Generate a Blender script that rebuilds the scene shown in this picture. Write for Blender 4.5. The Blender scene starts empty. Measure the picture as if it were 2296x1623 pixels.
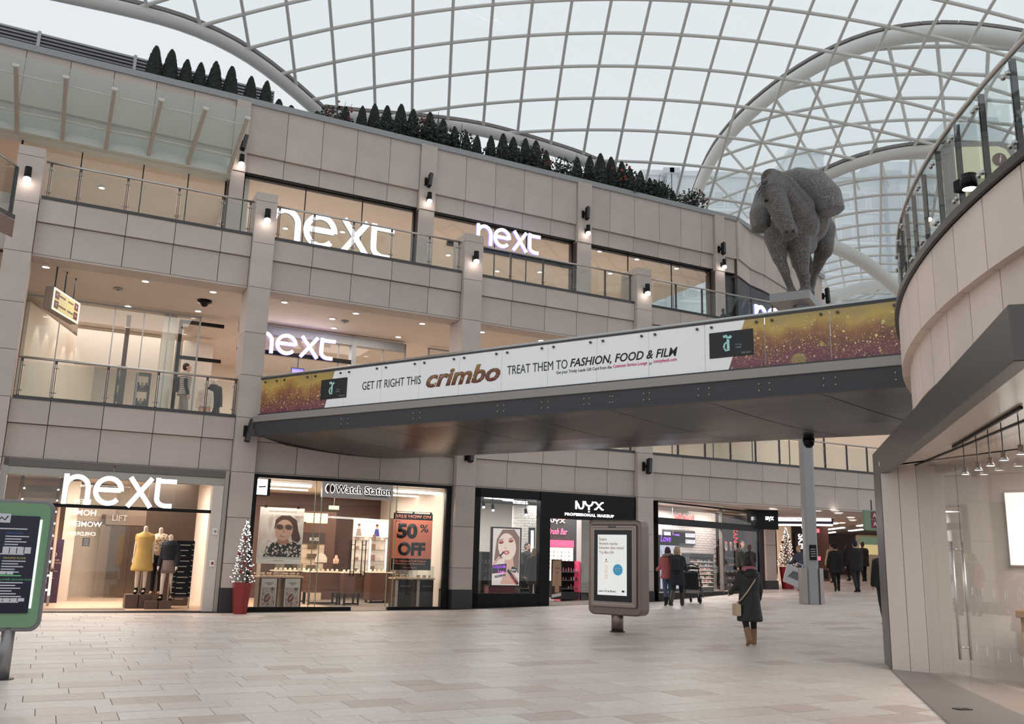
import bpy, bmesh, math, random
from mathutils import Vector as V, Matrix as M
random.seed(11)
sc = bpy.context.scene
COL = sc.collection
PI = math.pi
R = math.radians

# ------------------------------------------------------------------ camera
FPX, PITCH, ROLL, EYE = 2010.0, R(12.19), R(1.5), 1.65
_c, _s, _cr, _sr = math.cos(PITCH), math.sin(PITCH), math.cos(ROLL), math.sin(ROLL)
FWD = V((0, _c, _s))
UP0 = V((0, -_s, _c))
RIGHT = V((1, 0, 0)) * _cr + UP0 * _sr
UP = V((1, 0, 0)) * -_sr + UP0 * _cr
cam = bpy.data.cameras.new('camera')
cam.sensor_width = 36.0
cam.sensor_fit = 'HORIZONTAL'
cam.lens = FPX / 2296 * 36.0
cam.clip_start, cam.clip_end = 0.1, 500
camo = bpy.data.objects.new('camera', cam)
COL.objects.link(camo)
m = M.Identity(4)
for k, a in enumerate((RIGHT, UP, -FWD)):
    for r in range(3):
        m[r][k] = a[r]
m[2][3] = EYE
camo.matrix_world = m
sc.camera = camo

# ------------------------------------------------------------------ world + exposure
world = bpy.data.worlds.new('overcast_sky')
sc.world = world
world.use_nodes = True
bg = world.node_tree.nodes['Background']
bg.inputs[0].default_value = (0.80, 0.84, 0.87, 1)
bg.inputs[1].default_value = 1.0
sc.view_settings.view_transform = 'Standard'
sc.view_settings.look = 'None'
sc.view_settings.gamma = 1.0
sc.view_settings.exposure = 0.0
sc.view_settings.use_curve_mapping = False
sc.cycles.transparent_max_bounces = 20
sc.cycles.max_bounces = 8

# ------------------------------------------------------------------ pixel rays on true planes
TH = R(26.8)
A0 = V((-7.13, 23.11, 0))
FU = V((math.cos(TH), math.sin(TH), 0))
FN = V((-math.sin(TH), math.cos(TH), 0))
EYEV = V((0, 0, EYE))

def ray(px, py):
    return RIGHT * ((px - 1148) / FPX) - UP * ((py - 811.5) / FPX) + FWD

def atz(px, py, z):
    d = ray(px, py)
    return EYEV + d * ((z - EYE) / d.z)

def aty(px, py, y):
    d = ray(px, py)
    return EYEV + d * (y / d.y)

def atpl(px, py, p, ang):
    n = V((-math.sin(ang), math.cos(ang), 0))
    d = ray(px, py)
    return EYEV + d * ((n @ (V((p[0], p[1], 0)))) / (n @ d))

def uz(px, py, d=0.0):
    p = atpl(px, py, A0 + FN * d, TH)
    q = p - A0
    return q.x * FU.x + q.y * FU.y, p.z

def F(u, d, z):
    return A0 + FU * u + FN * d + V((0, 0, z))

def smooth(t):
    t = max(0.0, min(1.0, t))
    return t * t * (3 - 2 * t)

GK = ((-40, .12), (-4, .12), (0, .095), (6.2, .155), (9.3, .25), (13.1, .38), (18, .55), (22, .68), (30, .9), (60, 1.3))
def gz(x, y):
    'height of the gently rising mall floor'
    q = V((x, y, 0)) - A0
    u, d = q @ FU, q @ FN
    for (a, ha), (b, hb) in zip(GK, GK[1:]):
        if a <= u <= b:
            h = ha + (hb - ha) * (u - a) / (b - a)
            break
    else:
        h = 0.1 if u < 0 else 1.3
    return h * smooth((d + 15) / 15)

def ground(px, py):
    p = atz(px, py, 0.0)
    for k in range(30):
        p = p * 0.5 + atz(px, py, gz(p.x, p.y)) * 0.5
    return V((p.x, p.y, gz(p.x, p.y)))

# ------------------------------------------------------------------ materials
def lin(r, g, b):
    f = lambda c: (c / 255 / 12.92) if c / 255 <= .04045 else ((c / 255 + .055) / 1.055) ** 2.4
    return (f(r), f(g), f(b))

_M = {}
def mat(name, col=(.5, .5, .5), rough=.6, metal=0.0, emit=None, est=1.0, vary=0.0, grain=0.0, gscale=6.0, bump=0.0, bscale=40.0, spec=0.5, sheen=0.0, coord='Object'):
    if name in _M:
        return _M[name]
    m = bpy.data.materials.new(name)
    m.use_nodes = True
    nt = m.node_tree
    p = nt.nodes['Principled BSDF']
    p.inputs['Roughness'].default_value = rough
    p.inputs['Metallic'].default_value = metal
    p.inputs['Specular IOR Level'].default_value = spec
    p.inputs['Sheen Weight'].default_value = sheen
    L = nt.links.new
    N = nt.nodes.new
    p.inputs['Base Color'].default_value = (*col, 1)
    if vary or grain:
        out = None
        rgb = N('ShaderNodeRGB'); rgb.outputs[0].default_value = (*col, 1)
        out = rgb.outputs[0]
        def mul(src, fac_socket, lo, hi):
            mr = N('ShaderNodeMapRange'); L(fac_socket, mr.inputs[0])
            mr.inputs[3].default_value = lo; mr.inputs[4].default_value = hi
            mx = N('ShaderNodeMix'); mx.data_type = 'RGBA'; mx.blend_type = 'MULTIPLY'; mx.inputs[0].default_value = 1
            L(src, mx.inputs[6]); L(mr.outputs[0], mx.inputs[7])
            return mx.outputs[2]
        if vary:
            oi = N('ShaderNodeObjectInfo')
            out = mul(out, oi.outputs['Random'], 1 - vary, 1 + vary)
        if grain:
            tc = N('ShaderNodeTexCoord')
            nz = N('ShaderNodeTexNoise'); nz.inputs['Scale'].default_value = gscale; nz.inputs['Detail'].default_value = 6
            L(tc.outputs[coord], nz.inputs['Vector'])
            out = mul(out, nz.outputs[0], 1 - grain, 1 + grain)
        L(out, p.inputs['Base Color'])
    if bump:
        tc = N('ShaderNodeTexCoord')
        nz = N('ShaderNodeTexNoise'); nz.inputs['Scale'].default_value = bscale; nz.inputs['Detail'].default_value = 4
        L(tc.outputs[coord], nz.inputs['Vector'])
        b = N('ShaderNodeBump'); b.inputs['Strength'].default_value = bump; b.inputs['Distance'].default_value = .02
        L(nz.outputs[0], b.inputs['Height']); L(b.outputs[0], p.inputs['Normal'])
    if emit:
        p.inputs['Emission Color'].default_value = (*emit, 1)
        p.inputs['Emission Strength'].default_value = est
    _M[name] = m
    return m

def glass(name, tint=(.93, .96, .95), refl=1.0, rough=0.0):
    'thin architectural glass: lets light straight through, mirrors by its angle'
    if name in _M:
        return _M[name]
    m = bpy.data.materials.new(name)
    m.use_nodes = True
    nt = m.node_tree; nt.nodes.clear()
    N = nt.nodes.new; L = nt.links.new
    o = N('ShaderNodeOutputMaterial'); mx = N('ShaderNodeMixShader')
    t = N('ShaderNodeBsdfTransparent'); t.inputs[0].default_value = (*tint, 1)
    g = N('ShaderNodeBsdfGlossy'); g.inputs['Roughness'].default_value = rough
    lw = N('ShaderNodeLayerWeight'); lw.inputs[0].default_value = .5
    pw = N('ShaderNodeMath'); pw.operation = 'POWER'; pw.inputs[1].default_value = 5; L(lw.outputs['Facing'], pw.inputs[0])
    mt = N('ShaderNodeMath'); mt.operation = 'MULTIPLY_ADD'; mt.inputs[1].default_value = .9 * refl; mt.inputs[2].default_value = .04 * refl
    L(pw.outputs[0], mt.inputs[0]); L(mt.outputs[0], mx.inputs[0]); L(t.outputs[0], mx.inputs[1]); L(g.outputs[0], mx.inputs[2])
    L(mx.outputs[0], o.inputs[0])
    _M[name] = m
    return m

def nodemat(name, build, rough=.5, emit=0.0, metal=0.0):
    'Principled material whose colour comes from build(N, L, object_coordinate_socket)'
    if name in _M:
        return _M[name]
    m = bpy.data.materials.new(name); m.use_nodes = True
    nt = m.node_tree; p = nt.nodes['Principled BSDF']
    p.inputs['Roughness'].default_value = rough; p.inputs['Metallic'].default_value = metal
    tc = nt.nodes.new('ShaderNodeTexCoord')
    s = build(nt.nodes.new, nt.links.new, tc.outputs['Object'])
    nt.links.new(s, p.inputs['Base Color'])
    if emit:
        nt.links.new(s, p.inputs['Emission Color']); p.inputs['Emission Strength'].default_value = emit
    _M[name] = m
    return m

def ramp(N, L, src, stops, interp='LINEAR'):
    r = N('ShaderNodeValToRGB'); r.color_ramp.interpolation = interp
    e = r.color_ramp.elements
    while len(e) < len(stops):
        e.new(.5)
    for k, (pos, c) in enumerate(stops):
        e[k].position = pos; e[k].color = (*c, 1)
    L(src, r.inputs[0])
    return r.outputs[0]

def mixc(N, L, fac, a, b, mode='MIX'):
    mx = N('ShaderNodeMix'); mx.data_type = 'RGBA'; mx.blend_type = mode
    for s, k in ((fac, 0), (a, 6), (b, 7)):
        if hasattr(s, 'links'):
            L(s, mx.inputs[k])
        elif isinstance(s, (int, float)):
            mx.inputs[k].default_value = s
        else:
            mx.inputs[k].default_value = (*s, 1)
    return mx.outputs[2]

def math_(N, L, op, a, b=None):
    n = N('ShaderNodeMath'); n.operation = op
    for k, s in enumerate((a, b)):
        if s is None:
            continue
        if hasattr(s, 'links'):
            L(s, n.inputs[k])
        else:
            n.inputs[k].default_value = s
    return n.outputs[0]

# ------------------------------------------------------------------ mesh builder
class MB:
    def __init__(s):
        s.v = []; s.f = []
    def add(s, vs, fs):
        o = len(s.v)
        s.v += [tuple(v) for v in vs]
        s.f += [tuple(i + o for i in f) for f in fs]
        return s
    def box(s, x0, x1, y0, y1, z0, z1):
        vs = [(x, y, z) for z in (z0, z1) for x, y in ((x0, y0), (x1, y0), (x1, y1), (x0, y1))]
        return s.add(vs, [(3, 2, 1, 0), (4, 5, 6, 7), (0, 1, 5, 4), (1, 2, 6, 5), (2, 3, 7, 6), (3, 0, 4, 7)])
    def obox(s, c, a, b, d):
        c, a, b, d = V(c), V(a), V(b), V(d)
        vs = [c + a * i + b * j + d * k for k in (-1, 1) for i, j in ((-1, -1), (1, -1), (1, 1), (-1, 1))]
        return s.add(vs, [(3, 2, 1, 0), (4, 5, 6, 7), (0, 1, 5, 4), (1, 2, 6, 5), (2, 3, 7, 6), (3, 0, 4, 7)])
    def bar(s, p, q, w, h=None, up=(0, 0, 1)):
        p, q = V(p), V(q); h = h or w
        t = (q - p); L = t.length; t.normalize()
        a = t.cross(V(up))
        if a.length < 1e-4:
            a = t.cross(V((1, 0, 0)))
        a.normalize(); b = a.cross(t)
        return s.obox((p + q) / 2, a * (w / 2), t * (L / 2), b * (h / 2))
    def poly(s, pts, th, n):
        'prism: polygon pts extruded by th along n'
        n = V(n); pts = [V(p) for p in pts]; k = len(pts)
        vs = pts + [p + n * th for p in pts]
        return s.add(vs, [tuple(range(k))[::-1], tuple(range(k, 2 * k))] + [(i, (i + 1) % k, k + (i + 1) % k, k + i) for i in range(k)])
    def tube(s, path, r, n=8, cap=True, closed=False):
        path = [V(p) for p in path]; k = len(path)
        rs = r if isinstance(r, (list, tuple)) else [r] * k
        t0 = path[1] - path[0]
        a = t0.cross(V((0, 0, 1)))
        if a.length < 1e-4 * max(1, t0.length):
            a = t0.cross(V((1, 0, 0)))
        a.normalize()
        vs = []
        for i in range(k):
            if closed:
                t = path[(i + 1) % k] - path[i - 1]
            else:
                t = path[min(i + 1, k - 1)] - path[max(i - 1, 0)]
            t.normalize()
            a = (a - t * a.dot(t)); a.normalize(); b = t.cross(a)
            vs += [path[i] + (a * math.cos(2 * PI * j / n) + b * math.sin(2 * PI * j / n)) * rs[i] for j in range(n)]
        fs = []
        for i in range(k if closed else k - 1):
            i2 = (i + 1) % k
            fs += [(i * n + j, i * n + (j + 1) % n, i2 * n + (j + 1) % n, i2 * n + j) for j in range(n)]
        if cap and not closed:
            fs += [tuple(range(n))[::-1], tuple(range((k - 1) * n, k * n))]
        return s.add(vs, fs)
    def ring(s, prof, n=16):
        return s.lathe(prof, n, caps=False)
    def lathe(s, prof, n=16, c=(0, 0, 0), sx=1.0, sy=1.0, caps=True):
        c = V(c); vs = []
        for r, z in prof:
            vs += [c + V((r * math.cos(2 * PI * j / n) * sx, r * math.sin(2 * PI * j / n) * sy, z)) for j in range(n)]
        k = len(prof)
        fs = [(i * n + j, i * n + (j + 1) % n, (i + 1) * n + (j + 1) % n, (i + 1) * n + j) for i in range(k - 1) for j in range(n)]
        if caps:
            fs += [tuple(range(n))[::-1], tuple(range((k - 1) * n, k * n))]
        return s.add(vs, fs)
    def ball(s, c, r, n=10, m=7, rot=None):
        c = V(c); r = V(r) if isinstance(r, (tuple, list, V)) else V((r, r, r))
        vs = [V((0, 0, -r.z))]
        for i in range(1, m):
            a = -PI / 2 + PI * i / m
            vs += [V((r.x * math.cos(a) * math.cos(2 * PI * j / n), r.y * math.cos(a) * math.sin(2 * PI * j / n), r.z * math.sin(a))) for j in range(n)]
        vs.append(V((0, 0, r.z)))
        if rot is not None:
            vs = [rot @ v for v in vs]
        vs = [v + c for v in vs]
        fs = [(0, 1 + (j + 1) % n, 1 + j) for j in range(n)]
        fs += [(1 + i * n + j, 1 + i * n + (j + 1) % n, 1 + (i + 1) * n + (j + 1) % n, 1 + (i + 1) * n + j) for i in range(m - 2) for j in range(n)]
        t = len(vs) - 1; b = 1 + (m - 2) * n
        fs += [(t, b + j, b + (j + 1) % n) for j in range(n)]
        return s.add(vs, fs)
    def cap(s, p, q, r0, r1, n=10):
        'tapered capsule'
        p, q = V(p), V(q); t = (q - p).normalized()
        pts, rs = [], []
        for k in range(4):
            a = PI / 2 * k / 3.5
            pts.append(p - t * r0 * math.cos(a) ); rs.append(max(.02 * r0, r0 * math.sin(a)))
        pts.append(p); rs.append(r0); pts.append(q); rs.append(r1)
        for k in range(3, -1, -1):
            a = PI / 2 * k / 3.5
            pts.append(q + t * r1 * math.cos(a)); rs.append(max(.02 * r1, r1 * math.sin(a)))
        return s.tube(pts, rs, n)
    def mesh(s, name):
        me = bpy.data.meshes.new(name)
        me.from_pydata(s.v, [], s.f)
        me.update()
        return me
    def ob(s, name, mt, parent=None, smooth=False, bevel=0, **props):
        return obj(name, s.mesh(name), mt, parent, smooth, bevel, **props)

def obj(name, me, mt, parent=None, smooth=False, bevel=0, **props):
    if mt and not me.materials:
        me.materials.append(mt)
    if smooth:
        me.polygons.foreach_set('use_smooth', [True] * len(me.polygons))
    o = bpy.data.objects.new(name, me)
    COL.objects.link(o)
    if parent:
        o.parent = parent
    if bevel:
        b = o.modifiers.new('bevel', 'BEVEL'); b.width = bevel; b.segments = 2; b.limit_method = 'ANGLE'
    for k, v in props.items():
        o[k] = v
    return o

def thing(name, label, cat, loc=(0, 0, 0), rz=0.0, group=None, rot=None):
    o = bpy.data.objects.new(name, None); COL.objects.link(o)
    o.empty_display_size = .2
    o.location = loc
    o.rotation_euler = rot if rot else (0, 0, rz)
    o['label'] = label; o['category'] = cat
    if group:
        o['group'] = group
    return o

def struct(name, loc=(0, 0, 0), rz=0.0, me=None, mt=None, label=None):
    o = bpy.data.objects.new(name, me); COL.objects.link(o)
    if me and mt:
        me.materials.append(mt)
    o.location = loc; o.rotation_euler = (0, 0, rz)
    o['kind'] = 'structure'
    if label:
        o['label'] = label
    return o

def clone(src, loc=None, rz=None, label=None, scale=None):
    r = src.copy(); COL.objects.link(r)
    if loc is not None:
        r.location = loc
    if rz is not None:
        r.rotation_euler = (0, 0, rz)
    if scale is not None:
        r.scale = scale if isinstance(scale, (tuple, list)) else (scale,) * 3
    if label:
        r['label'] = label
    for ch in list(src.children):
        c = ch.copy(); COL.objects.link(c); c.parent = r
        for g in list(ch.children):
            d = g.copy(); COL.objects.link(d); d.parent = c
    return r

def blob(mb, name, mt, parent, vox=.03, sm=4, fac=.5, **props):
    'one continuous skin grown over overlapping volumes'
    o = mb.ob(name, mt, parent, False, 0, **props)
    r = o.modifiers.new('remesh', 'REMESH'); r.mode = 'VOXEL'; r.voxel_size = vox; r.use_smooth_shade = True
    if sm:
        s = o.modifiers.new('smooth', 'SMOOTH'); s.iterations = sm; s.factor = fac
    return o

def light(name, kind, loc, energy, col=(1, .9, .8), size=1.0, size_y=None, target=None, spot=None, blend=.6, rot=None):
    l = bpy.data.lights.new(name, kind)
    l.energy = energy; l.color = col
    if kind == 'AREA':
        l.size = size
        if size_y:
            l.shape = 'RECTANGLE'; l.size_y = size_y
    else:
        l.shadow_soft_size = size
    if kind == 'SPOT':
        l.spot_size = spot; l.spot_blend = blend
    o = bpy.data.objects.new(name, l); COL.objects.link(o)
    o.location = loc
    if target is not None:
        o.rotation_euler = (V(target) - V(loc)).to_track_quat('-Z', 'Y').to_euler()
    elif rot:
        o.rotation_euler = rot
    return o

ORD = 'first second third fourth fifth sixth seventh eighth ninth tenth eleventh twelfth thirteenth fourteenth fifteenth sixteenth seventeenth eighteenth nineteenth twentieth'.split()
ORD += ['twenty-' + x for x in ORD[:9]] + ['thirtieth']

# ------------------------------------------------------------------ lettering
def text_mesh(txt, w=None, h=None, ext=.004, bold=0.0, shear=0.0, align='LEFT', mirror=False, space=1.0):
    'flat lettering standing in the local xz plane, scaled to a width and/or a cap height'
    cu = bpy.data.curves.new('lettering', 'FONT')
    cu.body = txt; cu.size = 1.0; cu.extrude = 0.0; cu.offset = bold; cu.shear = shear; cu.space_character = space
    cu.resolution_u = 3
    o = bpy.data.objects.new('lettering', cu); COL.objects.link(o)
    dg = bpy.context.evaluated_depsgraph_get()
    me = bpy.data.meshes.new_from_object(o.evaluated_get(dg))
    bpy.data.objects.remove(o); bpy.data.curves.remove(cu)
    xs = [v.co.x for v in me.vertices]; ys = [v.co.y for v in me.vertices]
    if not xs:
        return me
    x0, x1, y0, y1 = min(xs), max(xs), min(ys), max(ys)
    sx = w / (x1 - x0) if w else None
    sy = h / (y1 - y0) if h else None
    sx = sx or sy; sy = sy or sx
    wd = (x1 - x0) * sx
    off = {'LEFT': 0, 'CENTER': -wd / 2, 'RIGHT': -wd}[align]
    bm = bmesh.new(); bm.from_mesh(me)
    for v in bm.verts:
        x = (v.co.x - x0) * sx + off
        if mirror:
            x = -x + (2 * off + wd)
        v.co = V((x, 0, (v.co.y - y0) * sy))
    r = bmesh.ops.extrude_face_region(bm, geom=bm.faces[:])
    for e in r['geom']:
        if isinstance(e, bmesh.types.BMVert):
            e.co.y -= ext
    bm.to_mesh(me); bm.free()
    return me

def text(txt, parent, loc, mt, w=None, h=None, name='lettering', **k):
    o = obj(name, text_mesh(txt, w, h, **k), mt, parent)
    o.location = loc
    return o

def stroke(mb, pts, w, y0, y1, closed=False):
    'ribbon letter stroke in the xz plane between depths y0 and y1'
    P = [V((p[0], 0, p[1])) for p in pts]; k = len(P)
    L, Rr = [], []
    for i in range(k):
        if closed:
            t = P[(i + 1) % k] - P[i - 1]
        else:
            t = P[min(i + 1, k - 1)] - P[max(i - 1, 0)]
        t.normalize(); nn = V((-t.z, 0, t.x)) * (w / 2)
        L.append(P[i] + nn); Rr.append(P[i] - nn)
    vs = []
    for a, b in zip(L, Rr):
        vs += [(a.x, y0, a.z), (b.x, y0, b.z), (b.x, y1, b.z), (a.x, y1, a.z)]
    fs = []
    for i in range(k if closed else k - 1):
        a, b = 4 * i, 4 * ((i + 1) % k)
        fs += [(a + j, a + (j + 1) % 4, b + (j + 1) % 4, b + j) for j in range(4)]
    if not closed:
        fs += [(0, 1, 2, 3), (4 * k - 1, 4 * k - 2, 4 * k - 3, 4 * k - 4)]
    return mb.add(vs, fs)

def arc(cx, cz, r, a0, a1, n=14, rz=None):
    rz = rz or r
    return [(cx + r * math.cos(R(a0 + (a1 - a0) * i / n)), cz + rz * math.sin(R(a0 + (a1 - a0) * i / n))) for i in range(n + 1)]

# ------------------------------------------------------------------ shared materials
STONE = mat('stone_cladding', lin(190, 176, 167), .75, vary=.05, grain=.16, gscale=1.3, bump=.12, bscale=30)
STONE_D = mat('dark_stone_plinth', lin(52, 50, 52), .5, grain=.2, gscale=3)
JOINT = mat('dark_joint_mortar', lin(82, 68, 64), .9)  # dark backing colour showing in the panel joints
SOFF = mat('gallery_ceiling_paint', lin(214, 198, 186), .7)
PLAST = mat('white_plaster', lin(226, 212, 200), .7)
WARMW = mat('warm_plaster', lin(228, 212, 197), .7)
STEEL = mat('brushed_steel', lin(190, 186, 182), .28, .9)
STEELD = mat('dark_steel', lin(78, 76, 76), .4, .7)
GREYP = mat('grey_paint', lin(150, 150, 152), .45)
WHITEP = mat('white_steel_paint', lin(205, 203, 198), .45)
BLACK = mat('black_satin', lin(18, 16, 17), .5, spec=.25)
BLACKG = mat('black_gloss', lin(14, 12, 14), .25, spec=.2)
CHAR = mat('charcoal_paint', lin(58, 57, 59), .45)
WHITE = mat('white_satin', lin(236, 234, 230), .5)
GLASS = glass('clear_shop_glass', (.95, .97, .96), 1.0)
GLASSB = glass('balustrade_glass', (.90, .93, .92), .8)
GLASSR = glass('roof_glass', (.965, .985, .985), .6)
EMW = mat('letter_light', (1, 1, 1), .5, emit=(1.0, .98, 1.0), est=4.0)
EMTUBE = mat('tube_lamp', (1, 1, 1), .5, emit=(1.0, .93, .84), est=9.0)
EMDL = mat('downlight_lamp', (1, 1, 1), .5, emit=(1.0, .93, .85), est=8.0)
LTBLU = mat('letter_halo_edge', lin(140, 130, 235), .4, emit=(.30, .26, .95), est=1.0)

def wparent(o, parent):
    'child whose mesh is written in world coordinates'
    o.parent = parent
    o.matrix_parent_inverse = (M.Translation(parent.location) @ parent.rotation_euler.to_matrix().to_4x4()).inverted()
    return o

def sepz(N, L, co, k=2):
    s = N('ShaderNodeSeparateXYZ'); L(co, s.inputs[0])
    return s.outputs[k]

def whitened_glass(name, tint, col, amount):
    'glass with diffuse white mixed in to brighten it'
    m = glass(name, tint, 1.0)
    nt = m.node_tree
    if amount and 'whitener' not in nt.nodes:
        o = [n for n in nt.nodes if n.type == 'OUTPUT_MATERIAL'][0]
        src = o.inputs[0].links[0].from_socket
        d = nt.nodes.new('ShaderNodeBsdfDiffuse'); d.name = 'whitener'; d.inputs[0].default_value = (*col, 1)  # white diffuse added so the panes look brighter
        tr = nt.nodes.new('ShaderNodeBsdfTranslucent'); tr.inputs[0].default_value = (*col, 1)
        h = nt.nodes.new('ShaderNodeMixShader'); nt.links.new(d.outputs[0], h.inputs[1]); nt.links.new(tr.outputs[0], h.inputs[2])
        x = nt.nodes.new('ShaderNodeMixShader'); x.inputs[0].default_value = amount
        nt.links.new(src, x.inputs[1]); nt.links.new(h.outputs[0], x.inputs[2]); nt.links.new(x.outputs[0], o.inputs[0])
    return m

def voro(N, L, co, scale, a, b, th=.35, flatten=True):
    v = N('ShaderNodeTexVoronoi'); v.inputs['Scale'].default_value = scale; L(co, v.inputs['Vector'])
    g = math_(N, L, 'LESS_THAN', v.outputs['Distance'], th)
    return mixc(N, L, g, a, b)

def noise(N, L, co, scale, detail=3):
    n = N('ShaderNodeTexNoise'); n.inputs['Scale'].default_value = scale; n.inputs['Detail'].default_value = detail
    L(co, n.inputs['Vector'])
    return n.outputs[0]
# ================================================================== FLOOR
def paver_mat(name, island):
    def b(N, L, co):
        if island:
            s = N('ShaderNodeNewGeometry').outputs['Random Per Island']
        else:
            s = N('ShaderNodeObjectInfo').outputs['Random']
        base = ramp(N, L, s, [(0, lin(222, 210, 202)), (.4, lin(214, 201, 193)), (.68, lin(225, 215, 208)), (.84, lin(208, 191, 181)), (.95, lin(197, 179, 169)), (1, lin(218, 206, 197))])
        nz = N('ShaderNodeTexNoise'); nz.inputs['Scale'].default_value = 9; nz.inputs['Detail'].default_value = 8
        L(co, nz.inputs['Vector'])
        g = ramp(N, L, nz.outputs[0], [(.25, (.86, .86, .86)), (.75, (1.06, 1.06, 1.06))])
        return mixc(N, L, 1.0, base, g, 'MULTIPLY')
    return nodemat(name, b, rough=.42)
PAVE = paver_mat('stone_paver', False)
PAVES = paver_mat('stone_paver_far', True)
GROUT = mat('grout', lin(120, 108, 100), .8)

def build_floor():
    us = [-18 + 1.5 * i for i in range(48)]; ds = [-32 + 1.5 * i for i in range(46)]
    vs = []; fs = []
    for d in ds:
        for u in us:
            p = F(u, d, 0); vs.append((p.x, p.y, gz(p.x, p.y) - .012))
    n = len(us)
    for j in range(len(ds) - 1):
        for i in range(n - 1):
            fs.append((j * n + i, j * n + i + 1, (j + 1) * n + i + 1, (j + 1) * n + i))
    me = bpy.data.meshes.new('floor'); me.from_pydata(vs, [], fs)
    fl = struct('floor', me=me, mt=GROUT, label='pale stone paved mall floor in staggered rows')
    rng = random.Random(5)
    cand = []
    row = -46
    while row * .45 < 26:
        d0 = row * .45; u = -16 + rng.random() * .9
        while u < 34:
            Ln = rng.choice((.55, .62, .7, .8, .9, 1.0))
            c = F(u + Ln / 2, d0 + .225, 0)
            q = (c.y - 14.99) ; xl = 6.07 + (q) * (6.07 - 4.82) / (14.99 - 10.24)
            ok = c.y > 5.5 and not (c.y < 15.6 and c.x > xl + .5)
            inside = d0 + .45 > -.15 and u < 13.4
            inside = inside or (13.4 <= u < 18.6 and d0 > (u - 13.4) * .45 - .1) 
            if ok and not inside:
                w = V((c.x, c.y, gz(c.x, c.y))) - EYEV
                dep = w.dot(FWD)
                if dep > 5:
                    px = 1148 + FPX * w.dot(RIGHT) / dep; py = 811.5 - FPX * w.dot(UP) / dep
                    if -70 < px < 2370 and py < 1700 and dep < 45:
                        cand.append((dep, u, d0, Ln))
            u += Ln
        row += 1
    cand.sort()
    far = MB()
    for k, (dep, u, d0, Ln) in enumerate(cand):
        g = .004
        c = F(u + Ln / 2, d0 + .225, 0)
        z0 = gz(c.x, c.y)
        dz = rng.uniform(-.0015, .0015)
        cs = [F(a, b, 0) for a, b in ((u + g, d0 + g), (u + Ln - g, d0 + g), (u + Ln - g, d0 + .45 - g), (u + g, d0 + .45 - g))]
        if k < 296:
            vs = [(p.x - c.x, p.y - c.y, gz(p.x, p.y) - z0 - .03) for p in cs] + [(p.x - c.x, p.y - c.y, gz(p.x, p.y) - z0 + dz) for p in cs]
            mb = MB().add(vs, [(4, 5, 6, 7), (0, 1, 5, 4), (1, 2, 6, 5), (2, 3, 7, 6), (3, 0, 4, 7)])
            o = mb.ob('paver', PAVE, fl); o.location = (c.x, c.y, z0)
        else:
            far.add([(p.x, p.y, gz(p.x, p.y) - .02) for p in cs] + [(p.x, p.y, gz(p.x, p.y) + dz) for p in cs], [(4, 5, 6, 7), (0, 1, 5, 4), (1, 2, 6, 5), (2, 3, 7, 6), (3, 0, 4, 7)])
    o = far.ob('paving', PAVES, fl); o['kind'] = 'stuff'
    # shop floors, a little above the paving base
    mb = MB()
    mb.box(-5.2, 6.3, .05, 9, .0, .115)
    s = struct('floor', A0, TH, mb.mesh('floor'), mat('shop_floor_oak', lin(214, 184, 158), .35, grain=.12, gscale=4), 'warm wooden shop floor behind the two left ground shops')
    mb = MB().box(6.8, 19, .05, 9, -.1, .245)
    s = struct('floor', A0, TH, mb.mesh('floor'), mat('shop_floor_pale', lin(226, 214, 204), .3, grain=.08), 'pale shop floor of the cosmetics shop')
    for nm, z0, z1, u0, u1, d1, lb in (('floor_upper', 4.62, 4.96, -9, 26, 12, 'first gallery floor slab'), ('floor_upper', 9.4, 9.9, -9, 22.5, 12, 'second gallery floor slab')):
        struct(nm, A0, TH, MB().box(u0, u1, .42, d1, z0, z1).mesh(nm), mat('gallery_slab', lin(190, 176, 164), .6), lb)
build_floor()

# ================================================================== GALLERY FRONT WALL (pillars, stone bands)
wf = struct('wall_front', A0, TH, None, None, 'stone clad gallery front with pillars and two balcony bands')
_panel_cache = {}
def panel(u0, u1, z0, z1, d0, d1, parent, name='stone_panel', g=.008, mt=None):
    w, h, t = round(u1 - u0, 2), round(z1 - z0, 2), round(d1 - d0, 2)
    key = (w, h, t, name, mt)
    if key not in _panel_cache:
        _panel_cache[key] = MB().box(-w / 2 + g, w / 2 - g, 0, t, -h / 2 + g, h / 2 - g).mesh(name)
    o = obj(name, _panel_cache[key], mt or STONE, parent)
    o.location = ((u0 + u1) / 2, d0, (z0 + z1) / 2)
    return o

PIL = [(-5.75, -5.15), (-.01, .57), (6.22, 6.84), (12.5, 13.1)]
PZ = [.68, 1.28, 2.42, 3.57, 4.98, 6.1, 7.25, 8.5, 9.75, 10.95, 11.2]
for (a, b) in PIL:
    top = 11.2
    core = MB().box(a + .03, b - .03, -.12, .75, -.1, top - .02)
    pil = core.ob('pillar', JOINT, wf)
    panel(a - .01, b + .01, -.1, .68, -.17, .78, pil, 'plinth_block', .004, STONE_D)
    for z0, z1 in zip(PZ, PZ[1:]):
        panel(a, b, z0, z1, -.15, .78, pil, 'stone_block', .006)
BAYS = [(-5.15, -.01, [-5.15, -4.31, -3.14, -1.97, -.8, -.01]), (.57, 6.22, [.57, 1.67, 2.83, 4.0, 5.18, 6.22]), (6.84, 12.5, [6.84, 7.95, 9.13, 10.3, 11.48, 12.5]),
        (13.1, 26, [13.1, 14.4, 15.55, 16.7, 17.85, 19.0, 20.15, 21.3, 22.45, 23.6, 24.75, 26])]
core = MB()
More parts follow.
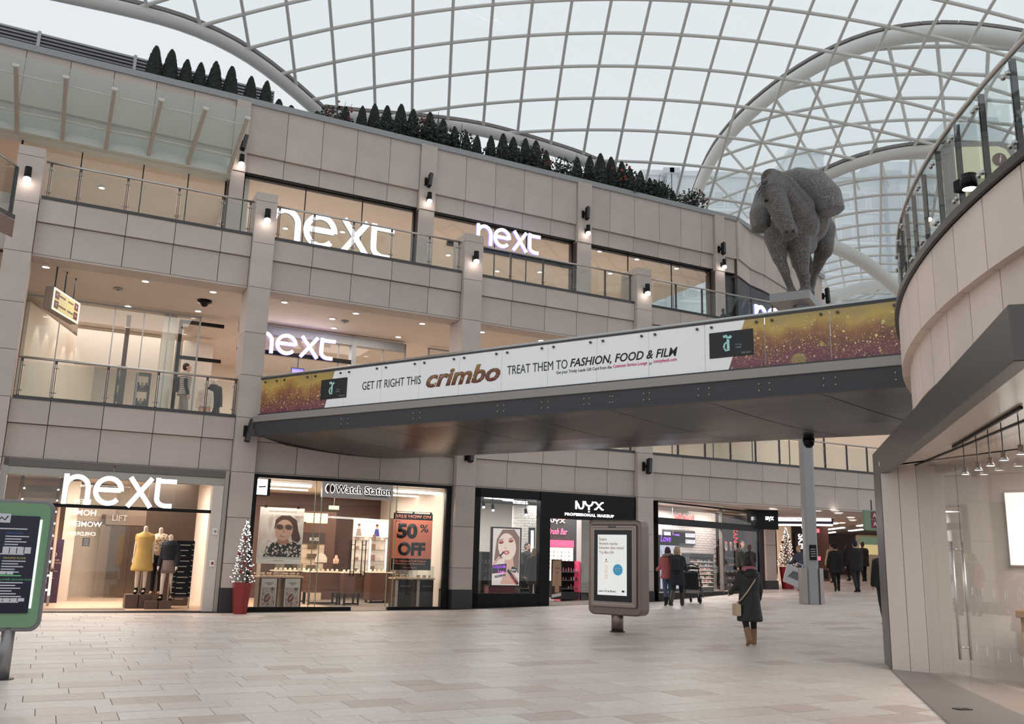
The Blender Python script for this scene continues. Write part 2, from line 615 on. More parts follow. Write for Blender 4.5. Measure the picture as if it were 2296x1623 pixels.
for a, b, js in BAYS:
    for zt, zs, zb in ((4.98, 4.4, 3.6), (9.96, 9.36, 8.55)):
        if zt > 9 and b > 20:
            b = 22.45; js = js[:-3]
        core.box(a, b, .1, .42, zb + .01, zt)
        for u0, u1 in zip(js, js[1:]):
            panel(u0, u1, zs, zt, 0, .12, wf)
            panel(u0, u1, zb, zs, .07, .19, wf)
core.box(-9, -5.75, .1, .42, 3.61, 4.98); core.box(-9, -5.75, .1, .42, 8.56, 9.96)
core.ob('backing', JOINT, wf)
for zt, zs, zb in ((4.98, 4.4, 3.6), (9.96, 9.36, 8.55)):
    for u0, u1 in ((-6.9, -5.75), (-8, -6.9)):
        panel(u0, u1, zs, zt, 0, .12, wf); panel(u0, u1, zb, zs, .07, .19, wf)
for a, b, js in BAYS:
    for zb in (3.6, 8.55):
        sb = MB().box(a, b, .08, .75, zb - .05, zb).ob('band_soffit', STONE, wf)

# ================================================================== UPPER SET-BACK WALL AND PARAPET
wb = struct('wall_back', A0, TH, None, None, 'set back stone upper wall with tall parapet panels')
PU = [-8.5, -7.35, -6.19, -5.02, -3.83, -2.63, -1.51, -.23]
BP = [(-.23, .23), (6.1, 6.7), (12.5, 13.13), (19.1, 19.6)]
runs = [PU, [.23, 1.45, 2.63, 3.81, 4.99, 6.1], [6.7, 7.87, 9.05, 10.23, 11.42, 12.5], [13.13, 14.01, 15.16, 16.35, 17.42, 18.47, 19.1], [19.6, 20.3]]
core = MB()
for js in runs:
    core.box(js[0], js[-1], 3.95, 4.3, 13.36, 15.75)
    for u0, u1 in zip(js, js[1:]):
        panel(u0, u1, 14.0, 15.7, 3.8, 3.97, wb)
        panel(u0, u1, 13.38, 14.0, 3.9, 4.0, wb)
    MB().box(js[0], js[-1], 3.88, 4.3, 13.33, 13.37).ob('window_head', BLACK, wb)
for a, b in BP:
    p = MB().box(a + .02, b - .02, 3.8, 4.4, 9.9, 15.72).ob('pilaster', JOINT, wb)
    panel(a, b, 13.3, 15.72, 3.7, 4.2, p, 'stone_block', .006)
    panel(a + .02, b, 9.9, 13.3, 3.74, 4.3, p, 'stone_block', .006)
core.ob('backing', JOINT, wb)
# curved end of the parapet
ends = [F(20.3, 3.8, 0)]
for px, py in ((1677, 508), (1708, 524), (1738, 545), (1768, 567), (1800, 590), (1838, 616)):
    p = atz(px, py, 15.95); ends.append(V((p.x, p.y, 0)))
for p, q in zip(ends, ends[1:]):
    t = (q - p).normalized(); n = V((-t.y, t.x, 0)); e = t * .01
    wparent(MB().poly([p + V((0, 0, 13.2)), q + V((0, 0, 13.2)), q + V((0, 0, 15.7)), p + V((0, 0, 15.7))], .3, n).ob('backing', JOINT), wb)
    for z0, z1, off in ((14.0, 15.68, -.1), (13.3, 13.98, -.03), (9.9, 13.28, .0)):
        o = MB().poly([p + e + n * off + V((0, 0, z0)), q - e + n * off + V((0, 0, z0)), q - e + n * off + V((0, 0, z1)), p + e + n * off + V((0, 0, z1))], .12, n).ob('stone_panel', STONE if z0 > 13 else mat('slate_cladding', lin(74, 74, 76), .6, grain=.45, gscale=5))
        wparent(o, wb)
# coping
path = [F(-9, 3.98, 15.77), F(20.3, 3.98, 15.77)] + [V((p.x, p.y, 15.77)) for p in ends[1:]]
cop = MB()
for p, q in zip(path, path[1:]):
    cop.bar(p, q, .52, .2)
o = cop.ob('trim_1', GREYP); o['kind'] = 'structure'; o['label'] = 'grey metal coping along the top of the parapet'
# gravel strip / roof behind parapet
struct('roof_terrace', A0, TH, MB().box(-10, 20, 4.2, 6.6, 15.0, 15.5).mesh('roof_terrace'), GREYP, 'roof strip behind the parapet')

# slate recess wall right of the last pilaster, second level
struct('wall_slate', A0, TH, MB().box(19.6, 20.4, 4.05, 4.3, 9.9, 13.4).mesh('wall_slate'), mat('slate_cladding', lin(74, 74, 76), .6, grain=.45, gscale=5), 'dark slate wall beside the last pilaster')

# ================================================================== CEILINGS AND INNER WALLS
def ceil(u0, u1, d0, d1, z, lb, mt=SOFF, name='ceiling'):
    return struct(name, A0, TH, MB().box(u0, u1, d0, d1, z, z + .08).mesh(name), mt, lb)
ceil(-9, 26, .4, 12, 8.56, 'first gallery ceiling with round downlights')
ceil(-9, 20, 3.95, 12, 13.4, 'upper shop ceiling')
ceil(-5.7, .3, .1, 9, 3.5, 'ceiling of the clothes shop entrance')
ceil(.5, 6.5, .1, 9, 3.5, 'ceiling of the watch shop')
ceil(6.7, 13, .1, 9, 3.5, 'black ceiling of the cosmetics shop', BLACK)
ceil(13.1, 60, .2, 40, 3.56, 'concourse ceiling with strip lights')
def wall(name, u0, u1, d0, d1, z0, z1, mt, lb):
    return struct(name, A0, TH, MB().box(u0, u1, d0, d1, z0, z1).mesh(name), mt, lb)
wall('wall_left', -5.6, -5.3, .2, 9, 0, 3.5, WARMW, 'left side wall of the clothes shop')
wall('wall_rear', -5.7, .3, 7.0, 7.2, 0, 3.5, WARMW, 'rear wall of the clothes shop entrance')
wall('wall_divider', .02, .5, .8, 9, 0, 3.5, PLAST, 'dividing wall between clothes and watch shops')
wall('wall_divider', 6.28, 6.75, .8, 9, 0, 3.5, PLAST, 'dividing wall between watch and cosmetics shops')
wall('wall_rear', .5, 6.4, 6.5, 6.7, 0, 3.5, mat('walnut_panelling', lin(92, 62, 52), .45, grain=.25, gscale=2), 'dark walnut rear wall of the watch shop')
wall('wall_rear', 6.7, 13.1, 6.0, 6.2, 0, 3.5, mat('white_brick_paint', lin(200, 196, 192), .6), 'white rear wall of the cosmetics shop')
wall('wall_rear', -9, 26, 11.8, 12, 4.9, 8.6, WARMW, 'rear wall of the first gallery shops')
wall('wall_rear', -9, 20, 10.5, 10.7, 9.9, 13.4, WARMW, 'rear wall of the upper shops')
wall('wall_left', -9.2, -9, .4, 12, 4.9, 13.4, WARMW, 'far left end wall of the galleries')
wall('wall_far', 13, 60, 22, 22.3, 0, 3.6, mat('concourse_brown', lin(112, 78, 66), .6, grain=.3, gscale=.8), 'brown far wall at the end of the concourse')
wall('wall_divider', .2, .5, 4.4, 10.5, 9.9, 13.4, PLAST, 'upper shop party wall near the second pilaster')
# roof slab over the upper shops so that daylight only enters through their glass
struct('roof_slab', A0, TH, MB().box(-9, 20, 4.0, 12, 13.5, 15.0).mesh('roof_slab'), GREYP, 'flat roof over the upper shops')
struct('wall_end', A0, TH, MB().box(25.8, 26, .4, 12, 4.6, 9.0).mesh('wall_end'), PLAST, 'far right end wall of the galleries')
# ================================================================== GLASS ROOFS (translational gridshells)
def shell(P0, q, sc_):
    al, sa, a1, a2, be, sb, b1, b2 = q
    P0 = V(P0)
    def S(i, j):
        return EYEV + sc_ * V((P0.x + i * sa * math.cos(al) + j * sb * math.cos(be), P0.y + i * sa * math.sin(al) + j * sb * math.sin(be),
                        P0.z + a1 * i + a2 * i * i + b1 * j + b2 * j * j))
    return S
S1_ = shell((1.766, 18.146, 10.726), (0.0117, 0.8267, 0.0337, -0.0136, 1.6555, 0.7148, -0.3844, -0.0152), 1.74)
S2_ = shell((8.519, 18.263, 10.191), (-0.4283, -0.8294, 0.1229, -0.0301, 1.0893, 1.5875, 0.2367, -0.0127), 2.28)
S3_ = shell((8.138, 18.785, 7.747), (-0.8024, 0.5566, -0.107, -0.0253, 1.1829, 1.052, 0.0675, 0.0032), 2.32)
S1 = lambda i, j: S1_(i - 10, j - 3)
S2 = lambda i, j: S2_(i - 2, j - 3)
S3 = lambda i, j: S3_(i - 2, j - 4)
B1 = [(-6, -4.9), (-4, -3.4), (-2.6, -2.1), (-1.27, -1.03), (-.39, -.33), (.27, .32), (1, 1.13), (1.75, 2.21), (2.36, 3.1), (2.63, 3.43), (3.04, 3.59), (4.08, 3.95), (5.14, 4.24), (6.01, 4.48), (6.93, 4.75), (7.98, 5.15),
      (9.01, 5.55), (9.9, 5.85), (10.83, 6.28), (11.93, 6.83), (13, 7.35), (14, 7.75), (15.0, 7.95), (16.07, 6.74), (17.01, 5.57), (17.72, 5.02), (18.63, 4.4), (19.79, 3.93), (20.8, 3.65), (21.6, 3.47), (24, 3.2), (27, 3.1)]
def bnd(tab, x):
    for (a, ha), (b, hb) in zip(tab, tab[1:]):
        if a <= x <= b:
            return ha + (hb - ha) * (x - a) / (b - a)
    return tab[0][1] if x < tab[0][0] else tab[-1][1]

def clip(poly, f):
    out = []
    for k in range(len(poly)):
        p, q = poly[k], poly[(k + 1) % len(poly)]
        fp, fq = f(p), f(q)
        if fp >= 0:
            out.append(p)
        if (fp >= 0) != (fq >= 0):
            t = fp / (fp - fq); out.append((p[0] + (q[0] - p[0]) * t, p[1] + (q[1] - p[1]) * t))
    return out

def gridshell(name, label, S, i0, i1, j0, j1, inside, rad, tint_mt, flip=1):
    root = struct(name, label=label)
    npane = 0; rest = MB()
    for i in range(i0, i1):
        for j in range(j0, j1):
            pl = clip([(i, j), (i + 1, j), (i + 1, j + 1), (i, j + 1)], inside)
            if len(pl) < 3:
                continue
            pts = [S(*p) + V((0, 0, rad * 1.2)) for p in pl]
            if npane < 290:
                MB().add(pts, [tuple(range(len(pts)))]).ob('roof_pane', tint_mt, root)
                npane += 1
            else:
                rest.add(pts, [tuple(range(len(pts)))])
    if rest.v:
        rest.ob('roof_panes', tint_mt, root)['kind'] = 'stuff'
    for fam in (0, 1):
        for a in range(i0 if fam == 0 else j0, (i1 if fam == 0 else j1) + 1):
            seg = []; segs = []
            lo, hi = (j0, j1) if fam == 0 else (i0, i1)
            n = (hi - lo) * 4
            prev = None
            for k in range(n + 1):
                b = lo + (hi - lo) * k / n
                p = (a, b) if fam == 0 else (b, a)
                f = inside(p)
                if f >= 0:
                    if prev and prev[1] < 0:
                        t = prev[1] / (prev[1] - f); seg.append((prev[0][0] + (p[0] - prev[0][0]) * t, prev[0][1] + (p[1] - prev[0][1]) * t))
                    seg.append(p)
                elif seg:
                    t = prev[1] / (prev[1] - f); seg.append((prev[0][0] + (p[0] - prev[0][0]) * t, prev[0][1] + (p[1] - prev[0][1]) * t))
                    segs.append(seg); seg = []
                prev = (p, f)
            if len(seg) > 1:
                segs.append(seg)
            for sg in segs:
                if len(sg) < 2:
                    continue
                pts = [S(*p) for p in sg]
                if (pts[0] - pts[-1]).length > .3:
                    MB().tube(pts, rad if fam == 0 else rad * 1.12, 8).ob('glazing_rib' if fam == 0 else 'purlin', WHITEP, root, True)
    return root

def in1(p):
    return bnd(B1, p[0]) - p[1]
roof1 = gridshell('ceiling', 'near glass gridshell roof over the mall', S1, -4, 25, -13, 8, in1, .06, GLASSR)
def seam(tab, S, off=(0, 0, -.12), step=.35):
    pts = []
    x = tab[0][0]
    while x <= tab[-1][0]:
        pts.append(S(x, bnd(tab, x)) + V(off)); x += step
    # light smoothing
    for _ in range(3):
        pts = [pts[0]] + [(pts[k - 1] + pts[k] * 2 + pts[k + 1]) / 4 for k in range(1, len(pts) - 1)] + [pts[-1]]
    return pts
def edge_tube(tab, S, r, parent, off=(0, 0, -.12)):
    pts = seam(tab, S, off)
    MB().tube(pts, r, 14).ob('arch_tube', WHITEP, parent, True)
    gut = MB()
    for p, q in zip(pts, pts[1:]):
        gut.bar(p + V((0, .1, r + .1)), q + V((0, .1, r + .1)), r * 1.5, .12)
    gut.ob('edge_gutter', mat('roof_gutter', lin(128, 122, 118), .6), parent)
edge_tube([t for t in B1 if t[0] <= 2.4] + [(2.7, 3.6), (3.2, 4.4), (3.7, 5.2)], S1, .23, roof1)
edge_tube([t for t in B1 if 2.6 < t[0] < 14], S1, .23, roof1)
edge_tube([t for t in B1 if t[0] >= 15.9], S1, .23, roof1)

B2 = [(-4, 1.2), (-1.2, .75), (.15, .5), (.98, .42), (2.25, .6), (3.42, 1.1), (4.56, 1.73), (5.62, 2.38), (6.5, 3.0), (7.36, 3.68), (8.6, 5.05), (9.5, 6.2)]
def in2(p):
    return min(p[1] - bnd(B2, p[0]), 7.6 - p[1])
roof2 = gridshell('ceiling', 'second glass roof shell seen through the first', S2, -4, 9, 0, 8, in2, .085, glass('roof_glass_far', (.93, .965, .965), .5))
edge_tube([t for t in B2], S2, .34, roof2)
B3 = [(-3, 3.0), (-.87, 2.4), (.25, 1.55), (1.28, 1.03), (2.5, .71), (3.2, .65), (4.28, .52), (6, .6), (8, .8)]
def in3(p):
    return min(p[1] - bnd(B3, p[0]), 12 - p[1])
roof3 = gridshell('ceiling', 'third glass vault falling away behind the statue', S3, -3, 8, 0, 12, in3, .068, glass('roof_glass_far', (.93, .965, .965), .5))
# big props and low arch under the third vault
def pxtube(pts, y0, y1, r, nm, parent):
    n = len(pts)
    P = [aty(a, b, y0 + (y1 - y0) * k / (n - 1)) for k, (a, b) in enumerate(pts)]
    MB().tube(P, r, 14).ob(nm, WHITEP, parent, True)
pxtube([(1800, 530), (1835, 540), (1868, 553), (1900, 566), (1940, 589), (1980, 620), (2010, 646), (2050, 682)], 42, 45, .35, 'arch_tube', roof3)
pxtube([(1850, 682), (1870, 667), (1900, 654), (1935, 644), (1980, 636), (2045, 632), (2100, 634)], 47, 52, .32, 'arch_tube', roof3)
low = struct('ceiling', label='low grey glazed roof below the far arch')
pts = [aty(1845, 700, 50), aty(2060, 700, 54), aty(2060, 640, 58), aty(1990, 640, 58), aty(1900, 660, 56), aty(1860, 676, 52)]
MB().add(pts, [tuple(range(6))]).ob('roof_pane', glass('low_roof_glass', (.62, .70, .69), .6), low)
for a, b in (((1862, 690), (1990, 642)), ((1905, 690), (1990, 645)), ((1955, 690), (2030, 645)), ((1870, 672), (2040, 676)), ((1900, 655), (2040, 660))):
    MB().tube([aty(*a, 50), aty(*b, 55)], .09, 6).ob('glazing_rib', WHITEP, low)
# ================================================================== FOOTBRIDGE
BA = R(-33.9)
BO = V((-6.39, 22.77, 0))
BX = V((math.cos(BA), math.sin(BA), 0))
def bs(px, py):
    p = atpl(px, py, BO, BA)
    return (p - BO) @ BX, p.z
BL = 16.0
bridge = thing('footbridge', 'long sloping-looking footbridge with printed glass sides crossing the mall', 'footbridge', BO, BA)
SOFM = mat('bridge_soffit_metal', lin(74, 68, 66), .3, .75, grain=.15, gscale=1.5)
STRIP = mat('bridge_edge_strip', lin(150, 144, 140), .45, .3)
BFAS = mat('bridge_fascia', lin(62, 61, 65), .45, .2)
MB().box(-.3, BL, .02, 4.1, 4.7, 4.97).ob('deck', CHAR, bridge)
MB().box(-.25, BL, -.06, .05, 4.83, 5.0).ob('edge_strip', STRIP, bridge, bevel=.01)
MB().box(-.2, BL, -.02, .06, 4.49, 4.83).ob('fascia', BFAS, bridge)
MB().box(-.2, BL, -.07, .02, 4.47, 4.5).ob('fascia_flange', BFAS, bridge)
prof = [(0, 4.48), (.35, 4.44), (.72, 4.385), (1.1, 4.33), (1.45, 4.285), (2.0, 4.225), (2.6, 4.19), (3.3, 4.18), (3.6, 4.2), (3.95, 4.4), (4.1, 4.8)]
nseg = 8
for k in range(nseg):
    s0, s1 = -.2 + (BL + .2) * k / nseg, -.2 + (BL + .2) * (k + 1) / nseg
    sk = .5
    for (r0, r1) in ((0, 5), (5, len(prof) - 1)):
        vs = []; fs = []
        pr = prof[r0:r1 + 1]
        for (y, z) in pr:
            vs += [(s0 + .012 + sk * y, y, z), (s1 - .012 + sk * y, y, z)]
        n = len(pr)
        vs = [(min(max(x, -.2), BL), y, z) for x, y, z in vs]
        vs += [(x, y, z + .05) for x, y, z in vs]
        for i in range(n - 1):
            fs.append((2 * i, 2 * i + 1, 2 * i + 3, 2 * i + 2))
            fs.append((2 * n + 2 * i + 2, 2 * n + 2 * i + 3, 2 * n + 2 * i + 1, 2 * n + 2 * i))
        MB().add(vs, fs).ob('soffit_panel', SOFM, bridge)
MB().add([(-.2, y, z + .03) for y, z in prof] + [(BL, y, z + .03) for y, z in prof], [(i, i + 1, len(prof) + i + 1, len(prof) + i) for i in range(len(prof) - 1)]).ob('hull_liner', BLACK, bridge)
# bolts
bm_ = MB()
for px in (770, 785, 930, 945, 1118, 1132, 1217, 1231, 1311, 1323, 1370, 1376, 1445, 1458, 1568, 1592, 1704, 1728, 1850, 1877, 2013, 2035):
    s, z = bs(px, 900)
    for zz in (4.6, 4.72):
        bm_.ball((s, -.03, zz), .016, 6, 4)
o = bm_.ob('bolts', mat('bolt_zinc', lin(190, 182, 178), .4, .6), bridge); o['kind'] = 'stuff'

# printed glass side panels
def glitter(N, L, co):
    sep = N('ShaderNodeSeparateXYZ'); L(co, sep.inputs[0])
    h = N('ShaderNodeMapRange'); L(sep.outputs[2], h.inputs[0]); h.inputs[1].default_value = 5.03; h.inputs[2].default_value = 5.93
    nz = N('ShaderNodeTexNoise'); nz.inputs['Scale'].default_value = 1.6; nz.inputs['Detail'].default_value = 3
    L(co, nz.inputs['Vector'])
    t = math_(N, L, 'ADD', h.outputs[0], math_(N, L, 'MULTIPLY', math_(N, L, 'SUBTRACT', nz.outputs[0], .5), .8))
    base = ramp(N, L, t, [(0.0, lin(112, 58, 78)), (.16, lin(132, 74, 84)), (.36, lin(128, 82, 64)), (.6, lin(168, 118, 72)), (.8, lin(212, 178, 92)), (1, lin(190, 166, 100))])
    big = N('ShaderNodeTexNoise'); big.inputs['Scale'].default_value = .9; L(co, big.inputs['Vector'])
    base = mixc(N, L, math_(N, L, 'MULTIPLY', big.outputs[0], .45), base, lin(96, 66, 66))
    for sc_, rad, keep, band, col, dens in ((2.4, .3, .62, .3, lin(190, 188, 96), .55), (5, .16, .5, .75, lin(226, 220, 140), .9), (8, .17, .25, .42, lin(255, 222, 130), 1.0), (15, .2, .25, .36, lin(255, 242, 200), 1.0), (30, .26, .3, .32, lin(250, 200, 110), .9), (60, .3, .45, .3, lin(255, 220, 150), .8)):
        mp = N('ShaderNodeMapping'); mp.inputs['Scale'].default_value = (1, .001, 1); mp.inputs['Location'].default_value = (sc_ * .37, 0, sc_ * .21); L(co, mp.inputs[0])
        vo = N('ShaderNodeTexVoronoi'); vo.inputs['Scale'].default_value = sc_; L(mp.outputs[0], vo.inputs['Vector'])
        cs = N('ShaderNodeSeparateColor'); L(vo.outputs['Color'], cs.inputs[0])
        pick = math_(N, L, 'GREATER_THAN', cs.outputs[0], keep)
        rr = math_(N, L, 'MULTIPLY', math_(N, L, 'ADD', cs.outputs[1], .35), rad)
        core = math_(N, L, 'SUBTRACT', 1.0, math_(N, L, 'DIVIDE', vo.outputs['Distance'], rr))
        core = math_(N, L, 'MINIMUM', math_(N, L, 'MULTIPLY', math_(N, L, 'MAXIMUM', core, 0.0), 3.0 if sc_ > 4 else 6.0), 1.0)
        cl = math_(N, L, 'SUBTRACT', 1.05, math_(N, L, 'MULTIPLY', math_(N, L, 'ABSOLUTE', math_(N, L, 'SUBTRACT', h.outputs[0], band)), 1.7))
        f = math_(N, L, 'MULTIPLY', math_(N, L, 'MULTIPLY', core, pick), math_(N, L, 'MAXIMUM', cl, 0.0))
        base = mixc(N, L, math_(N, L, 'MINIMUM', math_(N, L, 'MULTIPLY', f, dens), 1.0), base, col)
    return base
sWL, zz = bs(752, 830); sWL2, zz = bs(728, 912)
sWR, zz = bs(1671, 728); sWR2, zz = bs(1634, 828)
def banner(N, L, co):
    g = glitter(N, L, co)
    sep = N('ShaderNodeSeparateXYZ'); L(co, sep.inputs[0])
    sl1 = math_(N, L, 'ADD', sep.outputs[0], math_(N, L, 'MULTIPLY', math_(N, L, 'SUBTRACT', sep.outputs[2], 5.03), -(sWL - sWL2) / .9))
    sl2 = math_(N, L, 'ADD', sep.outputs[0], math_(N, L, 'MULTIPLY', math_(N, L, 'SUBTRACT', sep.outputs[2], 5.03), -(sWR - sWR2) / .9))
    w = math_(N, L, 'MULTIPLY', math_(N, L, 'GREATER_THAN', sl1, sWL2), math_(N, L, 'LESS_THAN', sl2, sWR2))
    return mixc(N, L, w, g, lin(250, 250, 250))
BAN = nodemat('printed_banner', banner, .22)
js = [-.05] + [bs(x, 860 - (x - 640) * .09)[0] for x in (630, 699, 774, 856, 941.5, 1030, 1126, 1229, 1339, 1455, 1581, 1715.6, 1862)] + [bs(2030, 740)[0]]
for a, b in zip(js, js[1:]):
    MB().box(a + .006, b - .006, -.012, .012, 5.03, 5.93).ob('banner_panel', BAN, bridge, bevel=.002)
    for s in (a + .14, b - .14):
        MB().tube([(s, -.045, 5.85), (s, .06, 5.85)], .025, 10).ob('glass_clamp', STEELD, bridge)
MB().tube([(-.1, 0, 5.985), (BL, 0, 5.985)], .03, 10).ob('handrail', mat('rail_steel', lin(176, 178, 178), .25, .8), bridge, True)
MB().box(-.1, BL, -.02, .02, 5.925, 5.96).ob('rail_channel', CHAR, bridge)
MB().box(-.1, BL, -.02, .03, 4.99, 5.035).ob('base_channel', STEELD, bridge)
for k in range(14):
    s = .1 + k * 1.15
    MB().box(s, s + 1.1, 4.0, 4.02, 5.03, 5.93).ob('far_glass', GLASSB, bridge)
MB().tube([(-.1, 4.0, 5.985), (BL, 4.0, 5.985)], .03, 8).ob('far_handrail', STEEL, bridge, True)
# print on the glass
INK = mat('black_ink', lin(28, 26, 28), .4)
PINK = mat('magenta_ink', lin(226, 22, 128), .4)
def btext(t, x0, y0, x1, y1, mt, cap=None, bold=0.0, shear=0.0, nm='banner_lettering'):
    s0, z0 = bs(x0, y0); s1, z1 = bs(x1, y1)
    o = obj(nm, text_mesh(t, s1 - s0, cap, .003, bold, shear), mt, bridge)
    o.location = (s0, -.0135, (z0 + z1) / 2)
btext('GET IT RIGHT THIS', 813, 873, 944, 863, INK, .195, .0)
CRM = nodemat('glitter_lettering', lambda N, L, co: mixc(N, L, .25, glitter(N, L, co), lin(96, 52, 40)), .4)
def crim():
    o = obj('banner_lettering', text_mesh('crimbo', bs(1122, 860)[0] - bs(956, 868)[0], .41, .004, .035, .28), CRM, bridge)
    o.location = (bs(956, 868)[0], -.0135, bs(1000, 866)[1] )
    for v in o.data.vertices:  # keep the glitter print in bridge coordinates
        v.co += V(o.location)
    o.location = (0, 0, 0)
crim()
btext('TREAT THEM TO', 1138, 838, 1273, 829, INK, .19)
btext('FASHION, FOOD & FILM', 1279, 824, 1520, 804, INK, .2, .016, .25)
btext('Get your Trinity Leeds Gift Card from the', 1248, 841, 1372, 829, INK, .085, .004)
btext('Customer Service Lounge', 1375, 827, 1452, 820, PINK, .085, .01, .2)
btext('or', 1456, 819, 1463, 818, INK, .05, .0)
btext('trinityleeds.com', 1466, 817, 1518, 811, PINK, .085, .01, .2)
# the two black gift cards in the print
def holo(N, L, co):
    nz = N('ShaderNodeTexNoise'); nz.inputs['Scale'].default_value = 14; L(co, nz.inputs['Vector'])
    return ramp(N, L, nz.outputs[0], [(.3, lin(60, 190, 180)), (.45, lin(226, 240, 235)), (.55, lin(110, 215, 205)), (.7, lin(240, 220, 220))])
HOLO = nodemat('holographic_print', holo, .3)
for (x0, x1, yb, yt) in ((719, 777, 897, 853), (1592, 1691, 805, 748)):
    s0, zb = bs(x0, yb); s1, z_ = bs(x1, yb); s_, zt = bs(x0, yt)
    w, h = s1 - s0, zt - zb
    cardo = MB().box(s0, s1, -.022, -.0135, zb, zt).ob('gift_card_print', mat('card_black', lin(12, 11, 16), .35), bridge, bevel=.004)
    tm = MB()
    cx, cz = s0 + w * .42, zb + h * .52
    u = h
    for pts, ww in (([(cx - .16 * u, cz + .27 * u), (cx - .05 * u, cz + .3 * u), (cx + .04 * u, cz + .2 * u), (cx + .16 * u, cz + .28 * u)], .11 * u), ([(cx + .03 * u, cz + .2 * u), (cx + .03 * u, cz - .2 * u)], .1 * u),
                    ([(cx - .02 * u, cz + .05 * u), (cx - .11 * u, cz), (cx - .14 * u, cz - .14 * u), (cx - .07 * u, cz - .27 * u), (cx + .08 * u, cz - .24 * u)], .07 * u)):
        stroke(tm, pts, ww, -.027, -.022)
    tm.ob('emblem', HOLO, bridge)
    for t, sx, sz, tw in (('Trinity', .6, .4, .15), ('Leeds', .6, .31, .13), ('Gift Card', .73, .08, .21)):
        o = obj('card_lettering', text_mesh(t, w * tw, h * .075, .002), mat('card_grey_ink', lin(150, 160, 165), .5), bridge)
        o.location = (s0 + w * sx, -.0225, zb + h * sz)
# camera dome hanging under the bridge
p = aty(1813, 983, 18.2)
t = thing('dome_camera', 'black dome camera hanging under the footbridge above the grey column', 'camera', p)
MB().lathe([(.001, 0), (.1, 0), (.1, .12), (.03, .14), (.03, .2)], 14).ob('mount', BLACK, t)
MB().lathe([(.001, -.2), (.06, -.185), (.1, -.13), (.12, -.05), (.115, 0)], 16).ob('dome', BLACKG, t, True)

# ================================================================== DRUM (curved right wall) WITH BALUSTRADE
DC, DR = V((18.2, 6.45, 0)), 14.0
def dp(a, r=DR, z=0.0):
    return DC + V((math.cos(a) * r, math.sin(a) * r, z))
def dray(px, py, r=DR):
    'pixel ray onto the drum'
    d = ray(px, py)
    o = EYEV - DC
    A = d.x ** 2 + d.y ** 2; B = 2 * (o.x * d.x + o.y * d.y); Cc = o.x ** 2 + o.y ** 2 - r * r
    t = (-B - math.sqrt(max(0, B * B - 4 * A * Cc))) / (2 * A)
    p = EYEV + d * t
    return math.atan2(p.y - DC.y, p.x - DC.x), p.z
wr = struct('wall_right', label='curved pale stone balcony wall on the right')
STONEL = mat('pale_stone_cladding', lin(222, 204, 192), .7, vary=.04, grain=.12, gscale=1.5, bump=.1, bscale=30)
def dseg(a0, a1, r0, r1, z0, z1, n=3):
    vs = []; fs = []
    for k in range(n + 1):
        a = a0 + (a1 - a0) * k / n
        vs += [dp(a, r0, z0), dp(a, r1, z0), dp(a, r1, z1), dp(a, r0, z1)]
    for k in range(n):
        b = 4 * k
        fs += [(b + j, b + 4 + j, b + 4 + (j + 1) % 4, b + (j + 1) % 4) for j in range(4)]
    fs += [(0, 1, 2, 3), (4 * n + 3, 4 * n + 2, 4 * n + 1, 4 * n)]
    return MB().add(vs, fs)
zs_d = dray(2150, 655)[1]
jt = [dray(x, y)[0] for x, y in ((2296, 450), (2245, 520), (2190, 560), (2135, 560), (2075, 640), (2038, 720))]
stp = (jt[-1] - jt[0]) / 5
aj = [jt[0] - stp * k for k in range(6, -13, -1)]
aj = sorted(a for a in aj if 2.25 < a < 3.75)
for a0, a1 in zip(aj, aj[1:]):
    dseg(a0 + .0006, a1 - .0006, DR, DR - .12, zs_d, 4.96).ob('stone_panel', STONEL, wr)
    dseg(a0 + .0006, a1 - .0006, DR - .1, DR - .22, 3.62, zs_d).ob('stone_panel', STONEL, wr)
dseg(aj[0], aj[-1], DR - .14, DR - .5, 3.58, 4.96, 40).ob('backing', JOINT, wr)
dseg(aj[0], aj[-1], DR - .13, DR - 6, 3.56, 3.62, 40).ob('drum_soffit', STONEL, wr)
struct('floor_upper', me=dseg(aj[0], aj[-1], DR - .3, DR - 7, 4.7, 4.94, 40).mesh('floor_upper'), mt=CHAR, label='right balcony floor slab')
db = thing('glass_balustrade', 'curved glass balustrade along the right hand balcony', 'balustrade', (0, 0, 0), 0, 'glass balustrades')
dseg(aj[0], aj[-1], DR + .05, DR - .12, 4.97, 5.05, 60).ob('base_channel', STEELD, db)
pa = [dray(x, y, DR - .05)[0] for x, y in ((2275, 300), (2222, 380), (2170, 450), (2112, 520), (2075, 560), (2053, 600))]
st2 = (pa[0] - pa[4]) / 4
pk = [pa[0] - st2 * k for k in range(-4, 14)]
pk = sorted(a for a in pk if 2.25 < a < 3.75)
for k, a in enumerate(pk):
    e1, e2 = dp(a, DR - .05), dp(a, DR - .13)
    n = (e2 - e1).normalized()
    pm = MB()
    for w in (-.016, .016):
        tt = V((-n.y, n.x, 0)) * w
        pm.obox((e1 + e2) / 2 + tt + V((0, 0, 5.5)), n * .022, V((-n.y, n.x, 0)).normalized() * .007, V((0, 0, .5)))
    pm.ob('post', STEELD, db)
for a0, a1 in zip(pk, pk[1:]):
    d = (a1 - a0) * .04
    dseg(a0 + d, a1 - d, DR - .03, DR - .045, 5.08, 5.98, 2).ob('glass_panel', GLASSB, db)
    for aa in (a0 + d * 1.6, a1 - d * 1.6):
        for z in (5.2, 5.85):
            MB().ball(dp(aa, DR - .02, z), .025, 8, 5).ob('glass_clamp', STEEL, db, True)
MB().tube([dp(aj[0] + (aj[-1] - aj[0]) * k / 80, DR - .05, 6.02) for k in range(81)], .028, 8).ob('handrail', STEEL, db, True)
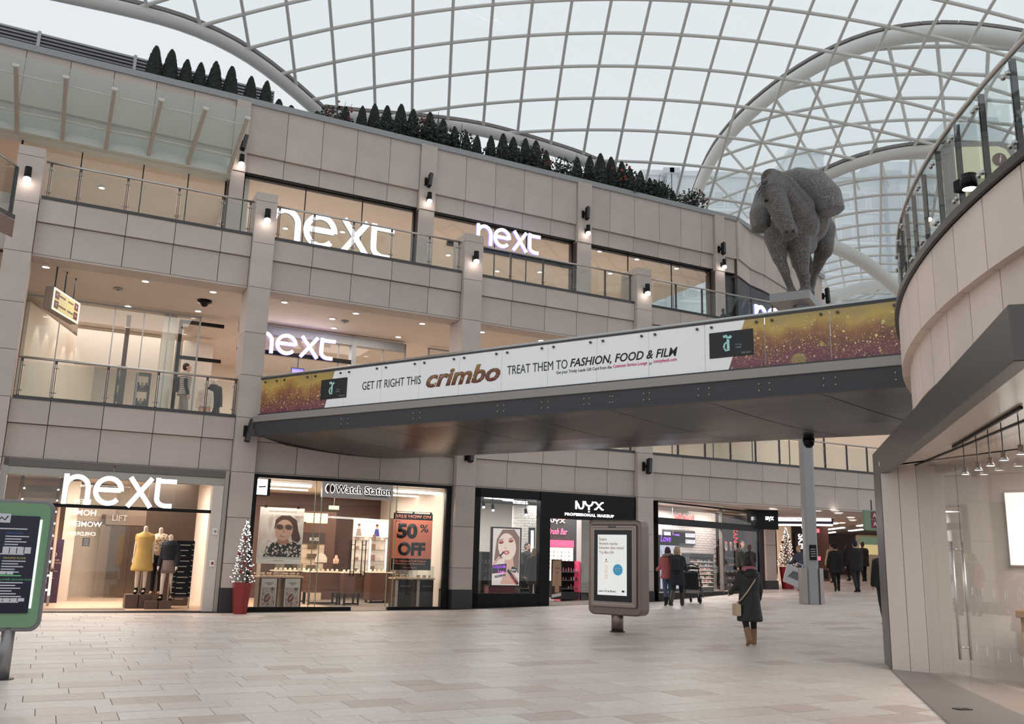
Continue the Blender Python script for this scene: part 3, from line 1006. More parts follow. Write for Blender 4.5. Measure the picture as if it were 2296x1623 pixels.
# ================================================================== SPOT ON THE BALCONY, INFORMATION TOTEM
def pxd(px, py, dist):
    d = ray(px, py)
    return EYEV + d * (dist / d.dot(FWD))
p = pxd(2172, 408, 8.55)
t = thing('wall_light', 'black cylinder spotlight on an arm before the balcony glass on the right', 'light', p, R(100))
MB().tube([(0, 0, -.07), (0, 0, .07)], .075, 20).ob('lamp_body', BLACKG, t, True)
MB().box(.02, .16, -.05, .05, -.055, .065).ob('arm', BLACKG, t, bevel=.01)
MB().tube([(0, 0, -.073), (0, 0, -.068)], .06, 16).ob('lamp', EMDL, t)
light('balcony_spot', 'SPOT', p + V((0, 0, -.1)), 60, (1, .86, .72), .05, p + V((.2, -.05, -2)), spot=R(75))
p0 = pxd(2207, 420, 11.0)
t = thing('information_totem', 'pale green lit information totem behind the right balcony glass', 'sign', V((p0.x, p0.y, 4.94)), R(-6))
FRG = mat('totem_frame_grey', lin(150, 146, 142), .4, .4)
TG = mat('totem_green_light', lin(210, 210, 176), .4, emit=lin(214, 212, 180), est=.3)
zt = p0.z
hh = pxd(2200, 305, 11.0).z - 4.94
MB().poly([(-.42, 0, 0), (.42, 0, 0), (.42, 0, hh - .18), (.37, 0, hh - .05), (.25, 0, hh), (-.42, 0, hh)], .16, (0, 1, 0)).ob('frame', FRG, t, bevel=.02)
MB().poly([(-.32, -.012, .1), (.34, -.012, .1), (.34, -.012, hh - .22), (.29, -.012, hh - .12), (.2, -.012, hh - .08), (-.32, -.012, hh - .08)], .02, (0, 1, 0)).ob('light_panel', TG, t)
ic = MB().lathe([(.001, 0), (.085, 0), (.085, .01), (.001, .01)], 20).ob('icon_disc', mat('icon_brown', lin(130, 100, 92), .5), t); ic.location = (.2, -.015, hh - .26); ic.rotation_euler = (R(90), 0, 0)
text('i', t, (.187, -.027, hh - .31), WHITE, h=.1, bold=.02, shear=.2)
MB().box(-.2, .1, -.02, -.012, .5, hh - .5).ob('notice', mat('notice_green', lin(180, 188, 140), .5), t)
# ================================================================== STORE ON THE RIGHT (portal, glass front, doors)
PA = math.atan2(10.24 - 15.14, 4.82 - 6.25)
P0 = V((6.25, 15.14, 0))
PX = V((math.cos(PA), math.sin(PA), 0))
PN = V((-PX.y, PX.x, 0))      # into the store
if PN.x < 0:
    PN = -PN
def ST(s, d, z):
    return P0 + PX * s + PN * d + V((0, 0, z))
ALU = mat('portal_anodised_grey', lin(98, 92, 90), .38, .35)
INW = mat('store_wall_panel', lin(206, 192, 184), .45)
wst = struct('wall_portal', label='grey metal portal framing the glass store on the right')
def sbox(s0, s1, d0, d1, z0, z1):
    c = ST((s0 + s1) / 2, (d0 + d1) / 2, (z0 + z1) / 2)
    return MB().obox(c, PX * ((s1 - s0) / 2), PN * ((d1 - d0) / 2), V((0, 0, (z1 - z0) / 2)))
ztop, zbot = 3.60, 3.16
sbox(-1.0, 9, 0, .15, zbot, ztop).ob('header', ALU, wst, bevel=.01)
sbox(-1.0, -.0, 0, .12, -.05, zbot).ob('jamb', ALU, wst, bevel=.01)
zc = 3.28
# side return wall made of panels, running back from the jamb
JP = [(2001, 1504), (2040, 1507), (2085, 1512), (2139, 1515), (2205, 1518)]
jp = [atz(x, y, 0.0) for x, y in JP]
cdir = (jp[2] - jp[0]).normalized()
wside = struct('wall_side', label='pale panelled return wall inside the store entrance')
n = V((-cdir.y, cdir.x, 0))
sj = (jp[2] - jp[0]) @ cdir
for k, (a, b) in enumerate(((0, sj / 2), (sj / 2, sj), (sj, sj + .6), (sj + .6, 2.2), (2.2, 3.2), (3.2, 4.2), (4.2, 5.2), (5.2, 6.2))):
    p, q = jp[0] + cdir * (a + .004), jp[0] + cdir * (b - .004)
    MB().poly([p, q, q + V((0, 0, zc)), p + V((0, 0, zc))], .1, n).ob('wall_panel', INW, wside)
fin = jp[0] + cdir * 6.2
GA = math.atan2(10.75 - 14.73, 5.91 - 6.67)
GP = jp[2]
GX = V((math.cos(GA), math.sin(GA), 0)); GN = V((-GX.y, GX.x, 0))
if GN.x < 0:
    GN = -GN
# store ceiling, floor, sill and rear walls
q0 = jp[0] + V((-.02, 0, 0))
cpts = [q0, jp[0] + cdir * 6.2, jp[0] + cdir * 6.2 + V((-1, -9, 0)), ST(9, .1, 0), ST(0, .1, 0)]
struct('ceiling', me=MB().poly([V((p.x, p.y, zc)) for p in cpts], .08, (0, 0, 1)).mesh('ceiling'), mt=mat('store_ceiling', lin(200, 186, 176), .25, .1), label='satin ceiling of the store on the right')
SILL = mat('granite_sill', lin(128, 120, 116), .35, grain=.15, gscale=30)
struct('floor', me=MB().poly([V((p.x, p.y, -.02)) for p in (ST(-.02, -.02, 0), ST(9, -.02, 0), GP + GX * 9, GP)], .045, (0, 0, 1)).mesh('floor'), mt=SILL, label='grey granite entrance sill of the store')
struct('floor', me=MB().poly([V((p.x, p.y, -.03)) for p in (GP, GP + GX * 9, fin + V((-1, -9, 0)), fin)], .052, (0, 0, 1)).mesh('floor'), mt=mat('store_floor', lin(168, 152, 144), .3, grain=.1), label='polished stone floor inside the store')
rw0 = fin
struct('wall_rear', me=MB().poly([rw0, rw0 + V((-1, -9, 0)), rw0 + V((-1, -9, zc)), rw0 + V((0, 0, zc))], .1, (1, 0, 0)).mesh('wall_rear'), mt=INW, label='rear wall of the store on the right')
# lit white display panel and wooden bench inside
def gpt(s, d, z):
    return GP + GX * s + GN * d + V((0, 0, z))
def gpt(s, d, z):
    return GP + GX * s + GN * d + V((0, 0, z))
def gbox(s0, s1, d0, d1, z0, z1):
    return MB().obox(gpt((s0 + s1) / 2, (d0 + d1) / 2, (z0 + z1) / 2), GX * ((s1 - s0) / 2), GN * ((d1 - d0) / 2), V((0, 0, (z1 - z0) / 2)))
CA = math.atan2(cdir.y, cdir.x)
cn_ = V((cdir.y, -cdir.x, 0))      # towards the shop floor
def wp(px, py, off=0.0):
    p = atpl(px, py, jp[0] + cn_ * off, CA)
    return (p - jp[0]) @ cdir, p.z
s0, za = wp(2252, 1105, .1); s0b, zb = wp(2262, 1266, .1)
lp = thing('lightbox', 'tall white lit display panel inside the store on the right', 'lightbox', jp[0] + cdir * s0 + cn_ * .1 + V((0, 0, zb)), CA)
MB().box(0, 1.5, 0, .06, 0, za - zb).ob('screen', mat('lightbox_white', (1, 1, 1), .5, emit=(1, .95, .9), est=1.0), lp)
MB().box(-.02, 1.52, .06, .095, -.02, za - zb + .02).ob('housing', INW, lp)
s0, zc2 = wp(2276, 1368, .9)
bn = thing('bench', 'long wooden display bench inside the store on the right', 'bench', jp[0] + cdir * s0 + cn_ * .9, CA)
WOOD = mat('oak', lin(176, 142, 116), .45, grain=.2, gscale=5)
MB().box(0, 2.2, 0, .55, zc2 - .1, zc2).ob('top', WOOD, bn, bevel=.01)
MB().box(.05, .15, .05, .5, 0, zc2 - .1).ob('leg', WOOD, bn)
MB().box(1.95, 2.05, .05, .5, 0, zc2 - .1).ob('leg', WOOD, bn)
# glass front with doors
wg = struct('window_1', label='frameless glass front of the store on the right')
gs = [0.02]
for x, y in ((2139, 1515), (2181, 1570)):
    pp = atpl(x, 1300, GP, GA); gs.append((pp - GP) @ GX)
door_a = (atpl(2124, 1300, GP, GA) - GP) @ GX
door_b = (atpl(2166, 1400, GP, GA) - GP) @ GX
seq = [0.02, door_a, door_b, door_b + 1.1, door_b + 2.6, door_b + 4.2]
for a, b in zip(seq, seq[1:]):
    gbox(a + .004, b - .004, -.006, .006, .015, zc - .01).ob('glass_pane', GLASS, wg)
gbox(0, 9, -.02, .02, zc - .015, zc + .0).ob('head_channel', BLACK, wg)
gbox(0, 9, -.012, .012, 0.0, .014).ob('floor_channel', BLACK, wg)
# pull handles on both faces of the door
for dd in (-.07, .07):
    hb_ = gpt(door_b - .13, 0, 0) + GN * dd
    g_ = MB().tube([hb_ + V((0, 0, .42)), hb_ + V((0, 0, 2.0))], .018, 10).ob('door_handle', STEEL, wg, True)
    for z in (.58, 1.9):
        MB().tube([hb_ + V((0, 0, z)), hb_ - GN * dd + V((0, 0, z))], .011, 8).ob('standoff', STEEL, g_, True)
# manifestation dashes on the glass
dsm = MB()
for z in (.62, 1.35):
    for k in range(8):
        s = door_b + .42 + k * .42
        dsm.obox(gpt(s, -.008, z), GX * .006, GN * .001, V((0, 0, .05)))
dsm.ob('manifestation_dashes', WHITE, wg)['kind'] = 'stuff'
ck = thing('floor_lock', 'small steel lock plate on the granite sill of the store', 'lock', atz(2158, 1590, .026), R(10))
MB().box(-.095, .095, -.06, .06, 0, .008).ob('plate', STEELD, ck); MB().box(-.03, .0, -.01, .02, .008, .012).ob('keyhole', STEEL, ck)
# pendant spots on a track
tr = thing('track_rail', 'thin black track rail carrying the store pendants', 'rail', (0, 0, 0))
a, b = aty(2140, 1042, 12.2), aty(2296, 975, 9.0)
MB().bar(V((a.x, a.y, zc - .02)), V((b.x, b.y, zc - .02)), .03).ob('rail', BLACK, tr)
for k, (x, y) in enumerate(((2164, 1055), (2193, 1045), (2220, 1035), (2250, 1022), (2289, 1008))):
    yy = 11.8 - k * .55
    p = aty(x, y, yy)
    t = thing('pendant_light', ORD[k] + ' small steel pendant spot from the door inside the store on the right', 'light', p, 0, 'store pendants')
    MB().lathe([(.001, .05), (.028, .05), (.03, -.01), (.055, -.05), (.05, -.052), (.001, -.03)], 12).ob('lamp_shade', STEEL, t, True)
    MB().tube([(0, 0, .05), (0, 0, max(.1, zc - p.z))], .006, 6).ob('rod', STEELD, t)
    MB().tube([(0, 0, -.05), (0, 0, -.047)], .045, 10).ob('lamp', EMDL, t)
light('store_area', 'AREA', ST(3.5, 3.4, zc - .08), 260, (1, .93, .87), 3.0, 2.0, rot=(0, 0, 0))
# ================================================================== BALUSTRADES ALONG THE GALLERIES
def balustrade(label, u0, u1, z, posts, d=.12, postmt=STEELD, h=1.0, ends=True):
    t = thing('glass_balustrade', label, 'balustrade', F(u0, d, z), TH, 'glass balustrades')
    L = u1 - u0
    MB().box(0, L, -.14, .1, -.02, .06).ob('base_channel', STEELD, t)
    MB().tube([(-.0, 0, h), (L, 0, h)], .03, 10).ob('handrail', STEEL, t, True)
    ps = [p - u0 for p in posts]
    for p in ps:
        pm = MB()
        for w in (-.028, .012):
            pm.box(p + w, p + w + .016, -.02, .02, .05, h - .03)
        pm.box(p - .03, p + .03, -.012, .012, .05, .1)
        pm.box(p - .03, p + .03, -.012, .012, h - .1, h - .03)
        pm.ob('post', postmt, t)
    ed = sorted(set([0.0] + ps + [L]))
    for a, b in zip(ed, ed[1:]):
        if b - a < .12:
            continue
        MB().box(a + .045, b - .045, -.006, .006, .07, h - .09).ob('glass_panel', GLASSB, t)
    cl = MB()
    for p in ps:
        for sx in (-.08, .08):
            for zz in (.2, h - .2):
                cl.tube([(p, 0, zz), (p + sx, -.02, zz)], .012, 6)
    cl.ob('glass_clamps', STEEL, t)['kind'] = 'stuff'
    return t
Z2, Z1 = 9.97, 4.99
balustrade('glass balustrade on the second level below the glass canopy, far left bay', -5.12, -.02, Z2, [-5.0, -4.33, -3.22, -1.96, -.85, -.11])
balustrade('glass balustrade on the second level in front of the large white sign', .6, 6.2, Z2, [.69, 1.67, 2.82, 3.98, 5.17, 6.13])
balustrade('glass balustrade with dark posts on the second level, below the smaller lit sign', 6.86, 12.48, Z2, [7.91, 9.07, 10.24, 11.41, 12.4], postmt=CHAR)
balustrade('glass balustrade on the second level running behind the footbridge rail to the slate wall', 13.12, 22.4, Z2, [14.3, 15.43, 16.53, 17.65, 18.67, 19.8, 20.9, 22], postmt=CHAR)
balustrade('glass balustrade on the first level, far left bay, with a man behind it', -5.12, -.02, Z1, [-5.03, -4.3, -3.14, -1.97, -.78, -.06])
balustrade('glass balustrade on the first level seen below the footbridge soffit', 6.86, 12.48, Z1, [7.91, 9.07, 10.24, 11.41, 12.4], postmt=CHAR)
balustrade('glass balustrade with dark posts on the first level over the cosmetics side window', 13.12, 25.5, Z1, [14.3, 15.43, 16.53, 17.65, 18.75, 19.85, 20.95, 22.05, 23.1, 24.2], postmt=CHAR)

# left edge: stub of the neighbouring balcony that juts into the picture
t = thing('balcony_edge', 'dark balcony corner with glass rail jutting in at the far left edge', 'balcony', (0, 0, 0))
pA, pB = aty(-60, 400, 15.5), aty(27, 450, 17.5)
for nm, zo, hgt, mt in (('fascia', -.75, .38, mat('brown_fascia', lin(126, 100, 92), .5)), ('base_channel', -.36, .1, CHAR)):
    MB().poly([pA + V((0, 0, zo)), pB + V((0, 0, zo)), pB + V((0, 0, zo + hgt)), pA + V((0, 0, zo + hgt))], .15, (0.2, .97, 0)).ob(nm, mt, t)
MB().poly([pA + V((0, 0, -.25)), pB + V((0, 0, -.25)), pB + V((0, 0, .72)), pA + V((0, 0, .72))], .012, (.2, .97, 0)).ob('glass_panel', GLASSB, t)
MB().tube([pA + V((0, 0, .76)), pB + V((0, 0, .76))], .028, 8).ob('handrail', STEEL, t, True)
MB().bar(pB + V((0, 0, -.3)), pB + V((0, 0, .75)), .06).ob('post', CHAR, t)

# ================================================================== ILLUMINATED WORD SIGNS
def next_sign(label, u0, u1, zb, zt, d, depth=.1, halo=True, group='white illuminated word signs', parts='next', est=EMW, wst=.15):
    'rounded lower-case word sign: x height runs zb..zt'
    t = thing('illuminated_sign', label, 'sign', F(u0, d, zb), TH, group)
    h = zt - zb; W = u1 - u0
    w = h * wst
    k = W / 3.31   # letters laid out in units of x height 1 -> total 3.31 wide
    X = lambda x: x * k
    q = w / 2
    L = {}
    H = h
    n = [(X(.08), 0), (X(.08), H - q)]
    # n : stem, shoulder, leg
    L['n'] = [[(X(.08), 0), (X(.08), H * 1.0)], [(X(.08), H * .55)] + arc(X(.4), H * .55, X(.32), 180, 0, 16, H * .45 - q) + [(X(.72), 0)]]
    L['e'] = [[(X(.96), H * .53), (X(1.66), H * .53)] , arc(X(1.31), H * .5, X(.37), 0, 318, 26, H * .5 - q)]
    L['x'] = [[(X(1.92), H), (X(2.58), 0)], [(X(2.56), H), (X(1.9), 0)]]
    L['t'] = [[(X(2.75), H * 1.03), (X(2.75), H * .32)] + arc(X(2.75) + H * .3, H * .32, H * .3, 180, 270, 8, H * .32 - q) + [(X(3.22), q)], [(X(2.75), H - q), (X(3.31), H - q)]]
    for ch in parts:
        mb = MB(); eb = MB()
        for s_ in L[ch]:
            stroke(mb, s_, w, -depth, -depth + .02)
            stroke(eb, s_, w * 1.1, -depth + .02, 0)
        lo = mb.ob('letter_' + ch, est, t)
        eb.ob('letter_return', LTBLU if halo else GREYP, lo)
    return t
next_sign('large white lit word sign over the clothes shop entrance on the ground floor', -3.82, -1.31, 2.57, 3.27, -.12, halo=False)
a, zb = uz(612, 553, 3.6); b, zz = uz(882, 583, 3.6); c, zt = uz(880, 510, 3.6)
next_sign('largest white lit word sign behind the second level glass balustrade', uz(598, 560, 3.6)[0], uz(880, 560, 3.6)[0], uz(850, 583, 3.6)[1], uz(862, 510, 3.6)[1] , 3.6, halo=False)
next_sign('white lit word sign with violet edges above the dark post balustrade', uz(1066, 540, 3.5)[0], uz(1209, 540, 3.5)[0], uz(1180, 568, 3.5)[1], uz(1190, 527, 3.5)[1], 3.5)
next_sign('white lit word sign on the first level just above the footbridge left end', uz(566, 780, 3.75)[0], uz(750, 780, 3.75)[0], uz(735, 808, 3.75)[1], uz(740, 763, 3.75)[1], 3.75)
next_sign('white lit word sign on the slate wall half hidden by the footbridge rail', uz(1690, 700, 3.95)[0], uz(1690, 700, 3.95)[0] + 2.6, uz(1690, 735, 3.95)[1], uz(1690, 683, 3.95)[1], 3.95, parts='ne')

# ================================================================== WALL LIGHTS AND TILTED WALL SPEAKERS
def wall_light(px, py, d, label, facing=True, energy=150):
    u, z = uz(px, py, d - .18)
    t = thing('wall_light', label, 'light', F(u, d, z), TH, 'black cylinder wall lights')
    MB().box(-.05, .05, -.03, 0, -.09, .11).ob('back_plate', STEELD, t, bevel=.005)
    MB().box(-.02, .02, -.13, -.03, -.0, .05).ob('arm', STEELD, t)
    MB().tube([(0, -.18, -.09), (0, -.18, .2)], .078, 20).ob('lamp_body', BLACK, t, True)
    b = MB().ball((0, -.19, -.12), (.088, .088, .085), 14, 8).ob('lamp', mat('wall_lamp_bulb', (1, 1, 1), .5, emit=(1, .90, .84), est=14), t, True)
    p = F(u, d - .2, z - .14)
    light('wall_light_beam', 'SPOT', p, energy, (1, .80, .68), .05, F(u, d - .06, z - 2.4), spot=R(105), blend=.8)
wall_light(62, 392, -.15, 'black cylinder wall light on the far left pillar', energy=260)
wall_light(600, 485, -.15, 'lit wall light on the free-standing pillar top left of the largest word sign')
wall_light(1068, 578, -.15, 'lit wall light on the pillar beside the smaller violet edged word sign')
wall_light(1452, 650, -.15, 'lit wall light on the pillar right of the dark post balustrade')
wall_light(542, 360, 3.7, 'lit wall light at the canopy end on the leftmost upper pilaster')
wall_light(963, 444, 3.7, 'lit wall light on the upper pilaster between the two largest word signs')
wall_light(1319, 516, 3.7, 'lit wall light on the third upper pilaster, below a tilted speaker')
wall_light(1624, 592, 3.7, 'lit wall light on the upper pilaster beside the slate wall')

def speaker(px, py, d, label, tilt=-12, h=.55, far=None):
    u, z = uz(px, py, d - .2)
    t = thing('wall_speaker', label, 'speaker', F(u, d, z) if far is None else far, TH, 'tilted black wall speakers')
    MB().box(-.09, .0, -.06, 0, -.14, .14).ob('back_plate', BLACK, t)
    MB().box(-.05, -.0, -.18, -.05, -.05, .05).ob('bracket', BLACK, t)
    o = MB().box(-.06, .06, -.09, .09, -h / 2, h / 2).ob('cabinet', BLACK, t, bevel=.01)
    o.location = (.03, -.22, 0); o.rotation_euler = (R(tilt), R(10), 0)
    g = MB().box(-.05, .05, -.095, -.088, -h / 2 + .02, h / 2 - .02).ob('grille', CHAR, o)
    return t
speaker(962, 404, 3.7, 'black tilted speaker on the upper pilaster above the largest word sign')
speaker(1315, 478, 3.7, 'black tilted speaker on the third upper pilaster')
speaker(1620, 557, 3.7, 'black tilted speaker on the upper pilaster beside the slate wall')
speaker(546, 320, 3.7, 'black tilted speaker half hidden by the glass canopy end')
speaker(557, 965, -.15, 'black upright speaker on the pillar at the footbridge left end', tilt=0, h=.6)
speaker(1453, 1045, -.15, 'black tilted speaker on the pillar below the footbridge soffit', tilt=-8, h=.5)
speaker(1054, 1021, -.15, 'black speaker tucked under the footbridge soffit', tilt=-8, h=.4)
p = aty(1846, 665, 38)
speaker(1846, 665, 3.7, 'black tilted speaker at the far end of the parapet wall', far=p, h=.75)

# ================================================================== GLASS CANOPY OVER THE LEFT BAY
cn = thing('glass_canopy', 'sloping glass canopy on steel arms over the far left upper bay', 'canopy', F(0, 3.8, 13.2), TH)
CP = mat('canopy_paint', lin(196, 198, 192), .4)
inv = (M.Translation(F(0, 3.8, 13.2)) @ M.Rotation(TH, 4, 'Z')).inverted()
def cl_(px, py, d):
    return inv @ atpl(px, py, A0 + FN * d, TH)
DT, DB = 1.6, 3.55
bot = [(-70, 268), (38, 295), (140, 312), (237, 333), (332, 348), (420, 368), (512, 388)]
top = [(-75, 118), (36, 146), (148, 172), (257, 199), (362, 223), (462, 243), (556, 264)]
bp = [cl_(x, y, DB) for x, y in bot]; tp = [cl_(x, y, DT) for x, y in top]
# keep the arms in straight parallel planes
for k in range(7):
    MB().bar(bp[k], tp[k], .10, .16).ob('canopy_arm', mat('canopy_arm_steel', lin(186, 174, 164), .35, .4), cn, bevel=.01)
    MB().bar(tp[k] - V((.08, 0, 0)), tp[k] + V((.08, 0, 0)), .03, .08).ob('arm_fork', STEEL, cn)
up_ = V((0, 0, .16))
for k in range(6):
    e = (tp[k] - bp[k]) * .14
    q = [bp[k] + up_ - e * .3, bp[k + 1] + up_ - e * .3, tp[k + 1] + up_ + e * .45, tp[k] + up_ + e * .45]
    nn = (q[1] - q[0]).cross(q[3] - q[0]).normalized()
    ctr = (q[0] + q[2]) / 2
    q = [p + (ctr - p) * .012 for p in q]
    MB().poly(q, .015, nn).ob('canopy_pane', whitened_glass('canopy_glass', (.88, .92, .90), lin(232, 236, 232), .25), cn)
for f in (.3, .86):
    for k in range(6):
        a, b = bp[k].lerp(tp[k], f), bp[k + 1].lerp(tp[k + 1], f)
        MB().tube([a + V((0, 0, .03)), b + V((0, 0, .03))], .022, 8).ob('tie_rod', WHITEP, cn)
x0 = bp[0].x - .3; x1 = bp[-1].x + .1
MB().box(x0, x1, -.32, -.02, -.18, .36).ob('gutter_fascia', CP, cn, bevel=.02)
MB().box(x0, x1, -.1, .4, -.2, -.18).ob('gutter_soffit', CP, cn)

# hanging wayfinding sign (first level, far left)
pn = atpl(118, 667, A0 + FN * .6, TH); pf = atz(177, 704, pn.z)
wl = V((pf.x - pn.x, pf.y - pn.y, 0)); wh = wl.length / 2; pc = (pn + pf) / 2
wsn = thing('hanging_sign', 'slanted hanging direction sign under the first gallery ceiling, far left', 'sign', pc, math.atan2(wl.y, wl.x))
YEL = mat('sign_pale_yellow', lin(216, 200, 140), .5, emit=lin(216, 200, 140), est=.35)
MB().box(-wh, wh, -.0, .22, -.3, .3).ob('case', mat('sign_case', lin(150, 132, 118), .5), wsn, bevel=.03)
MB().box(-wh + .02, wh - .02, -.012, .0, -.28, .28).ob('lit_edge', mat('sign_lit_edge', lin(236, 244, 214), .5, emit=lin(236, 250, 220), est=1.2), wsn)
MB().box(-wh + .06, wh - .1, -.02, -.012, -.25, .24).ob('panel', YEL, wsn)
RED = mat('sign_maroon', lin(120, 40, 60), .5)
for x in (-wh + .08, wh - .36):
    for z in (-.22, .02):
        MB().box(x, x + .22, -.024, -.02, z, z + .19).ob('arrow_square', RED, wsn)
        text('<' if x < 0 else '>', wsn, (x + .05, -.0245, z + .05), WHITE, h=.09)
for (w_, x, z) in ((wh * .5, -wh * .65, .13), (wh * .4, wh * .05, .13), (wh * .6, -wh * .65, -.12), (wh * .45, wh * .05, -.12)):
    MB().box(x, x + w_, -.0225, -.02, z - .025, z + .025).ob('text_row', mat('sign_brown_ink', lin(140, 122, 84), .6), wsn)
for x in (-wh * .7, 0, wh * .7):
    MB().tube([(x, .09, .26), (x, .09, max(.35, 8.56 - pc.z))], .02, 8).ob('hanger', CHAR, wsn)

# ceiling cameras and downlights of the first gallery
def ceil_pt(px, py, z):
    return atz(px, py, z)
t = thing('dome_camera', 'black dome camera on the first gallery ceiling, far left bay', 'camera', ceil_pt(459, 676, 8.53))
MB().lathe([(.001, -.16), (.07, -.14), (.12, -.06), (.2, -.03), (.2, .03)], 16).ob('dome', BLACKG, t, True)
MB().lathe([(.16, -.0), (.2, 0), (.2, .03)], 16).ob('mount', BLACK, t)
DLP = [(103, 598, 'left end of the far left bay'), (326, 630, 'middle of the far left bay, front row'), (478, 654, 'right end, far left bay'), (287, 686, 'middle of the far left bay, second row'), (444, 697, 'beside the dome camera'),
       (638, 677, 'front row, just right of the tall pillar'), (745, 714, None), (798, 702, 'front row above the lit word sign'), (749, 735, 'second row above the lit word sign'), (947, 725, 'front row left of the second pillar'), (893, 755, 'second row by pillar two'), (1081, 744, 'just right of the second pillar'), (1213, 763, 'front row above the printed word FASHION')]
for (px, py, lb) in DLP:
    p = ceil_pt(px, py, 8.555)
    if lb is None:
        lb = 'row two, above the lower lit word sign'
    t = thing('downlight', 'round downlight on the first gallery ceiling, ' + lb, 'light', p, 0, 'round gallery downlights')
    MB().lathe([(.001, -.012), (.085, -.012), (.085, 0)], 18).ob('lamp', EMDL, t)
    MB().ring([(.085, -.016), (.12, -.014), (.12, 0), (.085, 0)], 18).ob('trim_ring', WHITE, t, True)
for k, u in enumerate((-2.6, 3.4, 9.6, 15.8, 22)):
    light('gallery_light', 'AREA', F(u, 2.4, 8.5), 85, (1, .92, .84), 3.6, 2.2, rot=(0, 0, TH))
for (px, py) in ((265, 647), (773, 720)):
    t = thing('smoke_detector', 'small grey ceiling disc on the first gallery, ' + ('far left bay' if px < 500 else 'second bay'), 'detector', ceil_pt(px, py, 8.55))
    MB().lathe([(.001, -.03), (.1, -.03), (.13, -.01), (.13, 0)], 16).ob('disc', GREYP, t)
    MB().lathe([(.001, -.045), (.03, -.045), (.03, -.03)], 10).ob('sensor', CHAR, t)

# ================================================================== GALLERY SHOP FRONTS (glass set back behind the walkways)
def front(n, label, u0, u1, d, z0, z1, mull, frame=BLACK, head=True, mw=.03):
    w = struct('window_%d' % n, F(u0, d, z0), TH, label=label)
    L = u1 - u0; H = z1 - z0
    ed = [0.0] + [m - u0 for m in mull] + [L]
    for a, b in zip(ed, ed[1:]):
        MB().box(a + .012, b - .012, -.006, .006, .02, H - .02).ob('glass_pane', GLASS, w)
    for mm_ in ed[1:-1]:
        MB().box(mm_ - mw / 2, mm_ + mw / 2, -.02, .02, 0, H).ob('mullion', frame, w)
    for x in (0, L - .05):
        MB().box(x, x + .05, -.03, .03, 0, H).ob('jamb', frame, w)
    if head:
        MB().box(0, L, -.03, .03, H - .05, H).ob('head', frame, w)
    return w
front(2, 'upper shop glass behind the far left second level balustrade', -6, -.25, 4.05, 9.95, 13.35, [-4.4, -2.7, -1.4])
front(3, 'upper shop glass behind the largest word sign', .25, 6.1, 4.05, 9.95, 13.35, [2.26, 4.2])
front(4, 'upper shop glass behind the violet edged word sign', 6.72, 12.48, 4.05, 9.95, 13.35, [9.2, 10.5])
w5 = front(5, 'upper shop glass right of the third upper pilaster', 13.15, 19.08, 4.05, 9.95, 13.35, [15.0, 17.1])
front(6, 'first gallery shop glass, far left bay', -5.6, -.6, 4.0, 4.98, 8.5, [-4.4, -3.0, -2.2, -1.5], GREYP)
front(7, 'first gallery shop glass behind the lower lit word sign', .6, 6.0, 4.0, 4.98, 8.5, [3.7, 5.2], GREYP)
front(8, 'first gallery shop glass behind the middle of the footbridge', 6.8, 12.4, 4.0, 4.98, 8.5, [8.5, 10.5], GREYP)
front(9, 'first gallery shop glass over the concourse', 13.1, 25, 4.0, 4.98, 8.5, [15, 17, 19, 21, 23], CHAR)
# dark transom band below the violet edged sign
tb = struct('trim_2', F(7.3, 3.9, 12.25), TH, label='black band under the violet edged word sign')
MB().box(0, 5.15, -.04, .1, 0, .16).ob('transom', BLACK, tb)
tb = struct('trim_3', F(.5, 3.9, 7.3), TH, label='black beam and grey header under the lower lit word sign')
z_a = uz(700, 803, 3.9)[1]
MB().box(0, 3.6, -.06, .06, z_a - 7.3 - .04, z_a - 7.3 + .08).ob('transom', BLACK, tb)
MB().box(0, 5.4, -.05, .1, 8.2 - 7.3, 8.5 - 7.3).ob('header', GREYP, tb)
MB().box(3.6, 3.75, -.06, .3, -2.3, 1.2).ob('upright', GREYP, tb)
# interior lights of the upper floors
for k, (u, z, e) in enumerate(((-2.8, 13.3, 190), (3.2, 13.3, 230), (9.6, 13.3, 210), (16, 13.3, 240), (22, 13.3, 60), (-2.8, 8.45, 95), (3.2, 8.45, 260), (9.6, 8.45, 160), (16, 8.45, 160), (22, 8.45, 160))):
    light('shop_light', 'AREA', F(u, 7.2, z), e, (1, .94, .88), 4.4, 3.0, rot=(0, 0, TH))
# ceiling spots inside the upper shops
k = 0
for (px, py) in ((228, 420), (640, 511), (768, 519), (1034, 496), (1005, 571), (1115, 607), (1345, 562), (1368, 612), (1428, 580), (1517, 601), (1210, 609), (1090, 640)):
    d_ = ray(px, py); p = EYEV + d_ * ((13.38 - EYE) / d_.z)
    q = p - A0
    if (q @ FN) < 4.3 or (q @ FN) > 10.3:
        p = atpl(px, py, A0 + FN * 7.0, TH)
    t = thing('spot_lamp', ORD[k] + ' small ceiling spot inside the upper shops counted from the left', 'light', p, 0, 'upper shop ceiling spots'); k += 1
    MB().lathe([(.001, -.02), (.09, -.02), (.09, 0)], 14).ob('lamp', EMDL, t)
    MB().ring([(.09, -.03), (.12, -.02), (.12, .02), (.05, .05), (.05, 0)], 14).ob('housing', WHITE, t, True)
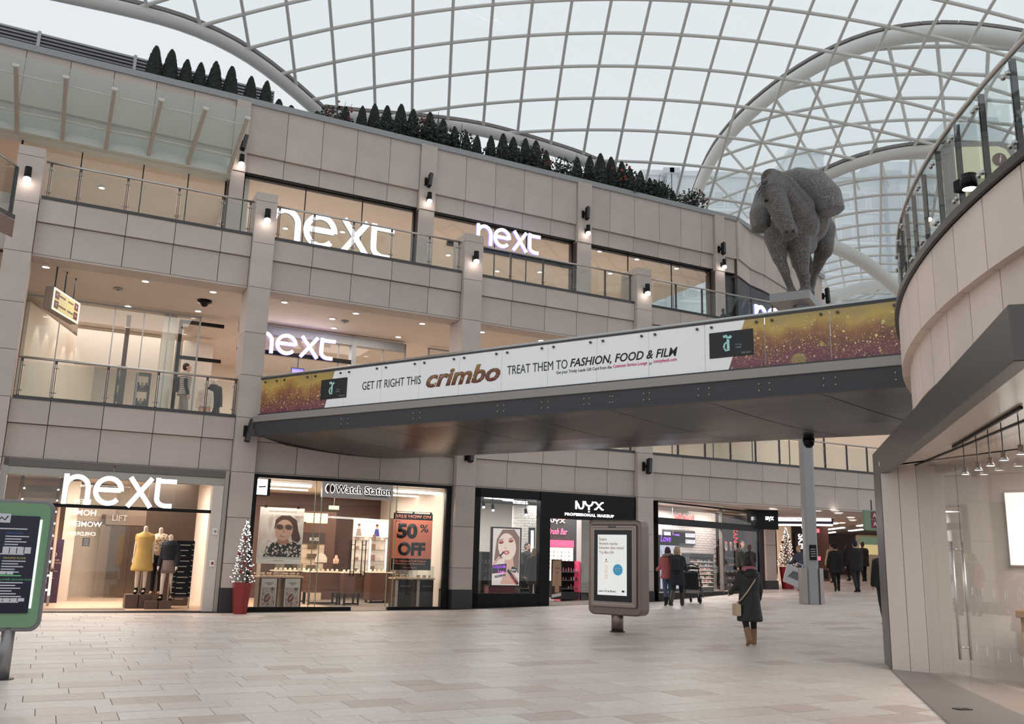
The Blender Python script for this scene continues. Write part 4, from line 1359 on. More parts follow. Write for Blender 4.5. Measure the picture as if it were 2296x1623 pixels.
# first gallery, far left bay: bright shop with lit wall, column, door frame
stc = struct('column_inner', A0, TH, MB().box(-1.62, -1.25, 4.3, 4.7, 4.97, 8.5).mesh('column_inner'), PLAST, 'white column inside the first gallery shop')
dfm = struct('door_1', F(-1.2, 4.15, 4.97), TH, label='black framed opening of the first gallery shop, left bay')
MB().box(0, .1, -.05, .05, 0, 3.4).ob('jamb', BLACK, dfm)
MB().box(0, 1.3, -.05, .05, 2.2, 2.3).ob('transom', BLACK, dfm)
MB().box(0, 1.3, -.05, .05, 3.3, 3.4).ob('head', BLACK, dfm)
MB().box(-1.45, -1.33, .3, .42, 0, 3.4).ob('lift_shaft_post', mat('bronze_post', lin(84, 62, 52), .4, .4), dfm)
sw = struct('wall_inner', F(-5.2, 4.4, 4.97), TH + R(72), MB().box(0, 6.5, 0, .1, 0, 3.4).mesh('wall_inner'), WARMW, 'wall washed by spotlights inside the far left first gallery shop')
for k in range(5):
    p = F(-5.2, 4.4, 8.3) + V((math.cos(TH + R(72)), math.sin(TH + R(72)), 0)) * (.7 + k * .8) + FU * .22
    light('wall_washer', 'SPOT', p, 26, (1, .9, .8), .03, p + V((0, 0, -2.5)) - FU * .25, spot=R(50), blend=.4)
struct('wall_inner', F(-3.9, 7.5, 7.3), TH, MB().box(0, 3, 0, .2, 0, 1.25).mesh('wall_inner'), PLAST, 'white bulkhead inside the far left first gallery shop')
struct('wall_inner', F(-.1, 7.0, 4.97), TH, MB().box(-.6, .35, 0, .2, 0, 3.4).mesh('wall_inner'), PLAST, 'white inner wall behind the first gallery mannequins')
# low ceiling recess behind lower lit sign + screen
p = atpl(667, 835, A0 + FN * 6.5, TH)
t = thing('hanging_screen', 'small blue hanging screen above the footbridge left end', 'screen', p, TH)
MB().box(-.22, .22, 0, .06, -.16, .16).ob('case', BLACK, t)
MB().box(-.2, .2, -.006, 0, -.14, .14).ob('display', nodemat('blue_screen', lambda N, L, co: ramp(N, L, math_(N, L, 'ADD', sepz(N, L, co), .5), [(.36, lin(96, 84, 170)), (.55, lin(170, 150, 220)), (.64, lin(60, 70, 170))]), .3, emit=.8), t)
MB().tube([(0, .03, .16), (0, .03, .7)], .02, 6).ob('hanger', BLACK, t)

# dark display frames inside the far left first gallery shop
for k, (x0, x1, y0, y1, d, lb) in enumerate(((300, 340, 838, 902, 6.2, 'dark wooden display frame deep in the far left first gallery shop'), (255, 285, 822, 902, 5.4, 'tall bronze framed display case behind the first gallery glass'))):
    ua, za = uz(x0, y1, d); ub, zb = uz(x1, y0, d)
    t = thing('display_case', lb, 'cabinet', F(ua, d, 4.97), TH)
    w_ = ub - ua; h_ = zb - 4.97
    CB = mat('case_brown', lin(74, 54, 46), .4, .2)
    for x in (0, w_ - .05):
        MB().box(x, x + .05, 0, .4, 0, h_).ob('upright', CB, t)
    for q in range(5):
        MB().box(0, w_, 0, .4, h_ * q / 4 - (.04 if q else 0), h_ * q / 4 + .01).ob('shelf', CB, t)
        if q < 4:
            for j in range(3):
                MB().lathe([(.05, 0), (.07, .1), (.03, .16), (.03, .22)], 8, (w_ * (j + .7) / 3.6, .2, h_ * q / 4 + .01)).ob('ornament', mat('ornament_%d' % (j % 2), lin(206, 180, 150) if j % 2 else lin(120, 96, 84), .3), t, True)
# ================================================================== PARAPET PLANTING
LEAF = mat('dark_evergreen', lin(33, 37, 30), .85, grain=.5, gscale=30)
LEAF2 = mat('shrub_leaf', lin(46, 52, 42), .6, grain=.5, gscale=20)
def cone_mesh(seed):
    rng = random.Random(seed); mb = MB()
    prof = [(.27, .0), (.30, .12), (.285, .35), (.25, .6), (.205, .85), (.15, 1.07), (.09, 1.22), (.03, 1.3)]
    rings = []
    n = 22; vs = []
    zs = [i / 26 * 1.3 for i in range(27)]
    for z in zs:
        for (r0, z0), (r1, z1) in zip(prof, prof[1:]):
            if z0 <= z <= z1:
                r = r0 + (r1 - r0) * (z - z0) / (z1 - z0)
        for j in range(n):
            a = 2 * PI * j / n
            rr = r * (1 + rng.uniform(-.09, .09)) + rng.uniform(-.006, .006)
            vs.append((rr * math.cos(a), rr * math.sin(a), z + rng.uniform(-.015, .015)))
    fs = [(i * n + j, i * n + (j + 1) % n, (i + 1) * n + (j + 1) % n, (i + 1) * n + j) for i in range(26) for j in range(n)]
    fs.append(tuple(range(26 * n, 27 * n)))
    mb.add(vs, fs)
    for k in range(900):   # leaf sprigs standing proud of the clipped surface
        z = rng.random() ** 1.3 * 1.28; a = rng.random() * 2 * PI
        for (r0, z0), (r1, z1) in zip(prof, prof[1:]):
            if z0 <= z <= z1:
                r = r0 + (r1 - r0) * (z - z0) / (z1 - z0)
        c = V((r * math.cos(a), r * math.sin(a), z)); o = V((math.cos(a), math.sin(a), .9)) * rng.uniform(.012, .026)
        s = V((-math.sin(a), math.cos(a), 0)) * .009
        mb.add([c - s, c + s, c + o], [(0, 1, 2)])
    return mb.mesh('foliage')
CONES = [cone_mesh(s) for s in (1, 2, 3)]
def shrub_mesh(seed, berries=True):
    rng = random.Random(seed); mb = MB()
    for k in range(420):
        d = V((rng.gauss(0, 1), rng.gauss(0, 1), rng.gauss(0, .9))).normalized() * (rng.random() ** .4)
        c = V((d.x * .5, d.y * .35, .38 + d.z * .36))
        a = V((rng.uniform(-1, 1), rng.uniform(-1, 1), rng.uniform(-.4, 1))).normalized()
        b = a.cross(V((rng.uniform(-1, 1), rng.uniform(-1, 1), .3))).normalized()
        l, w = .055, .024
        mb.add([c - a * l, c + b * w, c + a * l, c - b * w], [(0, 1, 2, 3)])
    for k in range(14):
        e = V((rng.uniform(-.45, .45), rng.uniform(-.3, .3), rng.uniform(.4, .85)))
        mb.tube([(e.x * .2, e.y * .2, 0), e * .6, e], [.014, .01, .005], 5)
    return mb.mesh('foliage')
SHR = [shrub_mesh(s) for s in (5, 6)]
BERRY = mat('red_berries', lin(130, 44, 40), .5)
def berry_mesh(seed):
    rng = random.Random(seed); mb = MB()
    for k in range(14):
        mb.ball((rng.uniform(-.45, .45), rng.uniform(-.36, -.1), rng.uniform(.2, .75)), .03, 6, 4)
    return mb.mesh('berries')
BER = berry_mesh(4)
POT = mat('planter_box_grey', lin(70, 70, 72), .6)
# (base px x, base px y, top px y)
CT = [(344, 168, 101), (379, 178, 109), (415, 187, 132), (446, 193, 139), (479, 202, 136), (515, 211, 147), (560, 220, 170), (595, 230, 180), (625, 240, 222), (653, 244, 236), (711, 258, 249),
      (774, 270, 238), (811, 276, 237), (838, 284, 232), (866, 286, 236), (897, 292, 233), (924, 303, 244), (962, 312, 251), (992, 318, 266), (1018, 324, 283), (1045, 332, 299), (1069, 338, 303), (1100, 344, 304), (1127, 350, 299), (1150, 357, 307), (1177, 363, 310), (1201, 368, 315),
      (1224, 374, 337), (1294, 393, 352), (1322, 397, 349), (1346, 406, 344), (1370, 410, 352), (1394, 418, 362), (1413, 422, 377), (1436, 424, 383), (1457, 434, 399), (1471, 436, 406), (1489, 444, 416), (1509, 448, 429)]
DEPTH_D = 4.5
for k, (x, yb, yt) in enumerate(CT):
    d = DEPTH_D if x > 730 else 4.6
    p = atpl(x, yb, A0 + FN * d, TH)
    zt = atpl(x, yt, A0 + FN * d, TH).z
    zb = 15.5
    h = zt - zb
    if h < .5:
        h = .5
    u, _z = uz(x, yb, d)
    loc = F(u, d, zb)
    side = 'before the louvre screen' if x < 730 else ('before the lower arch tube' if x < 1260 else 'nearest the statue')
    kk = k if x < 730 else (k - 11 if x < 1260 else k - 28)
    t = thing('topiary_cone', 'clipped cone tree, %s from the left of those %s' % (ORD[kk], side), 'tree', loc, k * .7, 'clipped cone trees on the parapet')
    s = h / 1.3
    wdt = .82 if h > .9 else .95
    t.scale = (max(wdt, s * .72), max(wdt, s * .72), s)
    obj('foliage', CONES[k % 3], LEAF, t)
    pot = MB().lathe([(.2, -.02), (.24, .02), (.24, .06)], 12).ob('planter', POT, t)
SHP = [(752, 266, 236, 1), (870, 284, 262, 0), (905, 296, 266, 0), (938, 300, 264, 0), (978, 312, 274, 1), (1030, 326, 294, 0), (1112, 346, 326, 0), (1150, 354, 326, 0), (1190, 364, 330, 1), (1262, 384, 352, 0), (1335, 400, 372, 0), (1402, 418, 380, 1), (1462, 432, 402, 0), (1480, 438, 408, 0), (1548, 458, 424, 1)]
for k, (x, yb, yt, red) in enumerate(SHP):
    d = 4.25
    u, z = uz(x, yb, d); zt = uz(x, yt, d)[1]
    zb = 15.6
    t = thing('shrub', 'leafy %sshrub among the parapet cone trees, %s shrub from the left' % ('red berried ' if red else '', ORD[k]), 'shrub', F(u, d, zb), TH + k, 'shrubs on the parapet')
    s = max(.75, (zt - zb) / .76)
    t.scale = (s * .95, s * .95, s)
    obj('foliage', SHR[k % 2], LEAF2, t)
    if red:
        obj('berries', BER, BERRY, t)['kind'] = 'stuff'
# louvred plant screen behind the first trees
ls = thing('louvre_screen', 'grey louvred plant screen behind the parapet, top left', 'screen', F(0, 6.4, 15.5), TH)
u0, z0 = uz(-60, 30, 6.4)
LOU = mat('louvre_grey', lin(150, 148, 154), .5)
def ztop(u):
    return 17.55
uA = uz(-80, 40, 6.4)[0]; uB = 1.4
zl = uz(0, 48, 6.4)[1]; zr = uz(690, 236, 6.4)[1]
zt_ = zl
nsl = 18
for k in range(nsl):
    z = .1 + (zl - 15.5 - .1) * k / nsl
    MB().add([(uA, 0, z), (uB, 0, z), (uB, .07, z + .09), (uA, .07, z + .09), (uA, 0, z + .02), (uB, 0, z + .02), (uB, .07, z + .11), (uA, .07, z + .11)], [(0, 1, 5, 4), (4, 5, 6, 7), (3, 2, 1, 0)]).ob('slat', LOU, ls)
MB().box(uA, uB, .12, .14, 0, zl - 15.5).ob('back_panel', mat('louvre_dark', lin(84, 82, 88), .7), ls)
for px in (82, 305):
    u = uz(px, 120, 6.4)[0]
    MB().box(u - .05, u + .05, -.03, .1, 0, zl - 15.5).ob('upright', mat('upright_grey', lin(192, 190, 194), .5), ls)

# ================================================================== BUILDINGS BEYOND THE ROOF, HAZE PUT INTO THEIR COLOURS
def tower(name, label, px0, px1, ytop, y, depth, col, floors=0, cols=6, z0=-2, gable=None, shade=.9):
    a, b = aty(px0, ytop, y), aty(px1, ytop, y)
    zt = (a.z + b.z) / 2
    t = thing(name, label, 'building', V(((a.x + b.x) / 2, y, z0)))
    w = b.x - a.x; h = zt - z0
    cm = mat('haze_tint_stone_%d' % col[0], lin(*col), .9)  # pale low-contrast colours stand in for the haze of distance
    if gable:
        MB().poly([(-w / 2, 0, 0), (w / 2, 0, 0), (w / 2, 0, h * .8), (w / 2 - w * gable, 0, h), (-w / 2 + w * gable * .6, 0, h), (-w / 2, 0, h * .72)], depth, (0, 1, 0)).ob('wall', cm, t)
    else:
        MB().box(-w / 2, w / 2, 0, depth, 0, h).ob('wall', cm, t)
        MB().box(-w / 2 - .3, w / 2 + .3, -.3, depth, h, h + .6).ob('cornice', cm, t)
    wm = mat('haze_tint_window_%d' % col[0], lin(*(int(c * .95) for c in col)), .4)
    lm = mat('haze_tint_mullion_%d' % col[0], lin(*(min(255, int(c * 1.04)) for c in col)), .6)
    fh = 3.6
    for k in range(floors):
        z = h - 2.6 - k * fh
        for c in range(cols):
            x0 = -w / 2 + w * (c + .08) / cols; x1 = -w / 2 + w * (c + .92) / cols
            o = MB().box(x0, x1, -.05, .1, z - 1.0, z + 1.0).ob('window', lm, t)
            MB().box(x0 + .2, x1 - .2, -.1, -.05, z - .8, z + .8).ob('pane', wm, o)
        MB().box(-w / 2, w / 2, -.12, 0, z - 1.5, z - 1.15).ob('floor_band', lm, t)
    return t
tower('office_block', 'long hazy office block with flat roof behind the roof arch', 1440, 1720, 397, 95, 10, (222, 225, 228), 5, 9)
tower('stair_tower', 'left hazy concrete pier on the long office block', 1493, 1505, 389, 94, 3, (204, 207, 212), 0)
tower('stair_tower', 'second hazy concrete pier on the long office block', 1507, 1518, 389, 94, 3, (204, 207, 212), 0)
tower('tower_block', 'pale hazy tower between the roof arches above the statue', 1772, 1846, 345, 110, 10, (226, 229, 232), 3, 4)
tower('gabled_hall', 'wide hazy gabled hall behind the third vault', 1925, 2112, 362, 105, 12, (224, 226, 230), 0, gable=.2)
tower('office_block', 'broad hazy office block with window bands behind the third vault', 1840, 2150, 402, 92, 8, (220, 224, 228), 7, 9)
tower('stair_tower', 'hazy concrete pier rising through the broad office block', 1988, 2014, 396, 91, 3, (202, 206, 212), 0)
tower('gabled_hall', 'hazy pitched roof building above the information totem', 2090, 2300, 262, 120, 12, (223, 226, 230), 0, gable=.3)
# ================================================================== FIGURES
def figure(t, h=1.7, step=0.0, arms=((.15, .12, .2), (.15, .12, .2)), lean=0.0, bend=0.0, skin=None, top=None, top_hem=.85, flare=1.0, legs=None, shoe=None, hair=None, hairmt=None,
           head=True, sleeves=True, bulk=1.0, face=False, vox=.014, boots=None, nm=('coat', 'trousers', 'shoe'), look=0.0, feet_gap=.09, bare_leg=False):
    'a standing or walking person facing local -y, feet on z = 0; the body is one skin, clothes are children'
    k = h / 1.7
    skin = skin or mat('skin', lin(198, 160, 142), .55)
    B = MB()
    def P(x, y, z):
        return V((x, y - lean * max(0, z - .9), z)) * k
    J = {}
    for s, ph in ((-1, 1), (1, -1)):
        a = step * ph
        hip = P(s * feet_gap, 0, .93)
        kb = max(0, -a) * .9 + (.05 if not step else .12)
        kn = hip + V((0, -math.sin(a + kb * .3) * .45, -math.cos(a) * .44)) * k
        an = kn + V((0, -math.sin(a - kb) * .42, -math.cos(a - kb) * .41)) * k
        J[s] = (hip, kn, an)
    low = min(J[-1][2].z, J[1][2].z)
    dz = .085 * k - low
    for s in J:
        J[s] = tuple(p + V((0, 0, dz)) for p in J[s])
    up = V((0, 0, dz))
    def Q(x, y, z):
        return P(x, y, z) + up
    A = {}
    for s, (sw, out, eb) in ((-1, arms[0]), (1, arms[1])):
        sh = Q(s * (.15 + .02 * bulk), 0, 1.385)
        el = sh + V((s * math.sin(out) * .29, -math.sin(sw) * .29, -math.cos(sw) * math.cos(out) * .29)) * k
        wr_ = el + V((s * math.sin(out) * .12, -math.sin(sw + eb) * .25, -math.cos(sw + eb) * .25)) * k
        A[s] = (sh, el, wr_)
    # skin body
    B.cap(Q(0, 0, 1.0), Q(0, -.01, 1.3), .125 * k, .13 * k)
    B.cap(Q(-.12, 0, 1.38), Q(.12, 0, 1.38), .07 * k, .07 * k)
    B.ball(Q(0, .01, .96), (.155 * k, .11 * k, .12 * k))
    B.cap(Q(0, 0, 1.4), Q(0, -.015, 1.52), .055 * k, .05 * k)
    for s in (-1, 1):
        hip, kn, an = J[s]
        B.cap(hip, kn, .085 * k, .055 * k); B.cap(kn, an, .053 * k, .036 * k)
        B.cap(an, an + V((0, -.12, -.05)) * k, .036 * k, .028 * k)
        sh, el, w = A[s]
        B.cap(sh, el, .046 * k, .036 * k); B.cap(el, w, .035 * k, .024 * k)
        dr = (w - el).normalized(); sd = dr.cross(V((1, 0, 0))).normalized()
        B.cap(w, w + dr * .085 * k, .028 * k, .034 * k)
        for fi in range(4):
            b0 = w + (dr * .085 + sd * (fi - 1.5) * .019) * k
            ln = (.062, .074, .07, .054)[fi]
            m1 = b0 + (dr * ln * .6 + V((-s * .006, 0, 0))) * k
            B.cap(b0, m1, .0095 * k, .009 * k, 6); B.cap(m1, m1 + (dr * ln * .45 + V((-s * .018, 0, 0))) * k, .009 * k, .008 * k, 6)
        th = w + (dr * .03 - sd * .03) * k
        B.cap(th, th + (dr * .05 - sd * .02) * k, .012 * k, .0095 * k, 6)
    if head:
        rt = M.Rotation(look, 3, 'Z')
        hc = Q(0, -.025, 1.615)
        def Hh(x, y, z):
            return hc + rt @ (V((x, y, z)) * k)
        B.ball(Hh(0, .015, .02), (.074 * k, .092 * k, .098 * k), 14, 10, rt)
        B.ball(Hh(0, -.02, -.05), (.056 * k, .068 * k, .07 * k), 12, 8, rt)
        B.cap(Hh(0, -.085, .01), Hh(0, -.105, -.025), .009 * k, .014 * k, 6)
        B.ball(Hh(0, -.085, -.062), (.024 * k, .01 * k, .011 * k), 8, 5)
        for s in (-1, 1):
            B.ball(Hh(s * .078, .01, -.005), (.012 * k, .022 * k, .032 * k), 8, 5)
        if face:
            for s in (-1, 1):
                E_ = MB().ball(Hh(s * .03, -.083, .018), (.012 * k, .008 * k, .009 * k), 8, 6).ob('eye', mat('eye_dark', lin(50, 38, 34), .2), t, True)
                MB().bar(Hh(s * .014, -.09, .038), Hh(s * .046, -.084, .04), .006 * k).ob('eyebrow', hairmt or mat('hair_dark', lin(46, 36, 32), .7), t)
            MB().ball(Hh(0, -.091, -.062), (.022 * k, .007 * k, .007 * k), 8, 5).ob('mouth', mat('lip', lin(160, 96, 92), .5), t, True)
    blob(B, 'body', skin, t, vox, 4)
    if legs and not bare_leg:
        T = MB()
        T.ball(Q(0, .01, .95), (.17 * k, .125 * k, .13 * k))
        for s in (-1, 1):
            hip, kn, an = J[s]
            T.cap(hip, kn, .098 * k, .072 * k); T.cap(kn, an + V((0, 0, .0)), .07 * k, .05 * k)
        blob(T, nm[1], legs, t, vox * 1.15, 4)
    if shoe:
        for s in (-1, 1):
            hip, kn, an = J[s]
            S_ = MB()
            sl = (an - kn).normalized()
            fw = V((0, -1, 0)) - sl * V((0, -1, 0)).dot(sl); fw.normalize()
            S_.cap(an - fw * .05 * k + sl * .04 * k, an + fw * .15 * k + sl * .05 * k, .044 * k, .034 * k)
            S_.cap(an - sl * .04 * k, an + sl * .03 * k, .05 * k, .05 * k)
            if boots:
                S_.cap(an - sl * boots * k, an + sl * .02 * k, .068 * k, .062 * k)
            blob(S_, nm[2], shoe, t, vox, 2)
    if top:
        C = MB()
        b = bulk
        z0 = top_hem
        pr = [(.17 * flare * b, z0), (.175 * flare * b, z0 + .05), (.165 * b * (1 + flare) / 2, (z0 + 1.05) / 2), (.16 * b, 1.08), (.175 * b, 1.25), (.18 * b, 1.36), (.12 * b, 1.45), (.065, 1.49)]
        L0 = len(C.v)
        C.lathe([(r, z) for r, z in pr], 20, (0, 0, 0), 1.12, .88)
        C.v = [tuple(Q(*v)) for v in C.v]
        for s in (-1, 1):
            sh, el, w = A[s]
            if sleeves:
                C.cap(Q(s * .05, 0, 1.45), sh, .05 * k, .062 * b * k); C.cap(sh, el, .066 * b * k, .064 * b * k); C.cap(el, w + (w - el).normalized() * .0, .066 * b * k, .055 * b * k)
            else:
                C.cap(sh, sh.lerp(el, .3), .062 * b * k, .056 * b * k)
        blob(C, nm[0], top, t, vox * 1.15, 5)
    if hair and head:
        Hm = hairmt or mat('hair_dark', lin(46, 36, 32), .7)
        Hb = MB()
        if hair != 'bald':
            Hb.ball(Hh(0, .03, .04), (.084 * k, .094 * k, .094 * k), 14, 10)
            Hb.ball(Hh(0, .045, -.01), (.08 * k, .078 * k, .08 * k), 12, 8)
        if hair == 'long':
            for s in (-1, 0, 1):
                Hb.cap(Hh(s * .05, .06, .0), Hh(s * .06, .075, -.2), .05 * k, .04 * k)
        if hair == 'bob':
            for s in (-1, 0, 1):
                Hb.cap(Hh(s * .05, .045, .0), Hh(s * .055, .05, -.1), .052 * k, .045 * k)
        if hair == 'bun':
            Hb.ball(Hh(0, .1, .11), .05 * k)
        if hair == 'hat':
            Hb.ball(Hh(0, .01, .06), (.092 * k, .104 * k, .09 * k), 14, 9); Hb.ball(Hh(0, .01, .15), .03 * k)
        blob(Hb, 'hat' if hair == 'hat' else 'hair', Hm, t, vox, 2)
    return J, A, Q

MANN = mat('mannequin_cream', lin(222, 202, 186), .4)
def plaid(N, L, co):
    vals = []
    out = None
    a = N('ShaderNodeTexWave'); a.inputs['Scale'].default_value = 14; L(co, a.inputs['Vector'])
    b = N('ShaderNodeTexWave'); b.bands_direction = 'Z'; b.inputs['Scale'].default_value = 14; L(co, b.inputs['Vector'])
    return ramp(N, L, math_(N, L, 'MULTIPLY', math_(N, L, 'ADD', a.outputs[0], b.outputs[0]), .5), [(.2, lin(96, 80, 76)), (.8, lin(150, 132, 124))])

# flat printed shapes
def flat(parent, pts, mt, y, nm='print'):
    return MB().poly([(x, y, z) for x, z in pts], .002, (0, -1, 0)).ob(nm, mt, parent)
def oval(cx, cz, rx, rz, a=0, n=18):
    ca, sa = math.cos(R(a)), math.sin(R(a))
    return [(cx + rx * math.cos(2 * PI * i / n) * ca - rz * math.sin(2 * PI * i / n) * sa, cz + rx * math.cos(2 * PI * i / n) * sa + rz * math.sin(2 * PI * i / n) * ca) for i in range(n)]

# ================================================================== CLOTHES SHOP ENTRANCE (left ground bay)
FZ = .11
dr2 = struct('door_2', F(0, 0, 0), TH, label='metal framed entrance of the clothes shop, ground floor left')
FRM = mat('anodised_frame', lin(168, 160, 152), .35, .5)
LOUV = mat('header_louvre', lin(106, 98, 94), .4, .3)
MB().box(-5.1, -2.75, .0, .2, 3.4, 3.58).ob('header_louvre', LOUV, dr2); MB().box(-2.73, -.12, .0, .2, 3.4, 3.58).ob('header_louvre', LOUV, dr2)
MB().box(-5.14, -.08, .03, .25, 3.2, 3.4).ob('header', FRM, dr2, bevel=.01)
MB().box(-5.14, -5.0, .0, .25, FZ, 3.58).ob('jamb', FRM, dr2); MB().box(-.13, -.03, .0, .25, FZ, 3.58).ob('jamb', FRM, dr2)
MB().box(-.4, -.14, -.0, .3, FZ, 3.2).ob('door_pocket', mat('pocket_white', lin(212, 200, 190), .5), dr2)
MB().box(-5.0, -.13, .02, .1, 2.5, 2.58).ob('transom', BLACK, dr2)
MB().box(-4.99, -.41, .05, .062, 2.59, 3.19).ob('fanlight', GLASS, dr2)
MB().box(-5.1, -.1, .0, .3, FZ - .02, FZ + .01).ob('threshold', STEELD, dr2)
for z, nm, lb in ((2.05, 'intercom', 'white entry intercom on the clothes shop door pocket'), (1.27, 'call_point', 'small red fire call point on the clothes shop door pocket')):
    t = thing(nm, lb, 'device', F(-.26, -.02, z), TH)
    MB().box(-.06, .06, -.03, .018, -.08, .08).ob('body', WHITE, t, bevel=.01)
    MB().box(-.03, .03, -.036, -.03, -.03, .04).ob('button', mat('device_red', lin(150, 60, 55), .4) if z < 2 else GREYP, t)
for k, u in enumerate((-3.9, -1.7)):
    light('entrance_light', 'AREA', F(u, 2.0 + k, 3.45), 190, (1, .9, .8), 2.0, 2.5, rot=(0, 0, TH))
# dark brown display wall
wall('wall_inner', uz(318, 1250, 2.3)[0], -.42, 2.3, 2.4, FZ, 3.4, mat('display_brown', lin(92, 76, 66), .6), 'dark brown display wall behind the entrance mannequins')
wall('wall_inner', -3.4, -2.2, 6.7, 6.9, 2.35, 3.4, PLAST, 'white bulkhead over the lift doors')
# mat
t = thing('door_mat', 'long grey entrance mat inside the clothes shop', 'mat', F(-3.1, .9, FZ), TH)
MB().box(-1.1, 1.0, -.35, .35, 0, .012).ob('mat', mat('mat_grey', lin(120, 106, 98), .9), t)
# escalator
es = thing('escalator', 'escalator climbing behind the entrance sign of the clothes shop', 'escalator', F(uz(92, 1100, 5.0)[0], 1.4, FZ), TH)
ESC = mat('escalator_step', lin(120, 104, 92), .5, .3)
for k in range(16):
    MB().box(-.4, .4, k * .3, k * .3 + .32, k * .2, k * .2 + .2).ob('step', ESC, es)
for s in (-1, 1):
    x = s * .5
    MB().poly([(x - .03, 0, .05), (x - .03, 4.8, 3.25), (x - .03, 4.8, 3.5), (x - .03, 0, .3)], .06, (1, 0, 0)).ob('skirt', FRM, es)
    MB().poly([(x - .008, 0, .3), (x - .008, 4.8, 3.5), (x - .008, 4.8, 4.1), (x - .008, 0, .95)], .016, (1, 0, 0)).ob('glass_side', GLASSB, es)
    MB().tube([(x, -.2, .9), (x, 0, .98), (x, 4.7, 4.1)], .04, 8).ob('handrail', mat('rubber_brown', lin(110, 92, 78), .5), es, True)
    lb = MB()
    for k in range(9):
        lb.ball((x - s * .06, .3 + k * .5, .42 + k * .333), .025, 8, 5)
    lb.ob('skirt_lights', EMDL, es)['kind'] = 'stuff'
wall('wall_inner', -3.62, -3.3, 4.6, 6.8, FZ, 3.4, WARMW, 'cream wall between the escalator and the lift')
# purple stand-up sign
u, z = uz(118, 1272, 3.6)
t = thing('floor_banner', 'tall dark purple standing sign left of the lift', 'sign', F(u, 3.6, FZ), TH + R(4))
zt = uz(126, 1209, 3.6)[1] - FZ
MB().box(-.2, .2, 0, .05, 0, zt).ob('board', mat('deep_purple', lin(62, 40, 62), .5), t)
GOLD = mat('sign_cream_ink', lin(206, 178, 160), .5)
for s_, z, h_ in (('CUSTOMER', .66, .05), ('COLLECTIONS', .615, .05), ('HOME', .53, .035), ('STORE ORDER', .49, .035), ('FIRST', .42, .035), ('FLOOR', .38, .035)):
    o = obj('lettering', text_mesh(s_, None, h_ * .8, .002, align='CENTER'), GOLD, t); o.location = (0, -.002, zt * z)
stm = MB(); stroke(stm, arc(0, zt * .76, .055, 0, 360, 20)[:-1], .014, -.004, 0, True); stm.tube([(0, -.003, zt * .76 - .02), (0, -.003, zt * .76 + .02)], .006, 6); stm.ob('emblem', GOLD, t)
# lift
u0, zz = uz(215, 1270, 6.3); u1, zz = uz(340, 1270, 6.3)
lf = struct('door_3', F(u0, 6.3, FZ), TH, label='steel lift doors at the rear of the clothes shop entrance')
W_ = u1 - u0
LIFT = mat('lift_steel', lin(150, 132, 120), .3, .6)
MB().box(0, W_, .1, .2, 0, 2.45).ob('surround', LIFT, lf)
MB().box(.0, .12, -.02, .15, 0, 2.45).ob('jamb', LIFT, lf); MB().box(W_ - .12, W_, -.02, .15, 0, 2.45).ob('jamb', LIFT, lf); MB().box(0, W_, -.02, .15, 2.15, 2.45).ob('lintel', LIFT, lf)
MB().box(.3, W_ * .55, .02, .1, 0.02, 2.1).ob('lift_door', mat('lift_door_steel', lin(120, 108, 100), .22, .8), lf); MB().box(W_ * .56, W_ - .2, .02, .1, 0.02, 2.1).ob('lift_door', mat('lift_door_steel', lin(120, 108, 100), .22, .8), lf)
t = thing('word_sign', 'white LIFT letters above the lift doors', 'sign', F(uz(252, 1160, 6.2)[0], 6.2, uz(252, 1167, 6.2)[1]), TH)
text('LIFT', t, (0, 0, 0), WHITE, w=uz(286, 1160, 6.2)[0] - uz(252, 1160, 6.2)[0], name='letters')
t = thing('lift_panel', 'black notice panel on the lift lobby wall', 'sign', F(uz(193, 1215, 6.0)[0], 6.0, uz(193, 1215, 6.0)[1]), TH)
MB().box(-.1, .1, 0, .02, -.12, .12).ob('panel', CHAR, t)
for k in range(4):
    MB().box(-.07, .07, -.004, 0, -.09 + k * .05, -.065 + k * .05).ob('strip', GREYP, t)
# directory words seen from behind on the glass lobby screen
ms = thing('glass_screen', 'glass lobby screen with reversed white floor directory words', 'screen', F(uz(150, 1330, 4.4)[0], 4.4, FZ), TH)
MB().box(0, 1.3, 0, .012, 0, 3.2).ob('glass', GLASS, ms)
for s_, x0, x1, y in (('MEN', 165, 203, 1131), ('HOME', 160, 215, 1155), ('WOMEN', 158, 228, 1180), ('CHILDREN', 155, 214, 1200)):
    a, z = uz(x0, y, 4.4); b, _z = uz(x1, y, 4.4)
    text(s_, ms, (a - uz(150, 1330, 4.4)[0], -.003, z - FZ), WHITE, w=b - a, mirror=True, bold=.02)
# mannequins on plinth boxes
PLM = mat('plinth_wood', lin(88, 66, 54), .5, grain=.15, gscale=4)
for k, (x, d, w, hgt) in enumerate(((307, 1.5, .62, .34), (352, 1.2, .62, .2))):
    t = thing('display_plinth', ('tall' if k == 0 else 'low') + ' brown display box under the entrance mannequins', 'plinth', F(uz(x, 1350, d)[0], d, FZ), TH)
    MB().box(-w / 2, -.01, -.3, .3, 0, hgt).ob('box', PLM, t, bevel=.005); MB().box(.01, w / 2, -.3, .3, 0, hgt).ob('box', PLM, t, bevel=.005)
def mannequin(label, px, d, zb, h, rz, **k):
    t = thing('mannequin', label, 'mannequin', F(uz(px, 1330, d)[0], d, zb), TH + rz)
    J, A, Q = figure(t, h, head=False, skin=MANN, **k)
    MB().tube([(0, .12, -.0), (0, .12, .9 * h / 1.7)], .012, 6).ob('support_rod', STEEL, t)
    nk = MB().cap(Q(0, -.01, 1.42), Q(0, -.03, 1.58), .058, .055); nk.ob('neck_cap', MANN, t, True)
    return t
